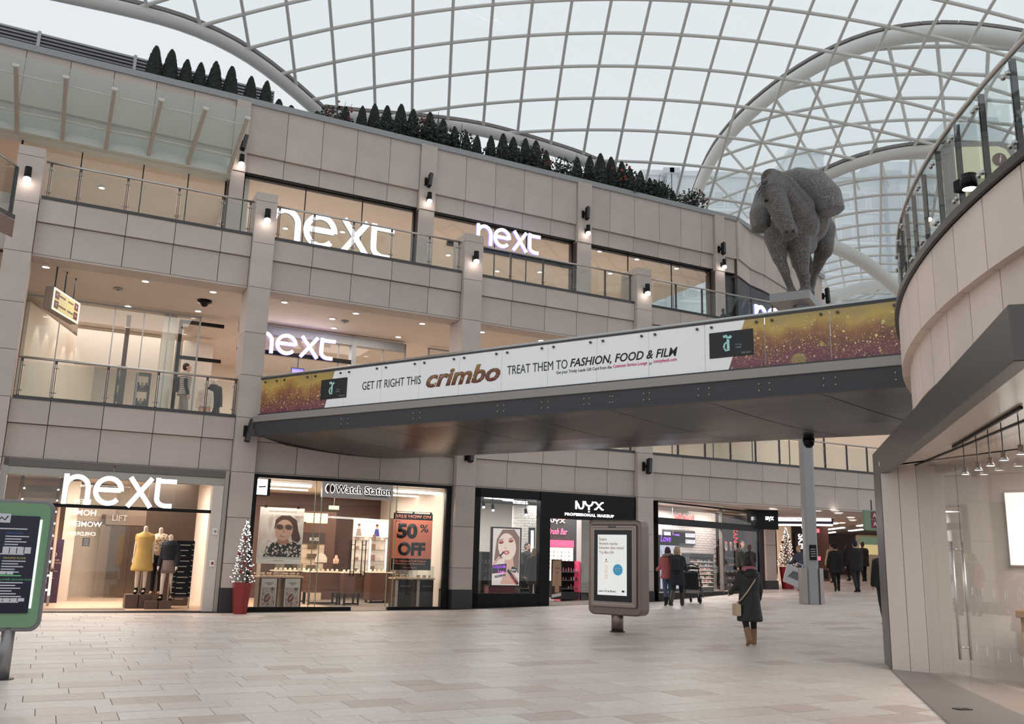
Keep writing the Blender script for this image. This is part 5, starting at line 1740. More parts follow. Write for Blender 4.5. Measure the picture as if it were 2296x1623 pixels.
mannequin('headless mannequin in a mustard yellow belted dress', 312, 1.5, FZ + .34, 1.78, R(-14), arms=((.0, .1, .1), (-.1, .12, .1)), top=mat('mustard_cloth', lin(196, 160, 92), .8), top_hem=.55, flare=1.35, sleeves=False, shoe=BLACK, nm=('dress', 'trousers', 'shoe'))
mannequin('headless mannequin in a floral blouse and black trousers', 347, 1.75, FZ + .3, 1.8, R(-20), arms=((.0, .1, .3), (.15, .15, .1)), top=nodemat('floral_cloth', lambda N, L, co: voro(N, L, co, 16, lin(226, 206, 176), lin(120, 96, 80)), .8), top_hem=1.02, legs=mat('black_cloth', lin(30, 28, 30), .8), shoe=mat('tan_leather', lin(130, 84, 62), .5), nm=('blouse', 'trousers', 'shoe'))
t = mannequin('headless mannequin in a dark cardigan and checked mini skirt', 372, 1.2, FZ + .2, 1.72, R(-28), arms=((.0, .1, .4), (.1, .2, .3)), step=.14, top=mat('navy_knit', lin(30, 32, 40), .9), top_hem=1.0, shoe=BLACK, nm=('cardigan', 'trousers', 'shoe'))
MB().lathe([(.175, .68), (.17, .8), (.155, 1.0), (.14, 1.06)], 18, (0, 0, 0), 1.1, .85).ob('skirt', nodemat('checked_cloth', plaid, .8), t, True)
# slim price list stand beside them
t = thing('list_stand', 'slim dark stand with rows of small white lettering beside the mannequins', 'stand', F(uz(403, 1350, 1.1)[0], 1.1, FZ), TH)
hs = uz(410, 1212, 1.1)[1] - FZ
for x in (-.22, .22):
    MB().tube([(x, 0, 0), (x, 0, hs)], .01, 6).ob('upright', BLACK, t)
MB().box(-.21, .21, -.005, .005, .3, hs).ob('panel', BLACKG, t)
for k in range(11):
    z = hs - .12 - k * .135
    MB().box(-.13, .13 - .05 * (k % 3), -.008, -.005, z, z + .02).ob('text_row', mat('print_grey', lin(190, 176, 164), .6), t)
    for x in (-.2, .2):
        MB().box(x - .025, x + .025, -.01, -.005, z + .02, z + .035).ob('clip', STEEL, t)

# ================================================================== WATCH SHOP
ws = struct('window_10', F(0, .08, 0), TH, label='glass shop front of the watch shop with black frame')
wa, wb_ = .66, 6.14
MB().box(wa - .08, wa + .04, -.06, .1, FZ, 3.56).ob('jamb', BLACK, ws); MB().box(wb_ - .12, wb_ + .04, -.06, .1, FZ, 3.56).ob('jamb', BLACK, ws); MB().box(wa, wb_, -.06, .1, 3.48, 3.56).ob('head', BLACK, ws)
MB().box(wa, uz(785, 1368, .08)[0], -.05, .1, FZ - .02, FZ + .1).ob('plinth', BLACK, ws); MB().box(uz(868, 1368, .08)[0], wb_, -.05, .1, FZ - .02, FZ + .1).ob('plinth', BLACK, ws)
ux = [uz(x, 1250, .08)[0] for x in (697, 712, 800, 868, 882)]
for a, b, nm in ((wa + .05, ux[0], 'glass_pane'), (ux[0] + .02, ux[1], 'glass_pane'), (ux[1] + .02, ux[2], 'glass_door'), (ux[2] + .02, ux[3], 'glass_door'), (ux[3] + .02, ux[4], 'glass_pane'), (ux[4] + .02, wb_ - .13, 'glass_pane')):
    MB().box(a, b, -.006, .006, FZ + .1, 3.47 if nm == 'glass_pane' else 3.0).ob(nm, GLASS, ws)
for x in (ux[0], ux[1], ux[3], ux[4]):
    MB().box(x, x + .02, -.012, .012, FZ + .1, 3.47).ob('glass_edge', mat('glass_edge_green', lin(150, 156, 130), .3), ws)
for x in (ux[2] - .14, ux[2] + .16):
    h = MB().tube([(x - .05, -.08, 1.0), (x - .05, -.08, 1.95)], .014, 8).ob('door_handle', BLACK, ws)
    MB().tube([(x + .05, -.08, 1.0), (x + .05, -.08, 1.95)], .014, 8).ob('bar', BLACK, h)
    for z in (1.12, 1.83):
        MB().tube([(x - .05, -.08, z), (x + .05, -.08, z)], .01, 6).ob('rung', BLACK, h)
sg = thing('shop_sign', 'grey fascia sign reading Watch Station over the glass doors', 'sign', F(uz(722, 1100, -.02)[0], -.02, uz(722, 1114, -.02)[1]), TH)
sw_ = uz(880, 1100, -.02)[0] - uz(722, 1100, -.02)[0]; sh_ = 3.47 - uz(722, 1114, -.02)[1]
MB().box(0, sw_, -.05, .09, 0, sh_).ob('board', mat('sign_grey', lin(196, 190, 190), .5), sg)
HALO = mat('halo_light', (1, 1, 1), .5, emit=(1, .95, .9), est=2.0)
DKBR = mat('sign_dark_brown', lin(60, 36, 32), .5)
for s in (-1, 1):
    pts = [(.2 + s * .012, .19)] + [(.2 + s * (.02 + .095 * math.sin(R(a)) ), .23 + .115 * -math.cos(R(a)) + .0) for a in range(15, 166, 15)] + [(.2 + s * .012, .27)]
    flat(sg, [(x, z - .0) for x, z in pts], DKBR, -.075, 'emblem_half'); flat(sg, [(.2 + (x - .2) * 1.14, .23 + (z - .23) * 1.14) for x, z in pts], HALO, -.055, 'emblem_halo')
for s_, x, z, w, hh in (('Watch Station', .35, .13, sw_ - .42, .21),):
    o = text(s_, sg, (x, -.07, z), BLACK, w=w, h=hh, bold=.022, ext=.006); o = text(s_, sg, (x - .008, -.052, z - .008), HALO, w=w + .016, h=hh + .016, bold=.05)
text('INTERNATIONAL', sg, (sw_ * .6, -.055, .07), BLACK, w=sw_ * .33, h=.035, bold=.02)
# projecting sign
t = thing('projecting_sign', 'small lit white projecting sign at the top left of the watch shop', 'sign', F(wa + .05, -.1, 3.2), TH)
MB().box(-.02, .28, -.08, .1, -.2, .24).ob('case', BLACK, t); MB().box(-.06, .2, -.1, -.08, -.18, .22).ob('face', mat('lit_white_face', (1, 1, 1), .5, emit=(1, 1, .98), est=1.2), t); flat(t, [(-.02, .0), (.16, .02), (.16, .05), (-.02, .03)], BLACK, -.1, 'small_mark')
# ceiling tubes
k = 0
for (x0, y0, x1, y1, d) in ((580, 1068, 700, 1076, 1.0), (593, 1077, 700, 1086, 1.4), (576, 1110, 690, 1116, 3.0), (880, 1087, 990, 1094, 1.0), (884, 1097, 990, 1104, 1.4), (880, 1118, 980, 1126, 3.0)):
    a, b = uz(x0, y0, d)[0], uz(x1, y1, d)[0]
    t = thing('tube_light', ORD[k] + ' white tube light on the watch shop ceiling', 'light', F(a, d, 3.42), TH, 'watch shop tube lights'); k += 1
    MB().box(0, b - a, -.05, .05, .0, .06).ob('housing', WHITE, t); MB().tube([(.02, 0, -.015), (b - a - .02, 0, -.015)], .024, 8).ob('tube', EMTUBE, t)
for k, u in enumerate((1.8, 4.6)):
    light('watch_shop_light', 'AREA', F(u, 3.2, 3.4), 150, (1, .9, .79), 2.2, 3.5, rot=(0, 0, TH))
for k, (px, py) in enumerate(((610, 1098), (640, 1112), (768, 1126), (780, 1132))):
    t = thing('downlight', ORD[k] + ' round downlight on the watch shop ceiling', 'light', F(uz(px, py, 4.0)[0], 4.0, 3.49), TH, 'watch shop downlights')
    MB().lathe([(.001, -.02), (.05, -.02), (.05, 0)], 12).ob('lamp', EMDL, t); MB().ring([(.05, -.025), (.075, -.02), (.075, 0)], 12).ob('trim_ring', WHITE, t)

for k, u in enumerate((1.5, 5.3)):
    light('window_display_light', 'AREA', F(u, .16, 3.35), 26, (1, .92, .84), 1.6, .1, target=F(u, .75, 1.9))  # added fill that brightens the poster fronts, no lamp fitting modelled
# hanging posters
SKIN1 = mat('print_skin', lin(206, 160, 140), .5)
def poster(name, label, x0, x1, yt, yb, d, xm=None):
    'flat hanging poster: returns thing with origin at its lower left corner, width and height'
    u0, _ = uz(x0, (yt + yb) / 2, d); u1, _ = uz(x1, (yt + yb) / 2, d)
    xm = xm or (x0 + x1) / 2
    zt = uz(xm, yt, d)[1]; zb = uz(xm, yb, d)[1]
    t = thing(name, label, 'poster', F(u0, d, zb), TH)
    return t, u1 - u0, zt - zb
t, w, h = poster('hanging_poster', 'large hanging poster of a woman in aviator sunglasses, watch shop window', 579, 679, 1138, 1264, .5)
MB().box(0, w, 0, .012, 0, h).ob('sheet', mat('poster_white', lin(240, 228, 220), .5), t)
for x in (.12 * w, .85 * w):
    MB().box(x - .03, x + .03, -.01, .02, h - .01, h + .05).ob('clip', BLACK, t)
y = -.002
flat(t, [(.02 * w, .12 * h), (.98 * w, .12 * h), (.98 * w, .87 * h), (.02 * w, .87 * h)], nodemat('blurred_street_print', lambda N, L, co: ramp(N, L, noise(N, L, co, 2.2), [(.3, lin(214, 184, 170)), (.55, lin(236, 220, 210)), (.7, lin(180, 150, 140))]), .5), y)
HR = mat('print_hair', lin(82, 58, 50), .5)
flat(t, [(.34 * w, .62 * h), (.36 * w, .78 * h), (.48 * w, .86 * h), (.68 * w, .865 * h), (.84 * w, .78 * h), (.88 * w, .62 * h), (.95 * w, .45 * h), (.9 * w, .38 * h), (.76 * w, .42 * h), (.7 * w, .6 * h)], HR, y - .003)
flat(t, oval(.56 * w, .6 * h, .2 * w, .19 * h, -12), SKIN1, y - .006)
flat(t, [(.45 * w, .46 * h), (.66 * w, .46 * h), (.74 * w, .33 * h), (.38 * w, .33 * h)], mat('print_shade_skin', lin(170, 122, 104), .5), y - .0045)
LEO = nodemat('animal_print', lambda N, L, co: voro(N, L, co, 17, lin(44, 38, 38), lin(226, 210, 198), .43), .5)
flat(t, [(.14 * w, .125 * h), (.2 * w, .3 * h), (.36 * w, .39 * h), (.56 * w, .33 * h), (.78 * w, .4 * h), (.97 * w, .34 * h), (.97 * w, .125 * h)], LEO, y - .008)
SGL = mat('print_sunglass', lin(96, 74, 68), .2)
for cx in (.46, .66):
    flat(t, oval(cx * w, .655 * h, .095 * w, .052 * h, -10), mat('print_gold_rim', lin(170, 130, 100), .4), y - .009); flat(t, oval(cx * w, .655 * h, .083 * w, .044 * h, -10), SGL, y - .0115)
flat(t, oval(.55 * w, .5 * h, .06 * w, .018 * h, 8), mat('print_lips', lin(164, 84, 80), .5), y - .009)
flat(t, oval(.56 * w, .505 * h, .042 * w, .006 * h, 8), WHITE, y - .0115)
flat(t, [(.555 * w, .63 * h), (.58 * w, .56 * h), (.53 * w, .55 * h)], mat('print_shade_skin', lin(170, 122, 104), .5), y - .009)
text('MICHAEL KORS ACCESS', t, (.2 * w, y, .925 * h), mat('print_beige', lin(190, 160, 144), .6), w=.62 * w, h=.022 * h)
flat(t, [(.38 * w, .05 * h), (.6 * w, .05 * h), (.6 * w, .062 * h), (.38 * w, .062 * h)], mat('print_beige', lin(190, 160, 144), .6), y, 'small_print')
# sale poster
t, w, h = poster('sale_poster', 'hanging orange sale poster reading 50% OFF in the watch shop', 880, 968, 1151, 1278, .5, 925)
ORA = mat('poster_orange', lin(236, 130, 100), .5)
MB().box(0, w, 0, .012, 0, h).ob('sheet', BLACK, t)
flat(t, [(0, .2 * h), (w, .2 * h), (w, .885 * h), (0, .885 * h)], ORA, -.001)
for x in (.06 * w, .5 * w, .95 * w):
    MB().box(x - .025, x + .025, -.01, .02, h - .01, h + .05).ob('clip', BLACK, t)
MB().tube([(.06 * w, 0, h + .04), (.95 * w, 0, h + .04)], .008, 6).ob('rod', BLACK, t)
text('SALE NOW ON', t, (.05 * w, -.002, .915 * h), ORA, w=.9 * w, h=.055 * h, bold=.02)
text('up to', t, (.06 * w, -.004, .84 * h), BLACK, h=.03 * h)
text('50', t, (.1 * w, -.004, .55 * h), BLACK, w=.52 * w, h=.27 * h, bold=.05)
text('%', t, (.68 * w, -.004, .67 * h), BLACK, w=.22 * w, h=.14 * h, bold=.01)
text('OFF', t, (.14 * w, -.004, .25 * h), BLACK, w=.7 * w, h=.24 * h, bold=.05)
text('On Selected Full Priced', t, (.06 * w, -.002, .14 * h), ORA, w=.8 * w, h=.035 * h, bold=.01)
text('Watches and Jewellery', t, (.06 * w, -.002, .09 * h), ORA, w=.8 * w, h=.035 * h, bold=.01)
text('Watch Station', t, (.3 * w, -.002, .03 * h), ORA, w=.34 * w, h=.025 * h)
# display plinths with watch posters, in the window
def plinth(px, label, dark, yt=1310, d=.55):
    u, _ = uz(px, 1345, d); w = .5
    t = thing('display_cabinet', label, 'cabinet', F(u, d, FZ), TH, 'watch shop window cabinets')
    hh = .82
    MB().box(-w / 2, w / 2, 0, .5, 0, hh).ob('body', mat('cabinet_walnut', lin(74, 54, 46), .45), t)
    MB().box(-w / 2 - .03, w / 2 + .03, -.03, .53, hh, hh + .04).ob('top', mat('cabinet_top_beige', lin(214, 178, 150), .4), t)
    for q in ((-w / 2, w / 2, 0, .008), (-w / 2, w / 2, .49, .498), ):
        MB().box(q[0], q[1], q[2], q[3], hh + .04, hh + .36).ob('glass_side', GLASS, t)
    for x in (-w / 2, w / 2 - .008):
        MB().box(x, x + .008, .01, .48, hh + .04, hh + .36).ob('glass_side', GLASS, t)
    MB().box(-w / 2, w / 2, 0, .5, hh + .36, hh + .368).ob('glass_top', GLASS, t)
    if dark:
        MB().box(-.16, .24, -.02, -.005, .03, hh - .03).ob('front_panel', mat('cabinet_black', lin(34, 30, 30), .4), t)
        text('EMPORIO ARMANI', t, (-.1, -.022, .62), mat('print_grey', lin(190, 176, 164), .6), w=.28)
        MB().box(-.25, -.17, -.01, 0, .03, hh - .03).ob('side_strip', mat('strip_grey', lin(190, 176, 168), .5), t)
    else:
        MB().box(-.2, .2, -.03, -.005, .02, hh - .02).ob('front_panel', mat('poster_grey', lin(208, 196, 190), .5), t)
        flat(t, [(-.17, .03), (.17, .03), (.17, .57), (-.17, .57)], nodemat('watch_print', lambda N, L, co: ramp(N, L, noise(N, L, co, 8), [(.35, lin(96, 78, 74)), (.5, lin(190, 172, 164)), (.65, lin(140, 118, 112))]), .4), -.032)
        flat(t, oval(-.03, .3, .1, .15, -20, 24), mat('watch_case', lin(206, 190, 182), .3, .5), -.035); flat(t, oval(-.03, .3, .08, .125, -20, 24), mat('watch_face', lin(110, 66, 62), .4), -.038)
        stroke_ = MB(); stroke(stroke_, [(-.06, .26), (-.02, .31), (.03, .38)], .012, -.043, -.04); stroke_.ob('watch_hands', WHITE, t)
        text('MICHAEL KORS', t, (-.1, -.032, .68), CHAR, w=.2); text('ACCESS', t, (-.05, -.032, .64), CHAR, w=.1)
    rng = random.Random(px)
    for k in range(5):
        x = -.18 + k * .09
        o = MB().lathe([(.03, 0), (.034, .05), (.02, .075), (.012, .08)], 10, (x, .2 + .1 * (k % 2), hh + .04)).ob('watch_cushion', mat('cushion_white', lin(240, 222, 208), .6), t, True)
        MB().tube([(x - .025, .2 + .1 * (k % 2) - .03, hh + .09), (x + .025, .2 + .1 * (k % 2) - .03, hh + .09)], .02, 8).ob('watch', mat('watch_metal', lin(150, 120, 96), .25, .8), t)
    return t
plinth(600, 'left glass topped window cabinet with a watch poster on its front', False)
plinth(653, 'second glass topped window cabinet with a watch poster on its front', False)
plinth(904, 'black fronted glass topped window cabinet under the sale poster, left of the pair', True)
plinth(952, 'black fronted glass topped window cabinet under the sale poster, right of the pair', True)
# counters deeper inside
WAL = mat('counter_walnut', lin(98, 66, 56), .4, grain=.2, gscale=3)
def counter(x0, x1, d, label, z0=.35):
    a, b = uz(x0, 1300, d)[0], uz(x1, 1300, d)[0]
    t = thing('display_counter', label, 'counter', F(a, d, FZ), TH, 'watch shop counters')
    w = b - a
    MB().box(0, w, 0, .6, z0, .92).ob('body', WAL, t)
    for x in (.05, w - .1):
        for y in (.03, .5):
            MB().box(x, x + .05, y, y + .05, 0, z0).ob('leg', BLACK, t)
    MB().box(.05, w - .05, .03, .06, .04, .08).ob('stretcher', BLACK, t)
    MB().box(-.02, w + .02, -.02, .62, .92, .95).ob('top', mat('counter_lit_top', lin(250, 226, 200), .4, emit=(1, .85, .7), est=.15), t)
    MB().box(0, w, 0, .008, .95, 1.16).ob('glass_front', GLASS, t); MB().box(0, w, 0, .6, 1.16, 1.168).ob('glass_top', GLASS, t)
    n = int(w / .14)
    for k in range(n):
        x = .08 + k * .14
        MB().lathe([(.04, 0), (.045, .04), (.02, .07)], 8, (x, .25, .95)).ob('watch_cushion', mat('cushion_white', lin(240, 222, 208), .6), t, True)
    return t
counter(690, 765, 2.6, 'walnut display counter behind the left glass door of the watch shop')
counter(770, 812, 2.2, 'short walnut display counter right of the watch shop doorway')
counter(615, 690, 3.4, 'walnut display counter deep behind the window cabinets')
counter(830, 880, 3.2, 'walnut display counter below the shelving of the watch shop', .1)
# wall shelving with lit pictures (right)
t = thing('shelf_unit', 'bright glass shelving with lit pictures on the right wall of the watch shop', 'shelves', F(uz(792, 1260, 4.6)[0], 4.6, FZ), TH)
w = uz(905, 1260, 4.6)[0] - uz(792, 1260, 4.6)[0]
MB().box(0, w, .2, .25, .8, 2.6).ob('back_panel', mat('shelf_back', lin(222, 206, 194), .4, emit=(1, .95, .9), est=.08), t)
for z in (.9, 1.25, 1.6, 1.9):
    MB().box(0, w, 0, .2, z, z + .02).ob('shelf', GLASSB, t)
    for k in range(6):
        MB().box(.08 + k * w / 6.2, .08 + k * w / 6.2 + .1, .05, .15, z + .02, z + .12 + .04 * (k % 3)).ob('watch_box', mat('box_ivory', lin(226, 206, 190), .5) if k % 2 else mat('box_brown', lin(140, 108, 92), .5), t)
for k, (a, b) in enumerate(((0, .3), (.33, .72))):
    o = MB().box(a * w, b * w, .1, .18, 2.02, 2.5).ob('picture_light', mat('picture_white', lin(250, 240, 232), .5, emit=(1, .96, .92), est=.5), t)
    c = (a + (b - a) * .3) * w
    flat(o, [(c - .1, 2.04), (c - .06, 2.28), (c + .06, 2.28), (c + .1, 2.04)], mat('print_blue_dress', lin(70, 76, 150), .5) if k else mat('print_grey_dress', lin(150, 130, 122), .5), .098); flat(o, oval(c, 2.35, .045, .065), SKIN1, .098); flat(o, oval(c, 2.4, .05, .035), HR, .095)
for k, x in enumerate((.3, .62)):
    MB().box(x * w, x * w + .04, -.02, .0, .95, 1.95).ob('light_strip', mat('strip_white', (1, 1, 1), .5, emit=(.92, .92, 1), est=2.5), t)
wall('wall_inner', 3.1, 4.4, 5.4, 5.5, FZ, 2.9, WAL, 'walnut partition at the rear of the watch shop')
wall('wall_inner', 5.5, 6.2, 3.2, 3.3, FZ, 2.7, WAL, 'walnut partition behind the sale poster')
t = thing('ceiling_lightbox', 'cream lit ceiling box over the watch counters', 'light', F(uz(680, 1160, 4.4)[0], 4.4, uz(700, 1172, 4.4)[1]), TH)
MB().box(0, uz(735, 1160, 4.4)[0] - uz(680, 1160, 4.4)[0], 0, .3, 0, .3).ob('diffuser', mat('cream_lit', lin(240, 220, 180), .5, emit=lin(240, 220, 180), est=.5), t); MB().box(-.02, .1, -.01, .32, -.02, .02).ob('bracket', BLACK, t)
t = thing('wall_cabinet', 'tall lit watch wall cabinet behind the sunglasses poster', 'cabinet', F(uz(675, 1250, 5.0)[0], 5.0, FZ), TH)
w = .75
MB().box(0, w, .1, .4, 0, 2.1).ob('body', mat('shelf_back2', lin(196, 172, 150), .5), t); MB().box(0, w, .06, .1, 1.75, 2.1).ob('header', mat('header_brown', lin(60, 40, 36), .5), t); text('BOSS', t, (.25, .058, 1.85), WHITE, w=.3)
for z in (.95, 1.3, 1.6):
    MB().box(.02, w - .02, 0, .1, z, z + .015).ob('shelf', GLASSB, t); MB().box(.2, .5, .03, .09, z + .015, z + .14).ob('watch_stand', mat('watch_metal', lin(150, 120, 96), .25, .8), t)
t = thing('display_board', 'white arched display board on the watch shop counter', 'display', F(uz(724, 1264, 2.6)[0], 2.8, FZ + 1.175), TH)
MB().poly([(-.17, 0, 0), (.17, 0, 0), (.17, 0, .16), (.1, 0, .26), (0, 0, .3), (-.1, 0, .26), (-.17, 0, .16)], .03, (0, 1, 0)).ob('board', mat('cushion_white', lin(240, 222, 208), .6), t); MB().box(-.18, .18, -.06, .1, -.0, .03).ob('foot', WAL, t)
t = thing('bust_stand', 'pink jewellery bust on the watch shop counter', 'display', F(uz(757, 1268, 2.6)[0], 2.8, FZ + 1.175), TH)
MB().lathe([(.07, 0), (.085, .05), (.09, .12), (.04, .18), (.045, .22), (.0, .26)], 12).ob('bust', mat('bust_pink', lin(214, 168, 150), .6), t, True)
t = thing('exit_sign', 'small green exit sign hanging inside the watch shop', 'sign', F(uz(749, 1138, 3.6)[0], 3.6, uz(749, 1138, 3.6)[1]), TH)
MB().box(-.16, .16, 0, .03, -.06, .06).ob('panel', mat('exit_green', lin(150, 190, 150), .5, emit=lin(170, 210, 170), est=.5), t); MB().tube([(0, .015, .06), (0, .015, .3)], .006, 6).ob('rod', STEEL, t); text('EXIT', t, (-.1, -.003, -.03), WHITE, w=.2)

# ================================================================== COSMETICS SHOP (front)
nx = struct('window_11', F(0, .0, 0), TH, label='black framed shop front of the cosmetics shop')
na, nb = 6.9, 12.48
z0 = .18
a1, a2 = uz(1212, 1230, 0)[0], uz(1232, 1230, 0)[0]
MB().box(na, uz(1072, 1230, 0)[0] + .03, -.02, .2, z0, 3.56).ob('jamb', BLACKG, nx)
MB().box(na, a2, -.02, .2, z0, .58).ob('stall_riser', BLACKG, nx); MB().box(a1 - .05, a2, -.03, .2, z0, 3.56).ob('mullion', BLACKG, nx)
MB().box(na, a1, -.02, .2, 3.3, 3.56).ob('head', BLACKG, nx)
MB().box(a1 - .05, nb, -.05, .2, 2.78, 3.56).ob('fascia', BLACKG, nx)
MB().box(nb - .25, nb, -.02, .2, .3, 3.56).ob('jamb', BLACKG, nx)
MB().box(uz(1072, 1230, 0)[0] + .04, a1 - .06, .05, .062, .58, 3.3).ob('glass_pane', GLASS, nx)
MB().box(uz(1305, 1230, 0)[0] + .02, nb - .26, .05, .062, .34, 2.78).ob('glass_pane', GLASS, nx)
NV = mat('letter_white_violet', (1, 1, 1), .5, emit=(.93, .9, 1), est=4.5)
sg = thing('shop_sign', 'white lit fascia sign of the cosmetics shop on black', 'sign', F(uz(1290, 1141, -.05)[0], -.05, uz(1290, 1141, -.05)[1]), TH)
W_ = uz(1352, 1130, -.05)[0] - uz(1290, 1130, -.05)[0]; H_ = .25
def nyx(parent, W_, H_, y, mt):
    mb = MB(); w = H_ * .16; q = w / 2
    stroke(mb, [(q, 0), (q, H_)], w, y - .03, y); stroke(mb, [(q, H_ * .9)] + [(W_ * .1, H_ * .5)] + arc(W_ * .2, H_ * .25, W_ * .08, 200, 300, 6, H_ * .25 - q) + [(W_ * .3 - q, H_ * .35), (W_ * .3 - q, H_)], w, y - .03, y)
    out = [mb.ob('letter_n', mt, parent)]; mb = MB()
    stroke(mb, arc(W_ * .48, H_, W_ * .14, 180, 270, 8, H_ * .55) , w, y - .03, y); stroke(mb, arc(W_ * .48, H_, W_ * .14, 360, 270, 8, H_ * .55), w, y - .03, y); stroke(mb, [(W_ * .48, H_ * .45), (W_ * .48, -H_ * .05)], w, y - .03, y)
    stroke(mb, [(W_ * .48, -H_ * .2), (W_ * .48, -H_ * .3)], w * 1.1, y - .03, y)
    out.append(mb.ob('letter_y', mt, parent)); mb = MB()
    for s in (1, -1):
        stroke(mb, [(W_ * .68, H_ / 2 + s * (H_ / 2 - q)), (W_ * .73, H_ / 2 + s * (H_ / 2 - q))] + [(W_ * .84, H_ / 2 + s * .03 * H_), (W_ * .95, H_ / 2 + s * (H_ / 2 - q)), (W_, H_ / 2 + s * (H_ / 2 - q))], w, y - .03, y)
    out.append(mb.ob('letter_x', mt, parent))
    return out
nyx(sg, W_, H_, 0, NV)
o = text('PROFESSIONAL MAKEUP', sg, (uz(1266, 1156, -.05)[0] - uz(1290, 1141, -.05)[0], -.01, uz(1320, 1158, -.05)[1] - uz(1290, 1141, -.05)[1]), NV, w=uz(1376, 1156, -.05)[0] - uz(1266, 1156, -.05)[0], h=.085, bold=.03, space=1.15, name='letters')
for k, (u, e) in enumerate(((8.8, 190), (12, 190))):
    light('cosmetics_light', 'AREA', F(u, 3.0, 3.4), e, (1, .95, .92), 2.2, 3.0, rot=(0, 0, TH))
for k, (x0, y0, x1, y1, d) in enumerate(((1085, 1130, 1160, 1118, 1.4), (1126, 1137, 1190, 1131, 2.0), (1150, 1136, 1188, 1128, 3.0))):
    a, b = uz(x0, y0, d), uz(x1, y1, d)
    t = thing('tube_light', ORD[k] + ' angled white tube light on the black cosmetics shop ceiling', 'light', F(a[0], d, 3.38), TH + R(12), 'cosmetics tube lights')
    MB().box(0, b[0] - a[0], -.04, .04, .01, .07).ob('housing', BLACK, t); MB().tube([(.02, 0, 0), (b[0] - a[0], 0, 0)], .022, 8).ob('tube', EMTUBE, t)
for k, (px, py) in enumerate(((1083, 1133), (1104, 1140), (1178, 1150))):
    t = thing('track_spot', ORD[k] + ' black track spot inside the cosmetics window', 'light', F(uz(px, py, 1.0)[0], 1.0, uz(px, py, 1.0)[1]), TH, 'cosmetics track spots')
    MB().tube([(0, 0, .12), (0, -.05, -.04)], .05, 10).ob('lamp_body', BLACK, t); MB().ball((0, -.05, -.05), .04, 8, 6).ob('lamp', mat('spot_violet_white', (1, 1, 1), .5, emit=(.9, .88, 1), est=10), t); MB().tube([(0, 0, .1), (0, 0, max(.2, 3.48 - uz(px, py, 1.0)[1]))], .012, 6).ob('stem', BLACK, t)
# advert screen with a face
t, w, h = poster('advert_screen', 'tall lit advert screen with a woman applying lipstick, cosmetics window', 1104, 1165, 1185, 1312, .35)
t['category'] = 'screen'
MB().box(-.05, w + .05, 0, .08, -.04, h + .04).ob('bezel', BLACK, t)
def scr(name, c, e=.55):
    return mat('screen_' + name, lin(*c), .4, emit=lin(*c), est=e)
PB = scr('blush', (232, 214, 212)); PS = scr('skin', (240, 212, 200)); PH = scr('hair', (134, 104, 94)); PD = scr('dark', (46, 30, 50)); PR = scr('lip', (196, 96, 92)); PP = scr('violet', (170, 80, 230), .8); PSH = scr('skin_shade', (214, 168, 154))
flat(t, [(0, 0), (w, 0), (w, h), (0, h)], PB, -.002)
flat(t, [(.06 * w, .42 * h), (.14 * w, .8 * h), (.34 * w, .98 * h), (.78 * w, .99 * h), (.98 * w, .85 * h), (.98 * w, .2 * h), (.8 * w, .3 * h), (.5 * w, .5 * h)], PH, -.005)
flat(t, [(.45 * w, .46 * h), (.75 * w, .5 * h), (.82 * w, .2 * h), (.96 * w, .12 * h), (.96 * w, .02 * h), (.3 * w, .02 * h), (.42 * w, .2 * h)], PSH, -.008)
flat(t, oval(.52 * w, .68 * h, .33 * w, .24 * h, 10), PS, -.011)
for cx, cz in ((.3, .755), (.66, .785)):
    flat(t, oval(cx * w, cz * h, .095 * w, .03 * h, 12), PR, -.014); flat(t, oval(cx * w, (cz - .014) * h, .085 * w, .009 * h, 12), PD, -.017); flat(t, oval(cx * w, (cz + .045) * h, .1 * w, .008 * h, 16), PH, -.014)
flat(t, oval(.5 * w, .575 * h, .11 * w, .038 * h, 4), PR, -.014); flat(t, oval(.5 * w, .575 * h, .045 * w, .013 * h, 4), PB, -.017); flat(t, oval(.46 * w, .655 * h, .05 * w, .012 * h), PSH, -.014)
sk = MB(); stroke(sk, [(.04 * w, .36 * h), (.26 * w, .5 * h)], .08 * w, -.02, -.017); sk.ob('print', PSH, t); sk = MB(); stroke(sk, [(.26 * w, .5 * h), (.4 * w, .59 * h)], .05 * w, -.02, -.017); sk.ob('print', PD, t)
flat(t, [(.0, .2 * h), (.5 * w, .23 * h), (.52 * w, .38 * h), (0, .35 * h)], PD, -.014)
text('Lippie', t, (.03 * w, -.017, .28 * h), PP, w=.34 * w, h=.08 * h, shear=.2, bold=.01); text('Love', t, (.2 * w, -.017, .2 * h), scr('magenta', (230, 110, 220), .8), w=.24 * w, h=.075 * h, shear=.2, bold=.01); flat(t, oval(.43 * w, .325 * h, .05 * w, .025 * h), PP, -.017)
flat(t, [(.1 * w, .13 * h), (.48 * w, .155 * h), (.48 * w, .195 * h), (.1 * w, .17 * h)], PD, -.017); text('PERFECT PAIRS', t, (.12 * w, -.02, .15 * h), PB, w=.34 * w)
flat(t, [(.66 * w, .25 * h), (.86 * w, .22 * h), (.9 * w, .3 * h), (.72 * w, .335 * h)], PD, -.017); text('NEW', t, (.69 * w, -.02, .255 * h), scr('white', (250, 248, 248)), w=.17 * w, bold=.01)
for q, c in (((.56, .27, .95, .02), PD), ((.68, .17, .9, .03), PR)):
    sk = MB(); stroke(sk, [(q[0] * w, q[1] * h), (q[2] * w, q[3] * h)], .09 * w, -.023, -.02); sk.ob('print', c, t)
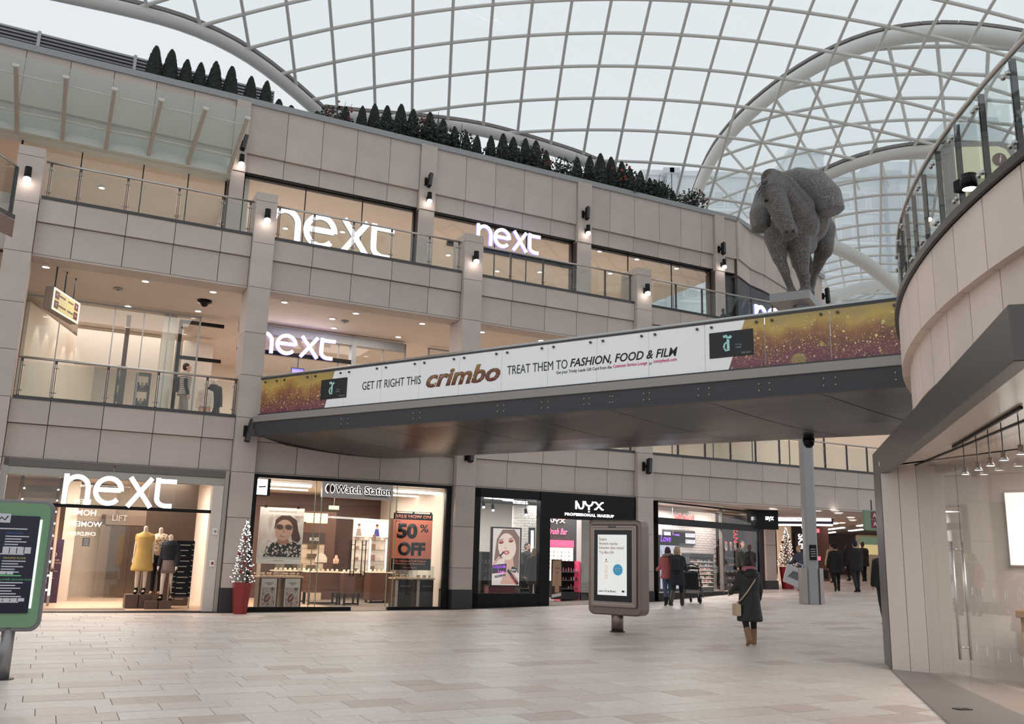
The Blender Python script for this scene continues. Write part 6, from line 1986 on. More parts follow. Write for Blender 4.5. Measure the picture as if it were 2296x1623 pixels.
# inside: shelves, stand, brush bar
def stand(px0, px1, d, z1, label, body=BLACK, rows=3, seed=1, edge=None, nm='shelf_stand'):
    a, b = uz(px0, 1300, d)[0], uz(px1, 1300, d)[0]
    zf = .25
    t = thing(nm, label, 'shelves', F(a, d, zf), TH)
    w = b - a
    MB().box(0, w, .3, .34, 0, z1).ob('back_panel', body, t)
    MB().box(0, w, 0, .3, .08, .32).ob('drawer', CHAR, t)
    for x in (.0, w - .03):
        MB().box(x, x + .03, -.0, .32, 0, z1).ob('side_panel', edge or body, t)
    rng = random.Random(seed)
    mts = [mat('tube_white', lin(236, 226, 222), .4), mat('tube_pink', lin(214, 140, 146), .4), mat('tube_violet', lin(150, 140, 190), .4), mat('tube_gold', lin(200, 160, 120), .35), mat('tube_black', lin(50, 46, 48), .4)]
    for r in range(rows):
        z = .4 + (z1 - .5) * r / rows
        MB().box(.03, w - .03, .02, .3, z, z + .025).ob('shelf', mat('shelf_grey', lin(120, 110, 106), .4), t)
        n = max(3, int((w - .1) / .085))
        for k in range(n):
            x = .07 + (w - .14) * k / max(1, n - 1)
            hh = rng.uniform(.07, .14)
            MB().lathe([(.022, 0), (.024, hh * .6), (.014, hh * .65), (.014, hh)], 7, (x, .1, z + .025)).ob('cosmetic_tube', mts[rng.randrange(5) if r < rows - 1 else rng.randrange(3)], t)
    return t
RAZ = mat('pink_edge', lin(236, 84, 120), .4, emit=lin(236, 84, 120), est=.3)
stand(1256, 1300, 1.6, 1.28, 'black cosmetics stand with pink edges in the shop doorway', edge=RAZ, seed=3)
t = thing('portrait_board', 'upright board with a made-up face beside the doorway stand', 'poster', F(uz(1249, 1300, 1.5)[0], 1.5, .25), TH)
MB().box(-.2, .17, 0, .03, .1, 1.32).ob('board', mat('board_dark', lin(70, 50, 46), .5), t)
flat(t, [(-.18, .5), (-.16, 1.28), (.14, 1.3), (.16, .5)], mat('print_blonde', lin(206, 170, 140), .5), -.002); flat(t, oval(-.0, 1.0, .1, .16), SKIN1, -.005); flat(t, [(-.08, .3), (.08, .3), (.07, .85), (-.07, .85)], SKIN1, -.004)
for s in (-1, 1):
    flat(t, oval(s * .045 - .0, 1.05, .03, .014), CHAR, -.008)
flat(t, oval(0, .91, .03, .016), mat('print_dark_lip', lin(80, 36, 44), .5), -.008); flat(t, [(-.19, .14), (.15, .2), (.15, .3), (-.19, .24)], WHITE, -.008)
BU = uz(1226, 1250, 3.4)[0]
bw = struct('wall_inner', F(BU - .2, 3.4, .25), TH, MB().box(0, uz(1305, 1250, 3.4)[0] - BU + .2, 0, .1, 0, 3.2).mesh('wall_inner'), CHAR, 'dark brush display wall in the cosmetics shop')
t = thing('brush_display', 'pink and white brush wall display under a pink neon script', 'display', F(BU, 3.38, .25), TH)
BW = uz(1283, 1250, 3.38)[0] - BU
zz = lambda y: uz(1255, y, 3.38)[1] - .25
MB().box(.0, BW, -.06, 0, zz(1302), zz(1227)).ob('white_panel', mat('panel_lit_white', lin(250, 238, 228), .5, emit=(1, .93, .88), est=.5), t)
MB().box(.0, BW, -.1, 0, zz(1226), zz(1211)).ob('pink_header', mat('pink_lit', lin(232, 84, 120), .5, emit=lin(232, 84, 120), est=.6), t)
for r in range(5):
    for k in range(6):
        x = .07 + k * (BW - .1) / 6; z = zz(1232) - .12 - r * .13
        if z > .1:
            MB().tube([(x, -.08, z), (x, -.08, z + .07)], .012, 5).ob('brush', CHAR if k % 2 else mat('tube_gold', lin(200, 160, 120), .35), t)
text('Brush Bar', t, (.0, -.02, zz(1198)), mat('pink_neon', lin(250, 90, 120), .5, emit=lin(255, 90, 130), est=2.5), w=uz(1272, 1195, 3.36)[0] - BU, h=.2, shear=.25, bold=-.0, name='neon_script')
for c in nyx(t, .62, .14, 0, mat('letter_warm', lin(236, 220, 200), .5, emit=(1, .9, .8), est=.6)):
    c.location = (.04, -.02, zz(1172))
stand(1167, 1192, 1.6, 1.15, 'black drawer stand inside the cosmetics window right of the advert screen', rows=2, seed=5)
stand(1078, 1104, 1.4, 1.5, 'shelf of red and blue packs at the left of the cosmetics window', rows=4, seed=8)
t = thing('counter_block', 'low crimson lit counter under the advert screen', 'counter', F(uz(1095, 1330, 1.0)[0], 1.0, .25), TH)
MB().box(0, .9, 0, .3, 0, .5).ob('body', mat('crimson', lin(120, 50, 66), .5), t); MB().box(-.02, .92, -.02, .32, .5, .53).ob('top', BLACK, t)
t = thing('wall_panel_light', 'vertical white light strip deep inside the cosmetics window', 'light', F(uz(1194, 1220, 3.2)[0], 3.2, 1.0), TH)
MB().box(-.04, .04, 0, .05, 0, 1.5).ob('strip', mat('strip_white', (1, 1, 1), .5, emit=(.92, .92, 1), est=2.5), t); MB().box(-.12, .12, .05, .08, -.1, 1.6).ob('backing', BLACK, t)
def bricks(parent, u0, u1, z0, z1, bw_=.3, bh=.09):
    me = MB().box(0, bw_ - .012, -.02, .005, 0, bh - .012).mesh('brick'); bm = mat('white_brick_paint', lin(200, 196, 192), .6)
    r = 0; n = 0; z = z0; st = MB()
    while z < z1:
        u = u0 - (bw_ / 2 if r % 2 else 0)
        while u < u1:
            if u >= u0 - .01 and u + bw_ <= u1 + .01:
                st.box(u, u + bw_ - .012, -.02, .005, z, z + bh - .012)
            u += bw_
        z += bh; r += 1
    o = st.ob('bricks', bm, parent); o['kind'] = 'stuff'
bk = struct('wall_inner', F(uz(1150, 1200, 4.2)[0], 4.2, .25), TH, MB().box(0, 1.2, 0, .1, 0, 3.1).mesh('wall_inner'), mat('white_brick_paint', lin(200, 196, 192), .6), 'white brick wall deep in the cosmetics window'); bricks(bk, 0, 1.2, 0, 3.1)

t = thing('brick_pillar', 'slim white brick pillar right of the cosmetics doorway stand', 'pillar', F(uz(1303, 1250, 1.6)[0], 1.6, .25), TH)
MB().box(0, .3, .006, .3, .3, 2.6).ob('core', mat('white_brick_paint', lin(200, 196, 192), .6), t); MB().box(-.02, .32, -.02, .3, 0, .3).ob('base', CHAR, t)
for k in range(25):
    MB().box(0, .3, -.01, .006, .3 + k * .092, .38 + k * .092).ob('brick', mat('white_brick_paint', lin(200, 196, 192), .6), t)
# ================================================================== COSMETICS SIDE WINDOW (turned inwards) AND CONCOURSE
SA = ground(1474, 1347); SB = ground(1706, 1326)
sx = V((SB.x - SA.x, SB.y - SA.y, 0)); SL = sx.length; sx.normalize(); SANG = math.atan2(sx.y, sx.x)
sn = V((-sx.y, sx.x, 0))
def sd(px, py, off=0.0):
    p = atpl(px, py, SA + sn * off, SANG)
    return (p - SA) @ sx, p.z
SZ = SA.z
w12 = struct('window_12', V((SA.x, SA.y, 0)), SANG, label='cosmetics shop side window turned in to the concourse')
zt = 3.5
MB().box(0, SL, -.03, .15, .2, SZ + .24).ob('stall_riser', BLACKG, w12)
MB().box(0, .05, -.03, .15, .2, zt).ob('jamb', BLACKG, w12); MB().box(SL - .1, SL, -.03, .15, .2, zt).ob('jamb', BLACKG, w12)
z_tr0, z_tr1 = sd(1560, 1178)[1], sd(1560, 1170)[1]
MB().box(0, SL, -.03, .12, z_tr0 - .05, z_tr1 + .05).ob('transom', BLACKG, w12)
MB().box(0, SL, -.03, .12, zt - .06, zt).ob('head', BLACKG, w12)
MB().box(0, SL, .0, .012, SZ + .24, zt).ob('glass_pane', GLASS, w12)
m1 = sd(1620, 1250)[0]
MB().box(m1 - .03, m1 + .03, -.03, .1, .3, zt).ob('mullion', mat('mullion_grey', lin(120, 110, 104), .4), w12)
m0 = sd(1603, 1250)[0]
# inside: white brick back wall, bright light, shelves
ia, ib, ic = sd(1455, 1250, 1.9)[0], sd(1606, 1250, 1.9)[0], sd(1725, 1250, 2.1)[0]
iw = struct('wall_inner', V((SA.x, SA.y, 0)) + sn * 1.9 + sx * ia, SANG, MB().box(0, ib - ia, 0, .1, .3, 3.5).mesh('wall_inner'), mat('white_brick_paint', lin(200, 196, 192), .6), 'white brick wall behind the cosmetics side window')
bricks(iw, 0, ib - ia, 1.4, 3.0)
struct('wall_inner', V((SA.x, SA.y, 0)) + sn * 2.1 + sx * ib, SANG, MB().box(0, ic - ib, 0, .1, .3, 3.5).mesh('wall_inner'), mat('dark_aubergine', lin(60, 40, 42), .5), 'dark inner wall behind the right part of the side window')
light('side_window_light', 'AREA', V((SA.x, SA.y, 3.4)) + sn * 1.0 + sx * 2.6, 170, (1, .95, .9), 2.4, .8, rot=(0, 0, SANG))
light('side_window_light', 'AREA', V((SA.x, SA.y, 3.4)) + sn * 1.1 + sx * (m0 + 2.2), 60, (1, .8, .75), 1.4, .8, rot=(0, 0, SANG))
t = thing('display_screen', 'wide violet white product screen on the white brick wall, side window', 'screen', V((SA.x, SA.y, 0)) + sn * 1.85, SANG)
a, b = sd(1486, 1200, 1.85), sd(1557, 1222, 1.85)
a2 = sd(1486, 1186, 1.85)
MB().box(a[0], b[0], -.04, .04, b[1], a2[1]).ob('case', CHAR, t)
for r in range(2):
    zz0 = b[1] + .05 + r * (a2[1] - b[1] - .05) / 2; hh = (a2[1] - b[1]) / 2 - .12
    MB().box(a[0] + .03, b[0] - .03, -.045, -.04, zz0, zz0 + hh).ob('lit_row', mat('screen_lilac', lin(220, 214, 246), .4, emit=lin(220, 214, 250), est=1.0), t)
    st = MB(); n = 20
    for k in range(n):
        x = a[0] + .06 + (b[0] - a[0] - .12) * k / n
        st.box(x, x + .02, -.05, -.045, zz0 + .03, zz0 + hh)
    st.ob('product_row', mat('screen_ink', lin(70, 60, 90), .5), t)['kind'] = 'stuff'
t = thing('promo_board', 'black promotional board with violet script before the brick wall, side window', 'sign', V((SA.x, SA.y, SZ + .24)) + sn * .5, SANG)
a, b = sd(1478, 1240, .5)[0], sd(1524, 1240, .5)[0]; top_ = sd(1500, 1200, .5)[1] - SZ - .24
MB().box(a, b, 0, .06, 0, top_).ob('board', BLACK, t)
MB().box(a + .05, b - .05, -.008, 0, .1, top_ - .33).ob('lit_poster', mat('screen_pale', lin(206, 204, 226), .4, emit=lin(206, 204, 226), est=.5), t)
text('Love', t, (a + .08, -.004, top_ - .22), mat('violet_neon', lin(150, 80, 235), .5, emit=lin(150, 80, 235), est=1.6), w=(b - a) * .5, shear=.2, bold=.01)
sq = MB(); stroke(sq, [(a + .1, top_ - .5), (a + .18, top_ - .75), (a + .1, top_ - 1.0), (a + .2, top_ - 1.2)], .02, -.012, -.008); sq.ob('scribble', mat('screen_ink_blue', lin(70, 66, 150), .5), t)
a, b = sd(1506, 1205, .9), sd(1537, 1205, .9)
t = thing('promo_sign', 'small black hanging sign with violet script behind the promotional board', 'sign', V((SA.x, SA.y, 0)) + sn * .9, SANG)
zt2, zb2 = sd(1520, 1193, .9)[1], sd(1520, 1217, .9)[1]
MB().box(a[0], b[0], 0, .04, zb2, zt2).ob('board', BLACK, t); text('Love', t, (a[0] + .04, -.004, zt2 - .18), mat('violet_neon', lin(150, 80, 235), .5, emit=lin(150, 80, 235), est=1.6), w=(b[0] - a[0]) * .5, shear=.2, bold=.01); text('NEW', t, (a[0] + .15, -.004, zb2 + .06), WHITE, w=(b[0] - a[0]) * .3)
MB().tube([(a[0] + .1, .02, zt2), (a[0] + .1, .02, 3.45)], .006, 6).ob('hanger', STEEL, t)
def sstand(px0, px1, ytop, off, label, rows, seed, mtb=CHAR, lit=True):
    a, b = sd(px0, 1280, off)[0], sd(px1, 1280, off)[0]; zt_ = sd((px0 + px1) / 2, ytop, off)[1]
    t = thing('shelf_stand', label, 'shelves', V((SA.x, SA.y, SZ)) + sn * off + sx * a, SANG)
    w = b - a; H = zt_ - SZ
    MB().box(0, w, .28, .32, 0, H).ob('back_panel', mtb, t); MB().box(0, w, .0, .3, 0, .3).ob('base', mtb, t); MB().box(0, w, -.02, .3, H - .12, H).ob('header', mtb, t)
    for x in (0, w - .04):
        MB().box(x, x + .04, 0, .3, 0, H).ob('side_panel', mtb, t)
    rng = random.Random(seed); mts = [mat('tube_white', lin(236, 226, 222), .4), mat('tube_pink', lin(214, 140, 146), .4), mat('tube_gold', lin(200, 160, 120), .35), mat('tube_black', lin(50, 46, 48), .4)]
    for r in range(rows):
        z = .34 + (H - .5) * r / rows
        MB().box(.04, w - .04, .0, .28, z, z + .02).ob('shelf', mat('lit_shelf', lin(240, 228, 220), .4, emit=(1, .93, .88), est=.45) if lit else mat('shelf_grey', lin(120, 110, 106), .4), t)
        n = max(4, int(w / .1))
        for k in range(n):
            x = .1 + (w - .2) * k / (n - 1); h2 = rng.uniform(.04, .08)
            MB().lathe([(.025, 0), (.026, h2), (.01, h2 + .02)], 6, (x, .08, z + .02)).ob('cosmetic_tube', mts[rng.randrange(4)], t)
    return t
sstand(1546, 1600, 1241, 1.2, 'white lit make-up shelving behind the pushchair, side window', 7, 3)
sstand(1628, 1700, 1230, 1.3, 'dim pink make-up shelving right part of the side window', 5, 9, mat('dark_aubergine', lin(60, 40, 42), .5), False)
ls_ = thing('lip_display', 'board of small round lip swatches on the dark inner wall, side window', 'display', V((SA.x, SA.y, 0)) + sn * 1.25, SANG)
a, b = sd(1628, 1218, 1.25), sd(1698, 1236, 1.25)
for r in range(3):
    for k in range(8):
        x = a[0] + (b[0] - a[0]) * k / 7; z = a[1] - r * (a[1] - b[1]) / 2.4
        o = MB().lathe([(.001, 0), (.075, 0), (.075, .02), (.001, .02)], 12).ob('swatch', [mat('swatch_pink', lin(226, 150, 140), .5), mat('swatch_pale', lin(236, 206, 196), .5), mat('swatch_teal', lin(150, 190, 180), .5)][(k + r * 2) % 3], ls_)
        o.location = (x, 0, z); o.rotation_euler = (R(90), 0, 0)
MB().box(a[0] - .1, b[0] + .1, .01, .03, b[1] - .2, a[1] + .2).ob('board', mat('dark_aubergine', lin(60, 40, 42), .5), ls_)
t = thing('neon_sign', 'red neon script behind the upper glass of the side window', 'sign', V((SA.x, SA.y, 0)) + sn * .7, SANG)
a = sd(1511, 1163, .7); b = sd(1556, 1163, .7)
text('Brush Bar', t, (a[0], 0, a[1]), mat('red_neon', lin(235, 60, 60), .5, emit=lin(240, 60, 64), est=1.4), w=b[0] - a[0], h=.2, mirror=True, bold=.01, name='neon_script')
t = thing('neon_sign', 'red vertical neon script in the right part of the side window', 'sign', V((SA.x, SA.y, 0)) + sn * .6 + sx * sd(1642, 1215, .6)[0] + V((0, 0, sd(1642, 1216, .6)[1])), SANG)
o = text('NYX', t, (0, 0, 0), mat('red_neon', lin(235, 60, 60), .5, emit=lin(240, 60, 64), est=1.4), w=.6, h=.3, bold=.01, name='neon_script'); o.rotation_euler = (0, R(-90), 0); o.location = (.4, 0, .0)
# corner pier at the end of the window
t = thing('projecting_sign', 'black projecting cosmetics shop sign at the concourse corner', 'sign', V((SB.x, SB.y, 0)), SANG - R(40))
q = inv2 = None
p = atpl(1714, 1165, SB, TH); wv = .62
zsT, zsB = p.z + .36, p.z - .36
bx = MB().box(-.5, .72, -.12, .3, zsB, zsT).ob('box', BLACKG, t, bevel=.01)
for c in nyx(t, .3, .13, -.13, mat('letter_white_violet', (1, 1, 1), .5, emit=(.93, .9, 1), est=4.5)):
    c.location = (.22, 0, p.z - .02)
for c in nyx(t, .2, .1, -.13, mat('letter_dim', lin(150, 140, 140), .5)):
    c.location = (-.36, 0, p.z - .02)
pc = ground(1730, 1321)
pier = struct('column_corner', V((pc.x, pc.y, 0)), TH, MB().box(-.3, .2, -.1, .5, .95, 3.55).mesh('column_corner'), STONE, 'stone corner pier with dark base beside the lit tree in the concourse')
MB().box(-.34, .24, -.14, .54, .3, .97).ob('plinth', STONE_D, pier); MB().box(-.31, .21, -.11, .51, 2.3, 2.31).ob('joint', JOINT, pier)
MB().box(-.9, -.3, .0, .4, .3, 3.5).ob('shopfront_return', mat('dark_aubergine', lin(60, 40, 42), .5), pier)

# next shops along the concourse
def cshop(label, px0, px1, Y, ytop, mt):
    a, b = aty(px0, 1250, Y), aty(px1, 1250, Y)
    return struct('wall_inner', V((a.x, Y, 0)), 0, MB().box(0, b.x - a.x, 0, .15, .2, 3.56).mesh('wall_inner'), mt, label)
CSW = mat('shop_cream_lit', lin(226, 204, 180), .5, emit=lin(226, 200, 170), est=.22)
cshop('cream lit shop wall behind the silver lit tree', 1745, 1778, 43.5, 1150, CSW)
cshop('dark shop front left of the grey column', 1778, 1800, 43, 1150, mat('shop_front_dark', lin(40, 34, 36), .5))
cshop('brown shop front right of the grey column', 1822, 1860, 43, 1150, mat('concourse_brown', lin(112, 78, 66), .6, grain=.3, gscale=.8))
t = thing('vertical_sign', 'vertical white lettered shop sign left of the grey column', 'sign', aty(1795, 1235, 42.6), 0)
o = text('SKECHERS', t, (0, 0, 0), mat('letter_white_soft', (1, 1, 1), .5, emit=(1, .97, .93), est=1.1), w=1.75, h=.34, bold=.03, name='letters'); o.rotation_euler = (0, R(90), 0); o.location = (-.1, -.02, .78)
MB().box(-.2, .34, 0, .05, -1.1, .85).ob('board', mat('shop_front_dark', lin(40, 34, 36), .5), t)
for (lb, px, w_, s_) in (('white lit box sign left of the grey column', 1778, .62, 'SKECHERS'), ('white lit box sign right of the grey column', 1836, .5, '')):
    t = thing('box_sign', lb, 'sign', aty(px, 1160, 39.0), R(-20))
    MB().box(-w_ * 1.15, w_ * 1.15, 0, .5, -.3, .33).ob('case', mat('sign_case_dark', lin(52, 46, 56), .4), t); MB().box(-w_, w_, -.03, 0, -.16, .24).ob('face', mat('lit_face_violet', (1, 1, 1), .5, emit=(.95, .94, 1), est=2.2), t); MB().box(-w_, w_ * 1.1, -.05, 0, -.36, -.28).ob('lit_edge', mat('lit_face_violet', (1, 1, 1), .5, emit=(.95, .94, 1), est=2.2), t)
    if s_:
        text(s_, t, (-w_ * .8, -.034, -.08), mat('lit_face_grey', lin(225, 222, 235), .5), w=w_ * 1.6, h=.24)
t = thing('neon_sign', 'vertical strip of red neon letters right of the grey column', 'sign', aty(1829, 1240, 42.5), 0)
rn = mat('red_neon_bright', lin(250, 80, 90), .5, emit=lin(255, 80, 96), est=2.5)
for k, y in enumerate((1189, 1204, 1212, 1226, 1233, 1245, 1251, 1262, 1272, 1282)):
    z = aty(1829, y, 42.5).z - t.location.z
    MB().box(-.06 if k else -.12, .05 + (.16 if k in (0, 6) else 0), -.04, 0, z - .1, z + .08).ob('neon_letter', rn, t, bevel=.03)
MB().box(-.1, .12, 0, .06, -1.2, 1.2).ob('backing', mat('shop_front_dark', lin(40, 34, 36), .5), t)
# ceiling lights of the concourse
k = 0
for (x0, y0, x1, y1) in ((1852, 1176, 1875, 1173), (1846, 1188, 1890, 1183), (1846, 1196, 1870, 1193), (1906, 1190, 1932, 1187), (1925, 1179, 1945, 1176), (1783, 1183, 1797, 1182)):
    a, b = atz(x0, y0, 3.5), atz(x1, y1, 3.5)
    t = thing('strip_light', ORD[k] + ' white strip light on the concourse ceiling', 'light', (0, 0, 0), 0, 'concourse strip lights'); k += 1
    MB().bar(a, b, .22, .05).ob('tube', mat('strip_lamp', (1, 1, 1), .5, emit=(1, .93, .86), est=4), t); MB().bar(a + V((0, 0, .035)), b + V((0, 0, .035)), .3, .03).ob('housing', WHITE, t)
for k, (x, y) in enumerate(((1735, 1140), (1880, 1150), (1908, 1160), (1912, 1166), (1888, 1172), (1872, 1144), (1833, 1144), (1829, 1174))):
    t = thing('downlight', ORD[k] + ' round downlight in the concourse ceiling', 'light', atz(x, y, 3.55), 0, 'concourse downlights')
    MB().lathe([(.001, -.02), (.14, -.02), (.14, .0)], 16).ob('lamp', mat('strip_lamp', (1, 1, 1), .5, emit=(1, .93, .86), est=4), t); MB().ring([(.14, -.025), (.18, -.02), (.18, 0)], 16).ob('trim_ring', WHITE, t)
for k, (u, d, e) in enumerate(((19, 5, 90), (24, 9, 130), (29, 13, 130), (34, 17, 130))):
    light('concourse_light', 'AREA', F(u, d, 3.45), e, (1, .84, .72), 3.5, 3.5, rot=(0, 0, TH))
t = thing('hanging_sign', 'green and red hanging direction sign at the right of the concourse', 'sign', atz(1952, 1166, 2.95), R(20))
MB().box(-.22, .5, 0, .1, -.3, .3).ob('case', mat('sign_green', lin(120, 140, 118), .5), t, bevel=.03)
for z in (-.22, .03):
    MB().box(.02, .26, -.012, 0, z, z + .22).ob('arrow_square', RED, t); text('^', t, (.08, -.014, z + .06), WHITE, w=.12)
MB().tube([(.1, .05, .3), (.1, .05, .6)], .02, 6).ob('hanger', CHAR, t)
t = thing('lit_kiosk', 'green and yellow lit kiosk window at the end of the concourse', 'kiosk', aty(1957, 1250, 45), R(-10))
zk = aty(1945, 1199, 45).z - t.location.z; zk0 = aty(1945, 1243, 45).z - t.location.z
kw = .72
MB().box(-kw, kw, 0, .3, -1.9, zk).ob('body', mat('kiosk_cream', lin(214, 196, 170), .5), t, bevel=.1)
MB().box(-kw + .12, kw - .12, -.03, 0, (zk + zk0) / 2, zk - .12).ob('green_panel', mat('kiosk_green', lin(116, 140, 116), .5, emit=lin(116, 140, 116), est=.4), t); MB().box(-kw + .12, kw - .12, -.03, 0, zk0, (zk + zk0) / 2).ob('yellow_panel', mat('kiosk_yellow', lin(226, 206, 150), .5, emit=lin(226, 206, 150), est=.5), t)
# ceiling edge soffit light strip of the concourse opening is the band itself

# ================================================================== STATUE COLUMN + HORSE
gp = ground(1822, 1354)
HY = gp.y
COLM = mat('column_grey_paint', lin(150, 150, 152), .45)
st = thing('horse_statue', 'grey woven steel horse statue carrying bales on a tall grey column', 'statue', gp)
def hp(px, py, dy=0.0):
    return aty(px, py, HY + dy) - gp
pl = aty(1797, 690, HY)
cw = .185
zc_ = pl.z - gp.z
ch = .06
MB().poly([(-cw + ch, -cw, 0), (cw - ch, -cw, 0), (cw, -cw + ch, 0), (cw, cw - ch, 0), (cw - ch, cw, 0), (-cw + ch, cw, 0), (-cw, cw - ch, 0), (-cw, -cw + ch, 0)], zc_, (0, 0, 1)).ob('column', COLM, st)
for s in (1, -1):
    m2 = MB(); m2.poly([(s * .19, -.2, 0), (s * .33, -.12, 0), (s * .37, .05, 0), (s * .33, .24, 0), (s * .19, .3, 0)][::s], 1.06, (0, 0, 1)); m2.ob('base_casing', mat('casing_steel', lin(170, 160, 156), .35, .6), st)
for x in (-.09, .09):
    for z in (5.05, 5.25):
        o = MB().lathe([(.001, -.02), (.035, -.02), (.035, 0)], 8).ob('bolt', STEELD, st)
        o.location = (x, -cw - .005, z); o.rotation_euler = (R(90), 0, 0)
MB().box(-.09, .12, -cw - .03, -cw, 1.3, 1.75).ob('notice_plate', BLACK, st)
for k in range(4):
    MB().box(-.06, .09, -cw - .034, -cw - .03, 1.4 + k * .07, 1.425 + k * .07).ob('notice_line', GREYP, st)
STM = mat('woven_steel', lin(120, 112, 108), .45, .35)
nt = STM.node_tree
def weave(m, scale, dark, lite):
    nt = m.node_tree; p = nt.nodes['Principled BSDF']; N = nt.nodes.new; L = nt.links.new
    tc = N('ShaderNodeTexCoord'); v = N('ShaderNodeTexVoronoi'); v.feature = 'DISTANCE_TO_EDGE'; v.inputs['Scale'].default_value = scale; L(tc.outputs['Object'], v.inputs['Vector'])
    L(ramp(N, L, v.outputs['Distance'], [(0, lite), (.12, lite), (.3, dark)]), p.inputs['Base Color'])
    v2 = N('ShaderNodeTexVoronoi'); v2.inputs['Scale'].default_value = scale * .8; L(tc.outputs['Object'], v2.inputs['Vector'])
    b = N('ShaderNodeBump'); b.inputs['Strength'].default_value = .9; b.inputs['Distance'].default_value = .05; b.invert = True
    L(v.outputs['Distance'], b.inputs['Height']); L(b.outputs[0], p.inputs['Normal'])
weave(STM, 25, lin(52, 48, 47), lin(118, 112, 108))
BALE = mat('woven_bale_steel', lin(150, 145, 142), .4, .4); weave(BALE, 28, lin(62, 57, 56), lin(140, 136, 133))
s_ = (aty(1748, 680, HY) - aty(1700, 680, HY)).x / 48   # metres per pixel at the statue
B = MB()
def hc(a, b, r0, r1, da=0, db=0):
    B.cap(hp(*a, da), hp(*b, db), r0 * s_, r1 * s_, 14)
def hb(a, r, dy=0, ry=None):
    B.ball(hp(*a, dy), (r[0] * s_, (ry or r[0]) * s_, r[1] * s_), 16, 10)
# trunk: deep chest in front, barrel behind, rump
hb((1788, 508), (48, 50), 0.0, 60); hb((1800, 502), (60, 56), 1.1, 80); hb((1816, 510), (54, 52), 2.3, 60)
hb((1770, 500), (42, 48), -.35); hc((1775, 540), (1800, 545), 30, 34, -.2, .8)
# neck and head: poll high, muzzle low, turned a little to the picture left
hc((1788, 470), (1756, 418), 40, 27, -.3, -.9); hc((1778, 480), (1748, 425), 36, 27, -.6, -1.0)
hc((1740, 404), (1736, 430), 23, 27, -.95, -1.25); hb((1737, 440), (27, 27), -1.3, 24); hc((1738, 445), (1754, 484), 26, 21, -1.4, -1.72); hc((1754, 484), (1767, 512), 20.5, 17, -1.74, -1.88); hb((1770, 519), (19, 14), -1.9, 17); hc((1768, 530), (1762, 534), 11, 9, -1.8, -1.75); hc((1745, 470), (1752, 500), 20, 15, -1.2, -1.5)
hb((1728, 390), (19, 11), -.75)
for a, b in (((1760, 426), (1768, 396)), ((1716, 420), (1708, 392))):
    hc(a, b, 9.5, 2.5, -1.1, -1.2)
DKW = mat('dark_wire', lin(40, 37, 37), .5, .4)
for (x, y, r, dy) in ((1717, 449, 4.2, -1.62), (1763, 452, 4.2, -1.6), (1763, 520, 3.2, -2.13), (1779, 518, 3.2, -2.12)):
    MB().ball(hp(x, y, dy), r * s_, 8, 6).ob('eye' if y < 500 else 'nostril', DKW, st, True)
# front legs
hc((1738, 530), (1748, 580), 26, 16, -.3, -.5); hc((1748, 580), (1761, 612), 14, 11, -.5, -.6); hb((1761, 613), (11, 10), -.62); hc((1762, 618), (1775, 650), 9, 8, -.6, -.45); hc((1775, 650), (1774, 660), 9, 12, -.45, -.55)
hc((1790, 535), (1795, 590), 28, 20, -.35, -.45); hc((1795, 590), (1802, 622), 17, 13, -.45, -.5); hb((1802, 618), (14, 12), -.5); hc((1803, 625), (1807, 648), 12, 11, -.5, -.45); hc((1807, 648), (1803, 660), 12, 16, -.45, -.55)
# hind legs (stifle forward, hock back)
hc((1842, 515), (1846, 560), 34, 24, 2.3, 1.9); hc((1846, 560), (1828, 610), 20, 11, 1.9, 2.4); hb((1827, 612), (11, 11), 2.45); hc((1826, 615), (1818, 650), 9, 8.5, 2.4, 2.2); hc((1818, 650), (1815, 659), 9, 13, 2.2, 2.0)
hc((1795, 530), (1800, 575), 28, 18, 2.2, 1.8); hc((1800, 575), (1806, 612), 15, 10, 1.8, 2.2); hc((1806, 612), (1806, 650), 9, 9, 2.2, 1.9); hc((1806, 650), (1806, 659), 9, 13, 1.9, 1.7)
blob(B, 'body', STM, st, .045, 4)
# bales: one fat roll slung over the back, hanging down on both sides
roll = MB()
pth = [(1706, 516, .1), (1704, 482, .2), (1716, 442, .5), (1748, 414, .7), (1788, 405, .55), (1826, 414, .2), (1851, 442, -.05), (1862, 478, -.1)]
roll.tube([hp(x, y, dy) for x, y, dy in pth], [r * s_ for r in (22, 25, 26, 28, 32, 36, 37, 33)], 22)
o = blob(roll, 'bale_roll', BALE, st, .06, 6)
tl = MB()
rng = random.Random(2)
for k in range(26):
    x = rng.uniform(-9, 9); a = hp(1812 + x * .5, 570, 3.1); b = hp(1814 + x, 592, 3.2); c = hp(1810 + x * 1.2, 612 + rng.uniform(-6, 8), 3.1)
    tl.tube([a, b, c], [.03, .03, .012], 5)
tl.ob('tail', BALE, st, True)
mn = MB()
for k in range(90):
    x = rng.uniform(-24, 8); y = 402 + rng.uniform(-2, 18)
    a = hp(1738 + x * .5, y, -1.2); b = hp(1732 + x * 1.2, y + rng.uniform(5, 16), -1.4); c = hp(1728 + x * 1.5 + rng.uniform(-4, 3), y + rng.uniform(14, 32), -1.4)
    mn.tube([a, b, c], [.013, .012, .005], 4)
mn.ob('forelock', mat('forelock_wire', lin(84, 80, 78), .5, .4), st)
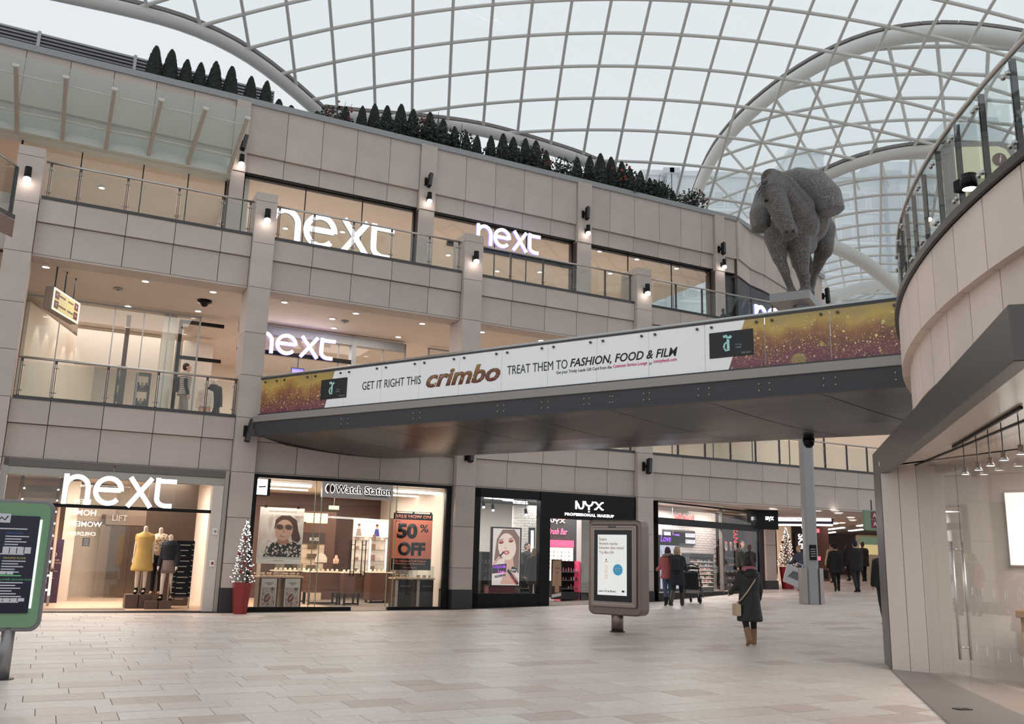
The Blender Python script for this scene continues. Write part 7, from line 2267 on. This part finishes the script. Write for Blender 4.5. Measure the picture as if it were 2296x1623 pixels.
# plinth slab under the hooves
q = [hp(1752, 672, -1.15), hp(1816, 668, -1.15), hp(1848, 676, 3.0), hp(1790, 680, 3.0)]
zt_ = hp(1790, 664, 0).z - .1
sl = MB().box(-.62, .62, -1.25, 2.3, zt_ - .26, zt_ + .02).ob('plinth', mat('plinth_steel', lin(142, 140, 140), .45, .4), st)
sl.location = (hp(1797, 675).x, .35, 0); sl.rotation_euler = (0, 0, R(-30))
o = MB().box(-.2, .2, -.2, .2, zc_ - .1, zt_ - .25).ob('neck_post', COLM, st)
o.location = (hp(1797, 690).x, 0, 0)
# ================================================================== FREE-STANDING SIGNS
# advert totem (centre)
g = ground(1382, 1417)
ta = thing('advert_totem', 'tall rounded steel advert totem with a lit pale poster in the middle of the mall', 'totem', g, R(-33))
TSTEEL = mat('totem_steel', lin(128, 112, 104), .32, .8)
MB().lathe([(.13, 0), (.13, .45)], 20, (0, .05, 0)).ob('stem', TSTEEL, ta, True)
MB().lathe([(.17, 0), (.17, .015)], 20, (0, .05, 0)).ob('base_plate', STEELD, ta)
zT = aty(1376, 1166, g.y).z - g.z; zB = aty(1376, 1379, g.y).z - g.z
w2 = .64
def rrect(x0, x1, z0, z1, r, n=6):
    out = []
    for cx, cz, a0 in ((x1 - r, z0 + r, -90), (x1 - r, z1 - r, 0), (x0 + r, z1 - r, 90), (x0 + r, z0 + r, 180)):
        out += [(cx + r * math.cos(R(a0 + 90 * i / n)), cz + r * math.sin(R(a0 + 90 * i / n))) for i in range(n + 1)]
    return out
MB().poly([(x, -.1, z) for x, z in rrect(-w2, w2, zB, zT, .14)], .42, (0, 1, 0)).ob('housing', TSTEEL, ta, bevel=.03)
def ring(x0, x1, z0, z1, t, y0, y1):
    mb = MB()
    o_ = [(x0, z0), (x1, z0), (x1, z1), (x0, z1)]; i_ = [(x0 + t, z0 + t), (x1 - t, z0 + t), (x1 - t, z1 - t), (x0 + t, z1 - t)]
    vs = [(x, y0, z) for x, z in o_] + [(x, y1, z) for x, z in i_]
    return mb.add(vs, [(k, (k + 1) % 4, 4 + (k + 1) % 4, 4 + k) for k in range(4)])
MB().poly([(x, -.16, z) for x, z in rrect(-w2 + .08, w2 - .1, zB + .16, zT - .1, .05)], .06, (0, 1, 0)).ob('front_frame', mat('totem_frame_steel', lin(150, 134, 126), .25, .85), ta, bevel=.025)
fx0, fx1, fz0, fz1 = -w2 + .18, w2 - .2, zB + .29, zT - .22
ring(fx0 - .06, fx1 + .06, fz0 - .06, fz1 + .06, .06, -.165, -.15).ob('frame_bevel', mat('totem_frame_steel', lin(150, 134, 126), .25, .85), ta)
MB().box(fx0, fx1, -.17, -.155, fz0, fz1).ob('screen_border', mat('screen_black', lin(10, 9, 10), .2), ta)
px0, px1, pz0, pz1 = fx0 + .09, fx1 - .11, fz0 + .13, fz1 - .1
MB().box(px0, px1, -.176, -.17, pz0, pz1).ob('poster', mat('poster_lit_pale', lin(214, 216, 212), .4, emit=lin(220, 224, 220), est=.62), ta)
pw, ph = px1 - px0, pz1 - pz0
RB = mat('poster_brick_ink', lin(176, 96, 80), .5); NVY = mat('poster_navy_ink', lin(50, 56, 84), .5); TEAL = mat('poster_blue_disc', lin(60, 150, 190), .5, emit=lin(60, 150, 190), est=.4)
for s_, f, tw in (('Scars', .9, .26), ('Stretch marks', .83, .64), ('Uneven skin tone?', .76, .86), ('Try Bio-Oil', .67, .5)):
    text(s_, ta, (px0 + .05 * pw, -.177, pz0 + f * ph), RB, w=tw * pw)
dsc = MB().poly([(x, -.177, z) for x, z in oval(px0 + .7 * pw, pz0 + .42 * ph, .165 * pw, .093 * ph, 0, 24)], .002, (0, -1, 0)).ob('blue_disc', TEAL, ta)
text("UK's No.1", ta, (px0 + .58 * pw, -.18, pz0 + .43 * ph), WHITE, w=.24 * pw); text('scar & stretch mark', ta, (px0 + .57 * pw, -.18, pz0 + .4 * ph), WHITE, w=.26 * pw)
MB().box(px0 + .18 * pw, px0 + .4 * pw, -.178, -.176, pz0 + .25 * ph, pz0 + .6 * ph).ob('pack_print', mat('pack_pale', lin(228, 224, 218), .5, emit=lin(228, 224, 218), est=.6), ta)
for k in range(9):
    MB().box(px0 + .24 * pw, px0 + .37 * pw, -.18, -.178, pz0 + (.27 + k * .026) * ph, pz0 + (.275 + k * .026) * ph).ob('pack_text_row', mat('pack_ink', lin(214, 190, 176), .5), ta)
text('Bio-Oil', ta, (px0 + .25 * pw, -.18, pz0 + .54 * ph), RB, w=.12 * pw); flat(ta, oval(px0 + .3 * pw, pz0 + .58 * ph, .02 * pw, .018 * ph), RB, -.178)
text('save 1/3 at Boots', ta, (px0 + .05 * pw, -.177, pz0 + .05 * ph), NVY, w=.58 * pw, bold=.01); flat(ta, oval(px0 + .88 * pw, pz0 + .07 * ph, .05 * pw, .017 * ph), NVY, -.177)
MB().box(-.12, .06, -.165, -.155, zT - .17, zT - .135).ob('maker_plate', CHAR, ta); text('JCDecaux', ta, (-.1, -.166, zT - .163), GREYP, w=.14)

# green directory totem (left foreground)
g = ground(4, 1523)
td = thing('directory_totem', 'green floor directory totem on a steel post at the left edge of the picture', 'totem', g, R(24))
yz = lambda y: aty(10, y, g.y).z - g.z
MB().lathe([(.075, 0), (.075, yz(1405))], 20).ob('post', mat('post_grey', lin(150, 146, 146), .35, .5), td, True)
MB().lathe([(.13, 0), (.13, .012)], 20).ob('base_plate', STEELD, td)
TGR = mat('totem_green', lin(120, 158, 122), .5)
zt, zb = yz(1120), yz(1415)
MB().poly([(x, -.07, z) for x, z in rrect(-.72, .34, zb, zt, .12)], .2, (0, 1, 0)).ob('frame', mat('totem_case_grey', lin(128, 126, 128), .4, .3), td, bevel=.02)
MB().poly([(x, -.085, z) for x, z in rrect(-.69, .3, zb + .05, zt - .04, .1)], .02, (0, 1, 0)).ob('green_face', TGR, td)
MB().box(.19, .215, -.095, -.085, zb + .28, zt - .24).ob('edge_light', mat('edge_light', (1, 1, 1), .5, emit=(.92, 1, .93), est=1.2), td)
MB().box(-.66, .185, -.1, -.086, zb + .22, zt - .2).ob('map_panel', mat('directory_navy', lin(20, 20, 48), .25), td)
PI_ = mat('directory_white', lin(214, 214, 222), .5); PY = mat('directory_yellow', lin(220, 206, 110), .5); PG = mat('directory_green', lin(110, 200, 130), .5)
z_ = lambda y: yz(y)
MB().box(-.3, -.14, -.104, -.1, z_(1172), z_(1152)).ob('toilet_icon_tile', PI_, td)
sk = MB(); stroke(sk, [(-.27, z_(1168)), (-.24, z_(1160)), (-.2, z_(1166)), (-.17, z_(1157))], .015, -.108, -.104); sk.ob('icon_line', CHAR, td)
for y, mt_ in ((1185, PI_), (1241, PI_), (1289, PG), (1348, PI_)):
    MB().box(-.6, .06, -.103, -.1, z_(y) - .008, z_(y) + .006).ob('rule', mt_, td)
for s_, y, mt_ in (('1', 1198, PI_), ('G', 1254, PY), ('LG', 1304, PG)):
    text(s_, td, (-.3, -.101, z_(y)), mt_, h=.07)
for y0, n, mt0, ttl in ((1197, 6, mat('directory_blue', lin(90, 110, 190), .5), 'FIRST FLOOR'), (1252, 6, PY, 'GROUND FLOOR'), (1300, 9, PG, 'LOWER GROUND FLOOR')):
    text(ttl, td, (-.16, -.101, z_(y0) - .0), mt0, h=.022)
    for k in range(1, n):
        MB().box(-.17, -.17 + (.2, .26, .18, .24, .15)[k % 5], -.102, -.1, z_(y0) - k * .033, z_(y0) - k * .033 + .013).ob('text_row', PI_, td)
for y, n in ((1229, 4), (1236, 4), (1283, 2), (1343, 4)):
    for k in range(n):
        MB().box(-.18 + k * .08, -.11 + k * .08, -.104, -.1, z_(y) - .02, z_(y) + .02).ob('icon_tile', PI_, td)
o = text('LOWER GROUND FLOOR', td, (0, 0, 0), PI_, w=.0 + (zt - zb) * .72, name='edge_lettering')
o.rotation_euler = (0, R(-90), R(90)); o.location = (.342, .02, zb + .2)

# ================================================================== PLANTERS WITH SILVER LIT TREES
SILV = mat('silver_tinsel', lin(128, 122, 116), .35, .6)
BULB = mat('fairy_bulb', (1, 1, 1), .4, emit=(1, .97, .93), est=4)
def xmas(label, px, py, ptop, pot_top, wpot, seed, hscale=1.0):
    g = ground(px, py)
    t = thing('lit_tree', label, 'christmas tree', g, seed)
    zt = aty(px, ptop, g.y).z - g.z; zp = aty(px, pot_top, g.y).z - g.z
    r = wpot
    MB().lathe([(r * .72, 0), (r * .74, .02), (r, zp - .03), (r, zp), (r * .9, zp), (r * .88, zp - .06)], 6 if seed == 1 else 18).ob('planter', mat('planter_red', lin(136, 34, 40), .25), t)
    rng = random.Random(seed)
    H = zt - zp
    br = MB(); bl = MB()
    br.tube([(0, 0, zp - .1), (0, 0, zt)], [.03, .008], 6)
    n = 130
    for k in range(n):
        f = (k + .5) / n
        z = zp + .02 + H * f * .97; R_ = r * 1.25 * (1 - f) ** .85 + .02
        a = k * 2.399
        e = V((math.cos(a) * R_, math.sin(a) * R_, z + rng.uniform(-.05, .02)))
        b0 = V((0, 0, z + .03))
        br.tube([b0, e], [.012, .005], 4)
        for q in range(4):
            p = b0.lerp(e, rng.uniform(.4, 1)) + V((rng.uniform(-.03, .03), rng.uniform(-.03, .03), rng.uniform(-.03, .03)))
            d = V((rng.uniform(-1, 1), rng.uniform(-1, 1), rng.uniform(-.5, .8))).normalized() * .05
            s = V((-d.y, d.x, 0)).normalized() * .012
            br.add([p - s, p + s, p + d], [(0, 1, 2)])
        for q in range(2 if k % 2 else 1):
            p = b0.lerp(e, rng.uniform(.55, 1.05))
            bl.ball(p, .014, 5, 3)
    br.ob('branches', SILV, t)
    bl.ob('fairy_lights', BULB, t)['kind'] = 'stuff'
    for k in range(9):
        f = rng.uniform(.05, .75); a = rng.uniform(0, 2 * PI); R_ = r * 1.15 * (1 - f) ** .85
        MB().ball((math.cos(a) * R_, math.sin(a) * R_, zp + H * f), .045, 10, 7).ob('bauble', mat('bauble_red', lin(130, 24, 34), .2), t, True)
    return t
xmas('silver lit tree in a tall red planter against the tall pillar beside the watch shop', 537, 1376, 1163, 1306, .235, 1)
xmas('silver lit tree in a red planter at the concourse entrance', 1767, 1320, 1181, 1271, .3, 2)

# ================================================================== PEOPLE
HB = mat('hair_dark', lin(46, 36, 32), .7)
HBL = mat('hair_blonde', lin(170, 140, 108), .6)
HBR = mat('hair_brown', lin(82, 58, 46), .7)
BLKC = mat('black_wool', lin(30, 28, 29), .85, bump=.3, bscale=60)
PUF = mat('black_quilted', lin(36, 34, 32), .6, bump=.5, bscale=14)
def person(label, px, py, h, rz, base=None, **k):
    g = base if base is not None else ground(px, py)
    t = thing('person', label, 'person', g, rz)
    r = figure(t, h, **k)
    return (t,) + r
# 1 woman walking away in a long black quilted coat
t, J, A, Q = person('woman walking away in a long black quilted coat, pink scarf and tan boots', 1683, 1446, 1.66, R(186), step=.2, arms=((.1, .22, .5), (.25, .25, .9)), top=PUF, top_hem=.46, flare=1.2, bulk=1.12, legs=mat('black_leggings', lin(18, 17, 18), .8), shoe=mat('tan_suede', lin(140, 108, 82), .8), boots=.2, feet_gap=.12, hair='bob', hairmt=mat('hair_near_black', lin(40, 28, 27), .6), vox=.012)
sc_ = MB()
for a0 in (0, 1):
    sc_.tube([Q(.1 * math.cos(b), .02 + .1 * math.sin(b), 1.5 - .035 * a0 + .012 * math.sin(b)) for b in [2 * PI * i / 14 for i in range(14)]], .042, 8, closed=True)
blob(sc_, 'scarf', mat('pink_scarf', lin(176, 104, 116), .85, grain=.3, gscale=30), t, .014, 2)
hd = MB(); hd.ball(Q(0, .14, 1.4), (.15, .075, .1), 12, 8); blob(hd, 'hood', PUF, t, .02, 2)
bc = mat('cream_leather', lin(196, 170, 146), .5)
sp = [Q(-.15, .1, 1.44), Q(-.05, .17, 1.25), Q(.1, .185, 1.05), Q(.22, .12, .88), Q(.26, .02, .82)]
MB().tube(sp, .013, 6).ob('bag_strap', bc, t, True)
MB().box(-.04, .06, -.13, .13, -.17, .06).ob('shoulder_bag', bc, t, bevel=.02).location = Q(.27, .03, .74)
# 2 woman in pink parka
t, J, A, Q = person('woman in a rose pink parka with grey fur hood and jeans, seen from behind', 1498, 1357, 1.64, R(188), step=.06, arms=((.3, .1, .9), (.35, .1, 1.0)), top=mat('rose_parka', lin(172, 92, 92), .8, bump=.2), top_hem=.78, flare=1.08, bulk=1.08, legs=mat('blue_denim', lin(78, 92, 116), .8, grain=.2), shoe=BLACK, boots=.12, hair='bob', hairmt=mat('hair_auburn', lin(70, 42, 36), .7))
fu = MB(); fu.tube([Q(.13 * math.cos(b), .05 + .11 * math.sin(b), 1.47 + .03 * math.sin(b)) for b in [2 * PI * i / 12 for i in range(12)]], .055, 8, closed=True); blob(fu, 'fur_hood', mat('grey_fur', lin(132, 122, 114), .95, grain=.5, gscale=60, bump=.6, bscale=80), t, .018, 1)
# 3 woman in navy coat with pushchair
t, J, A, Q = person('blonde woman in a long navy coat and brown boots pushing a pushchair', 1519, 1359, 1.7, R(158), step=.34, arms=((.6, .05, .6), (.6, .05, .6)), lean=.06, top=mat('navy_wool', lin(30, 32, 40), .85), top_hem=.62, flare=1.12, bulk=1.1, legs=mat('black_leggings', lin(18, 17, 18), .8), shoe=mat('brown_leather', lin(62, 46, 40), .5), boots=.3, hair='bob', hairmt=HBL)
MB().box(-.13, .13, .15, .26, 1.02, 1.38).ob('backpack', mat('backpack_dark', lin(38, 36, 40), .8), t, bevel=.04)
g = ground(1553, 1352)
pc = thing('pushchair', 'dark three wheeled pushchair pushed by the woman in the navy coat', 'pushchair', g, R(160))
DK = mat('pushchair_frame', lin(30, 29, 31), .4, .4)
for x in (-.26, .26):
    MB().tube([(x, -.42, .16), (x, .1, .62), (x, .5, 1.02)], .016, 7).ob('frame_tube', DK, pc, True)
    MB().tube([(x, .32, .14), (x, .0, .55), (x, -.1, .75)], .016, 7).ob('frame_tube', DK, pc, True)
MB().tube([(-.26, .5, 1.02), (.26, .5, 1.02)], .02, 8).ob('handle', BLACK, pc, True)
for (x, y, r) in ((-.28, .32, .14), (.28, .32, .14), (-.12, -.45, .11), (.12, -.45, .11)):
    wh = MB().tube([(x + r * 0, y + r * math.cos(a), r + .02 + r * math.sin(a)) for a in [2 * PI * i / 18 for i in range(18)]], .025, 6, closed=True); o = wh.ob('wheel', BLACK, pc, True)
    MB().tube([(x - .03, y, r + .02), (x + .03, y, r + .02)], .03, 8).ob('hub', GREYP, o)
MB().poly([(-.22, -.15, .42), (-.22, .18, .4), (-.22, .34, .9), (-.22, .26, .93), (-.22, .1, .5), (-.22, -.15, .5)], .44, (1, 0, 0)).ob('seat', mat('pushchair_cloth', lin(36, 36, 40), .8), pc, bevel=.02)
hd = MB()
for k in range(5):
    a = R(20 + k * 28)
    hd.tube([(-.24, .22 - .3 * math.cos(a), .78 + .32 * math.sin(a)), (0, .22 - .34 * math.cos(a), .82 + .34 * math.sin(a)), (.24, .22 - .3 * math.cos(a), .78 + .32 * math.sin(a))], .03, 6)
blob(hd, 'sun_hood', mat('pushchair_cloth', lin(36, 36, 40), .8), pc, .03, 3)
MB().box(-.2, .2, -.1, .25, .2, .3).ob('basket', CHAR, pc, bevel=.02)
# 4 man facing the camera
person('bearded man in a dark green jacket walking towards the camera past the side window', 1668, 1327, 1.8, R(8), step=.14, arms=((.1, .15, .2), (-.1, .15, .3)), top=mat('dark_green_jacket', lin(46, 46, 40), .8), top_hem=.84, bulk=1.2, legs=mat('dark_trousers', lin(40, 38, 42), .85), shoe=BLACK, hair='short', face=True)
# 5-10 people in the concourse
person('man in a dark coat and knitted hat walking away, right of the concourse group', 1922, 1327, 1.78, R(190), step=.1, arms=((.1, .18, .4), (.1, .2, .5)), top=BLKC, top_hem=.72, bulk=1.3, legs=mat('dark_trousers', lin(40, 38, 42), .85), shoe=BLACK, hair='hat', hairmt=mat('hat_dark', lin(34, 36, 46), .9))
t, J, A, Q = person('person in a dark hooded coat striding away with a bag, middle of the concourse group', 1877, 1325, 1.68, R(170), step=.22, arms=((.1, .2, .3), (.15, .2, .3)), top=BLKC, top_hem=.66, flare=1.1, bulk=1.25, legs=mat('black_leggings', lin(18, 17, 18), .8), shoe=BLACK, hair='hat', hairmt=mat('hat_black', lin(28, 26, 28), .9))
MB().box(-.12, .12, -.07, .07, -.22, .1).ob('hand_bag', BLACK, t, bevel=.02).location = Q(.42, 0, .66)
t, J, A, Q = person('woman in an olive jacket holding up a lit phone, left of the concourse group', 1856, 1300, 1.68, R(20), step=.05, arms=((.5, .2, 1.5), (.9, .2, 1.5)), top=mat('olive_jacket', lin(70, 62, 46), .85), top_hem=.82, bulk=1.15, legs=mat('black_leggings', lin(18, 17, 18), .8), shoe=BLACK, hair='long', hairmt=HBR, face=True)
MB().box(-.035, .035, -.006, .006, -.07, .07).ob('phone', mat('phone_lit', (1, 1, 1), .5, emit=(.85, .95, 1), est=2), t).location = A[-1][2] + V((0, -.02, .1))
t, J, A, Q = person('person in a cream striped jacket among the concourse group', 1868, 1306, 1.72, R(-160), step=.06, top=mat('cream_jacket', lin(176, 156, 136), .8), top_hem=.82, bulk=1.15, legs=BLKC, shoe=BLACK, hair='short', hairmt=HB)
person('woman in a black coat with dark hair behind the man in the knitted hat', 1903, 1302, 1.66, R(200), step=.12, top=BLKC, top_hem=.68, bulk=1.15, legs=BLKC, shoe=BLACK, hair='bob', hairmt=HB)
person('person in a brown fur collared coat at the far right of the concourse group', 1938, 1303, 1.75, R(185), step=.1, top=mat('dark_brown_coat', lin(48, 38, 34), .85), top_hem=.66, bulk=1.35, legs=BLKC, shoe=BLACK, hair='bun', hairmt=HBR)
person('tall person in black half hidden by the grey store portal', 1988, 1399, 1.86, R(170), step=.16, arms=((.1, .12, .3), (.1, .12, .3)), top=BLKC, top_hem=.8, bulk=1.1, legs=BLKC, shoe=BLACK, hair='short', hairmt=HB)
# child-like figure with a white carrier bag behind the column
t, J, A, Q = person('woman in a patterned dark top leaning behind the grey column', 1800, 1325, 1.6, R(-60), arms=((.5, .15, .6), (.5, .15, .6)), lean=.2, top=mat('patterned_top', lin(66, 70, 90), .8, grain=.6, gscale=30), top_hem=.85, legs=BLKC, shoe=BLACK, hair='bun', hairmt=HBL, face=True)
g = ground(1786, 1345)
p = aty(1786, 1284, g.y)
t = thing('carrier_bag', 'white carrier bag with black slanted stripes held out beside the grey column', 'bag', p, R(-8), rot=(0, R(22), R(-8)))
MB().poly([(-.36, -.04, .16), (-.3, -.05, -.42), (.32, -.05, -.42), (.36, -.04, .16)], .14, (0, 1, 0)).ob('bag', mat('bag_white', lin(196, 194, 196), .5), t, bevel=.02)
for k in range(8):
    x = -.2 + k * .055
    sk = MB(); stroke(sk, [(x, -.22), (x + .1, .02)], .022, -.058, -.045); sk.ob('stripe', BLACK, t)
for y in (-.03, .08):
    MB().tube([(-.12, y, .15), (-.1, y, .3), (.1, y, .3), (.12, y, .15)], .008, 6).ob('handle', WHITE, t, True)
# man on the first gallery
uu, zz_ = uz(410, 900, 2.6)
t, J, A, Q = person('man in a grey striped vest and dark sleeves walking along the first gallery', 0, 0, 1.75, TH + R(84), base=F(uu, 2.6, 4.97), step=.16, arms=((.1, .1, .2), (-.15, .1, .25)), top=nodemat('striped_vest', lambda N, L, co: ramp(N, L, math_(N, L, 'FRACT', math_(N, L, 'MULTIPLY', sepz(N, L, co), 16)), [(.49, lin(190, 176, 164)), (.51, lin(120, 110, 106))], 'CONSTANT'), .8), top_hem=.82, bulk=1.15, legs=mat('grey_trousers', lin(150, 138, 130), .8), shoe=BLACK, hair='short', hairmt=HB, face=True, sleeves=False)
for s in (-1, 1):
    c = MB(); sh, el, w = A[s]; c.cap(sh, el, .062, .055); c.cap(el, w, .053, .045); blob(c, 'sleeve', mat('navy_sleeve', lin(40, 40, 52), .85), t, .016, 2)
MB().box(-.14, .14, .12, .24, .95, 1.36).ob('backpack', mat('backpack_brown', lin(52, 42, 38), .8), t, bevel=.04)
# mannequins of the first gallery shop
def gmann(label, px, d, h, rz, **k):
    uu, _ = uz(px, 880, d)
    t = thing('mannequin', label, 'mannequin', F(uu, d, 4.98), TH + rz)
    figure(t, h, skin=mat('mannequin_white', lin(232, 222, 212), .4), hair=None, **k)
gmann('white mannequin in a dark floral dress behind the first gallery glass', 478, 4.8, 1.86, R(-5), top=mat('dark_floral', lin(58, 52, 50), .8, grain=.9, gscale=22), top_hem=.6, flare=1.2, shoe=BLACK, nm=('dress', 'trousers', 'shoe'))
gmann('white mannequin in a pale blouse and pink trousers behind the first gallery glass', 462, 4.6, 1.62, R(-12), top=mat('pale_blouse', lin(206, 190, 178), .8, grain=.5, gscale=20), top_hem=.9, legs=mat('pink_trousers', lin(206, 160, 146), .8), shoe=BLACK, nm=('blouse', 'trousers', 'shoe'))
# people in the cosmetics shop
uu = uz(1196, 1320, .9)[0]
person('blonde woman in a dark coat inside the cosmetics window', 0, 0, 1.62, TH + R(170), base=F(uu, .9, .25), top=mat('dark_brown_coat', lin(48, 38, 34), .85), top_hem=.6, flare=1.1, bulk=1.15, legs=BLKC, shoe=BLACK, hair='long', hairmt=HBL)
uu = uz(1180, 1320, 2.4)[0]
person('dark haired man deep inside the cosmetics window', 0, 0, 1.78, TH + R(20), base=F(uu, 2.4, .25), top=BLKC, top_hem=.85, bulk=1.15, legs=BLKC, shoe=BLACK, hair='short', hairmt=HB)
# head and shoulders above the second level rail
uu = uz(1618, 715, 1.0)[0]
person('dark haired person sitting low behind the second level glass beside the slate wall', 0, 0, 1.25, TH + R(60), base=F(uu, .9, 9.4), top=BLKC, top_hem=.7, legs=BLKC, shoe=BLACK, hair='bob', hairmt=HB)
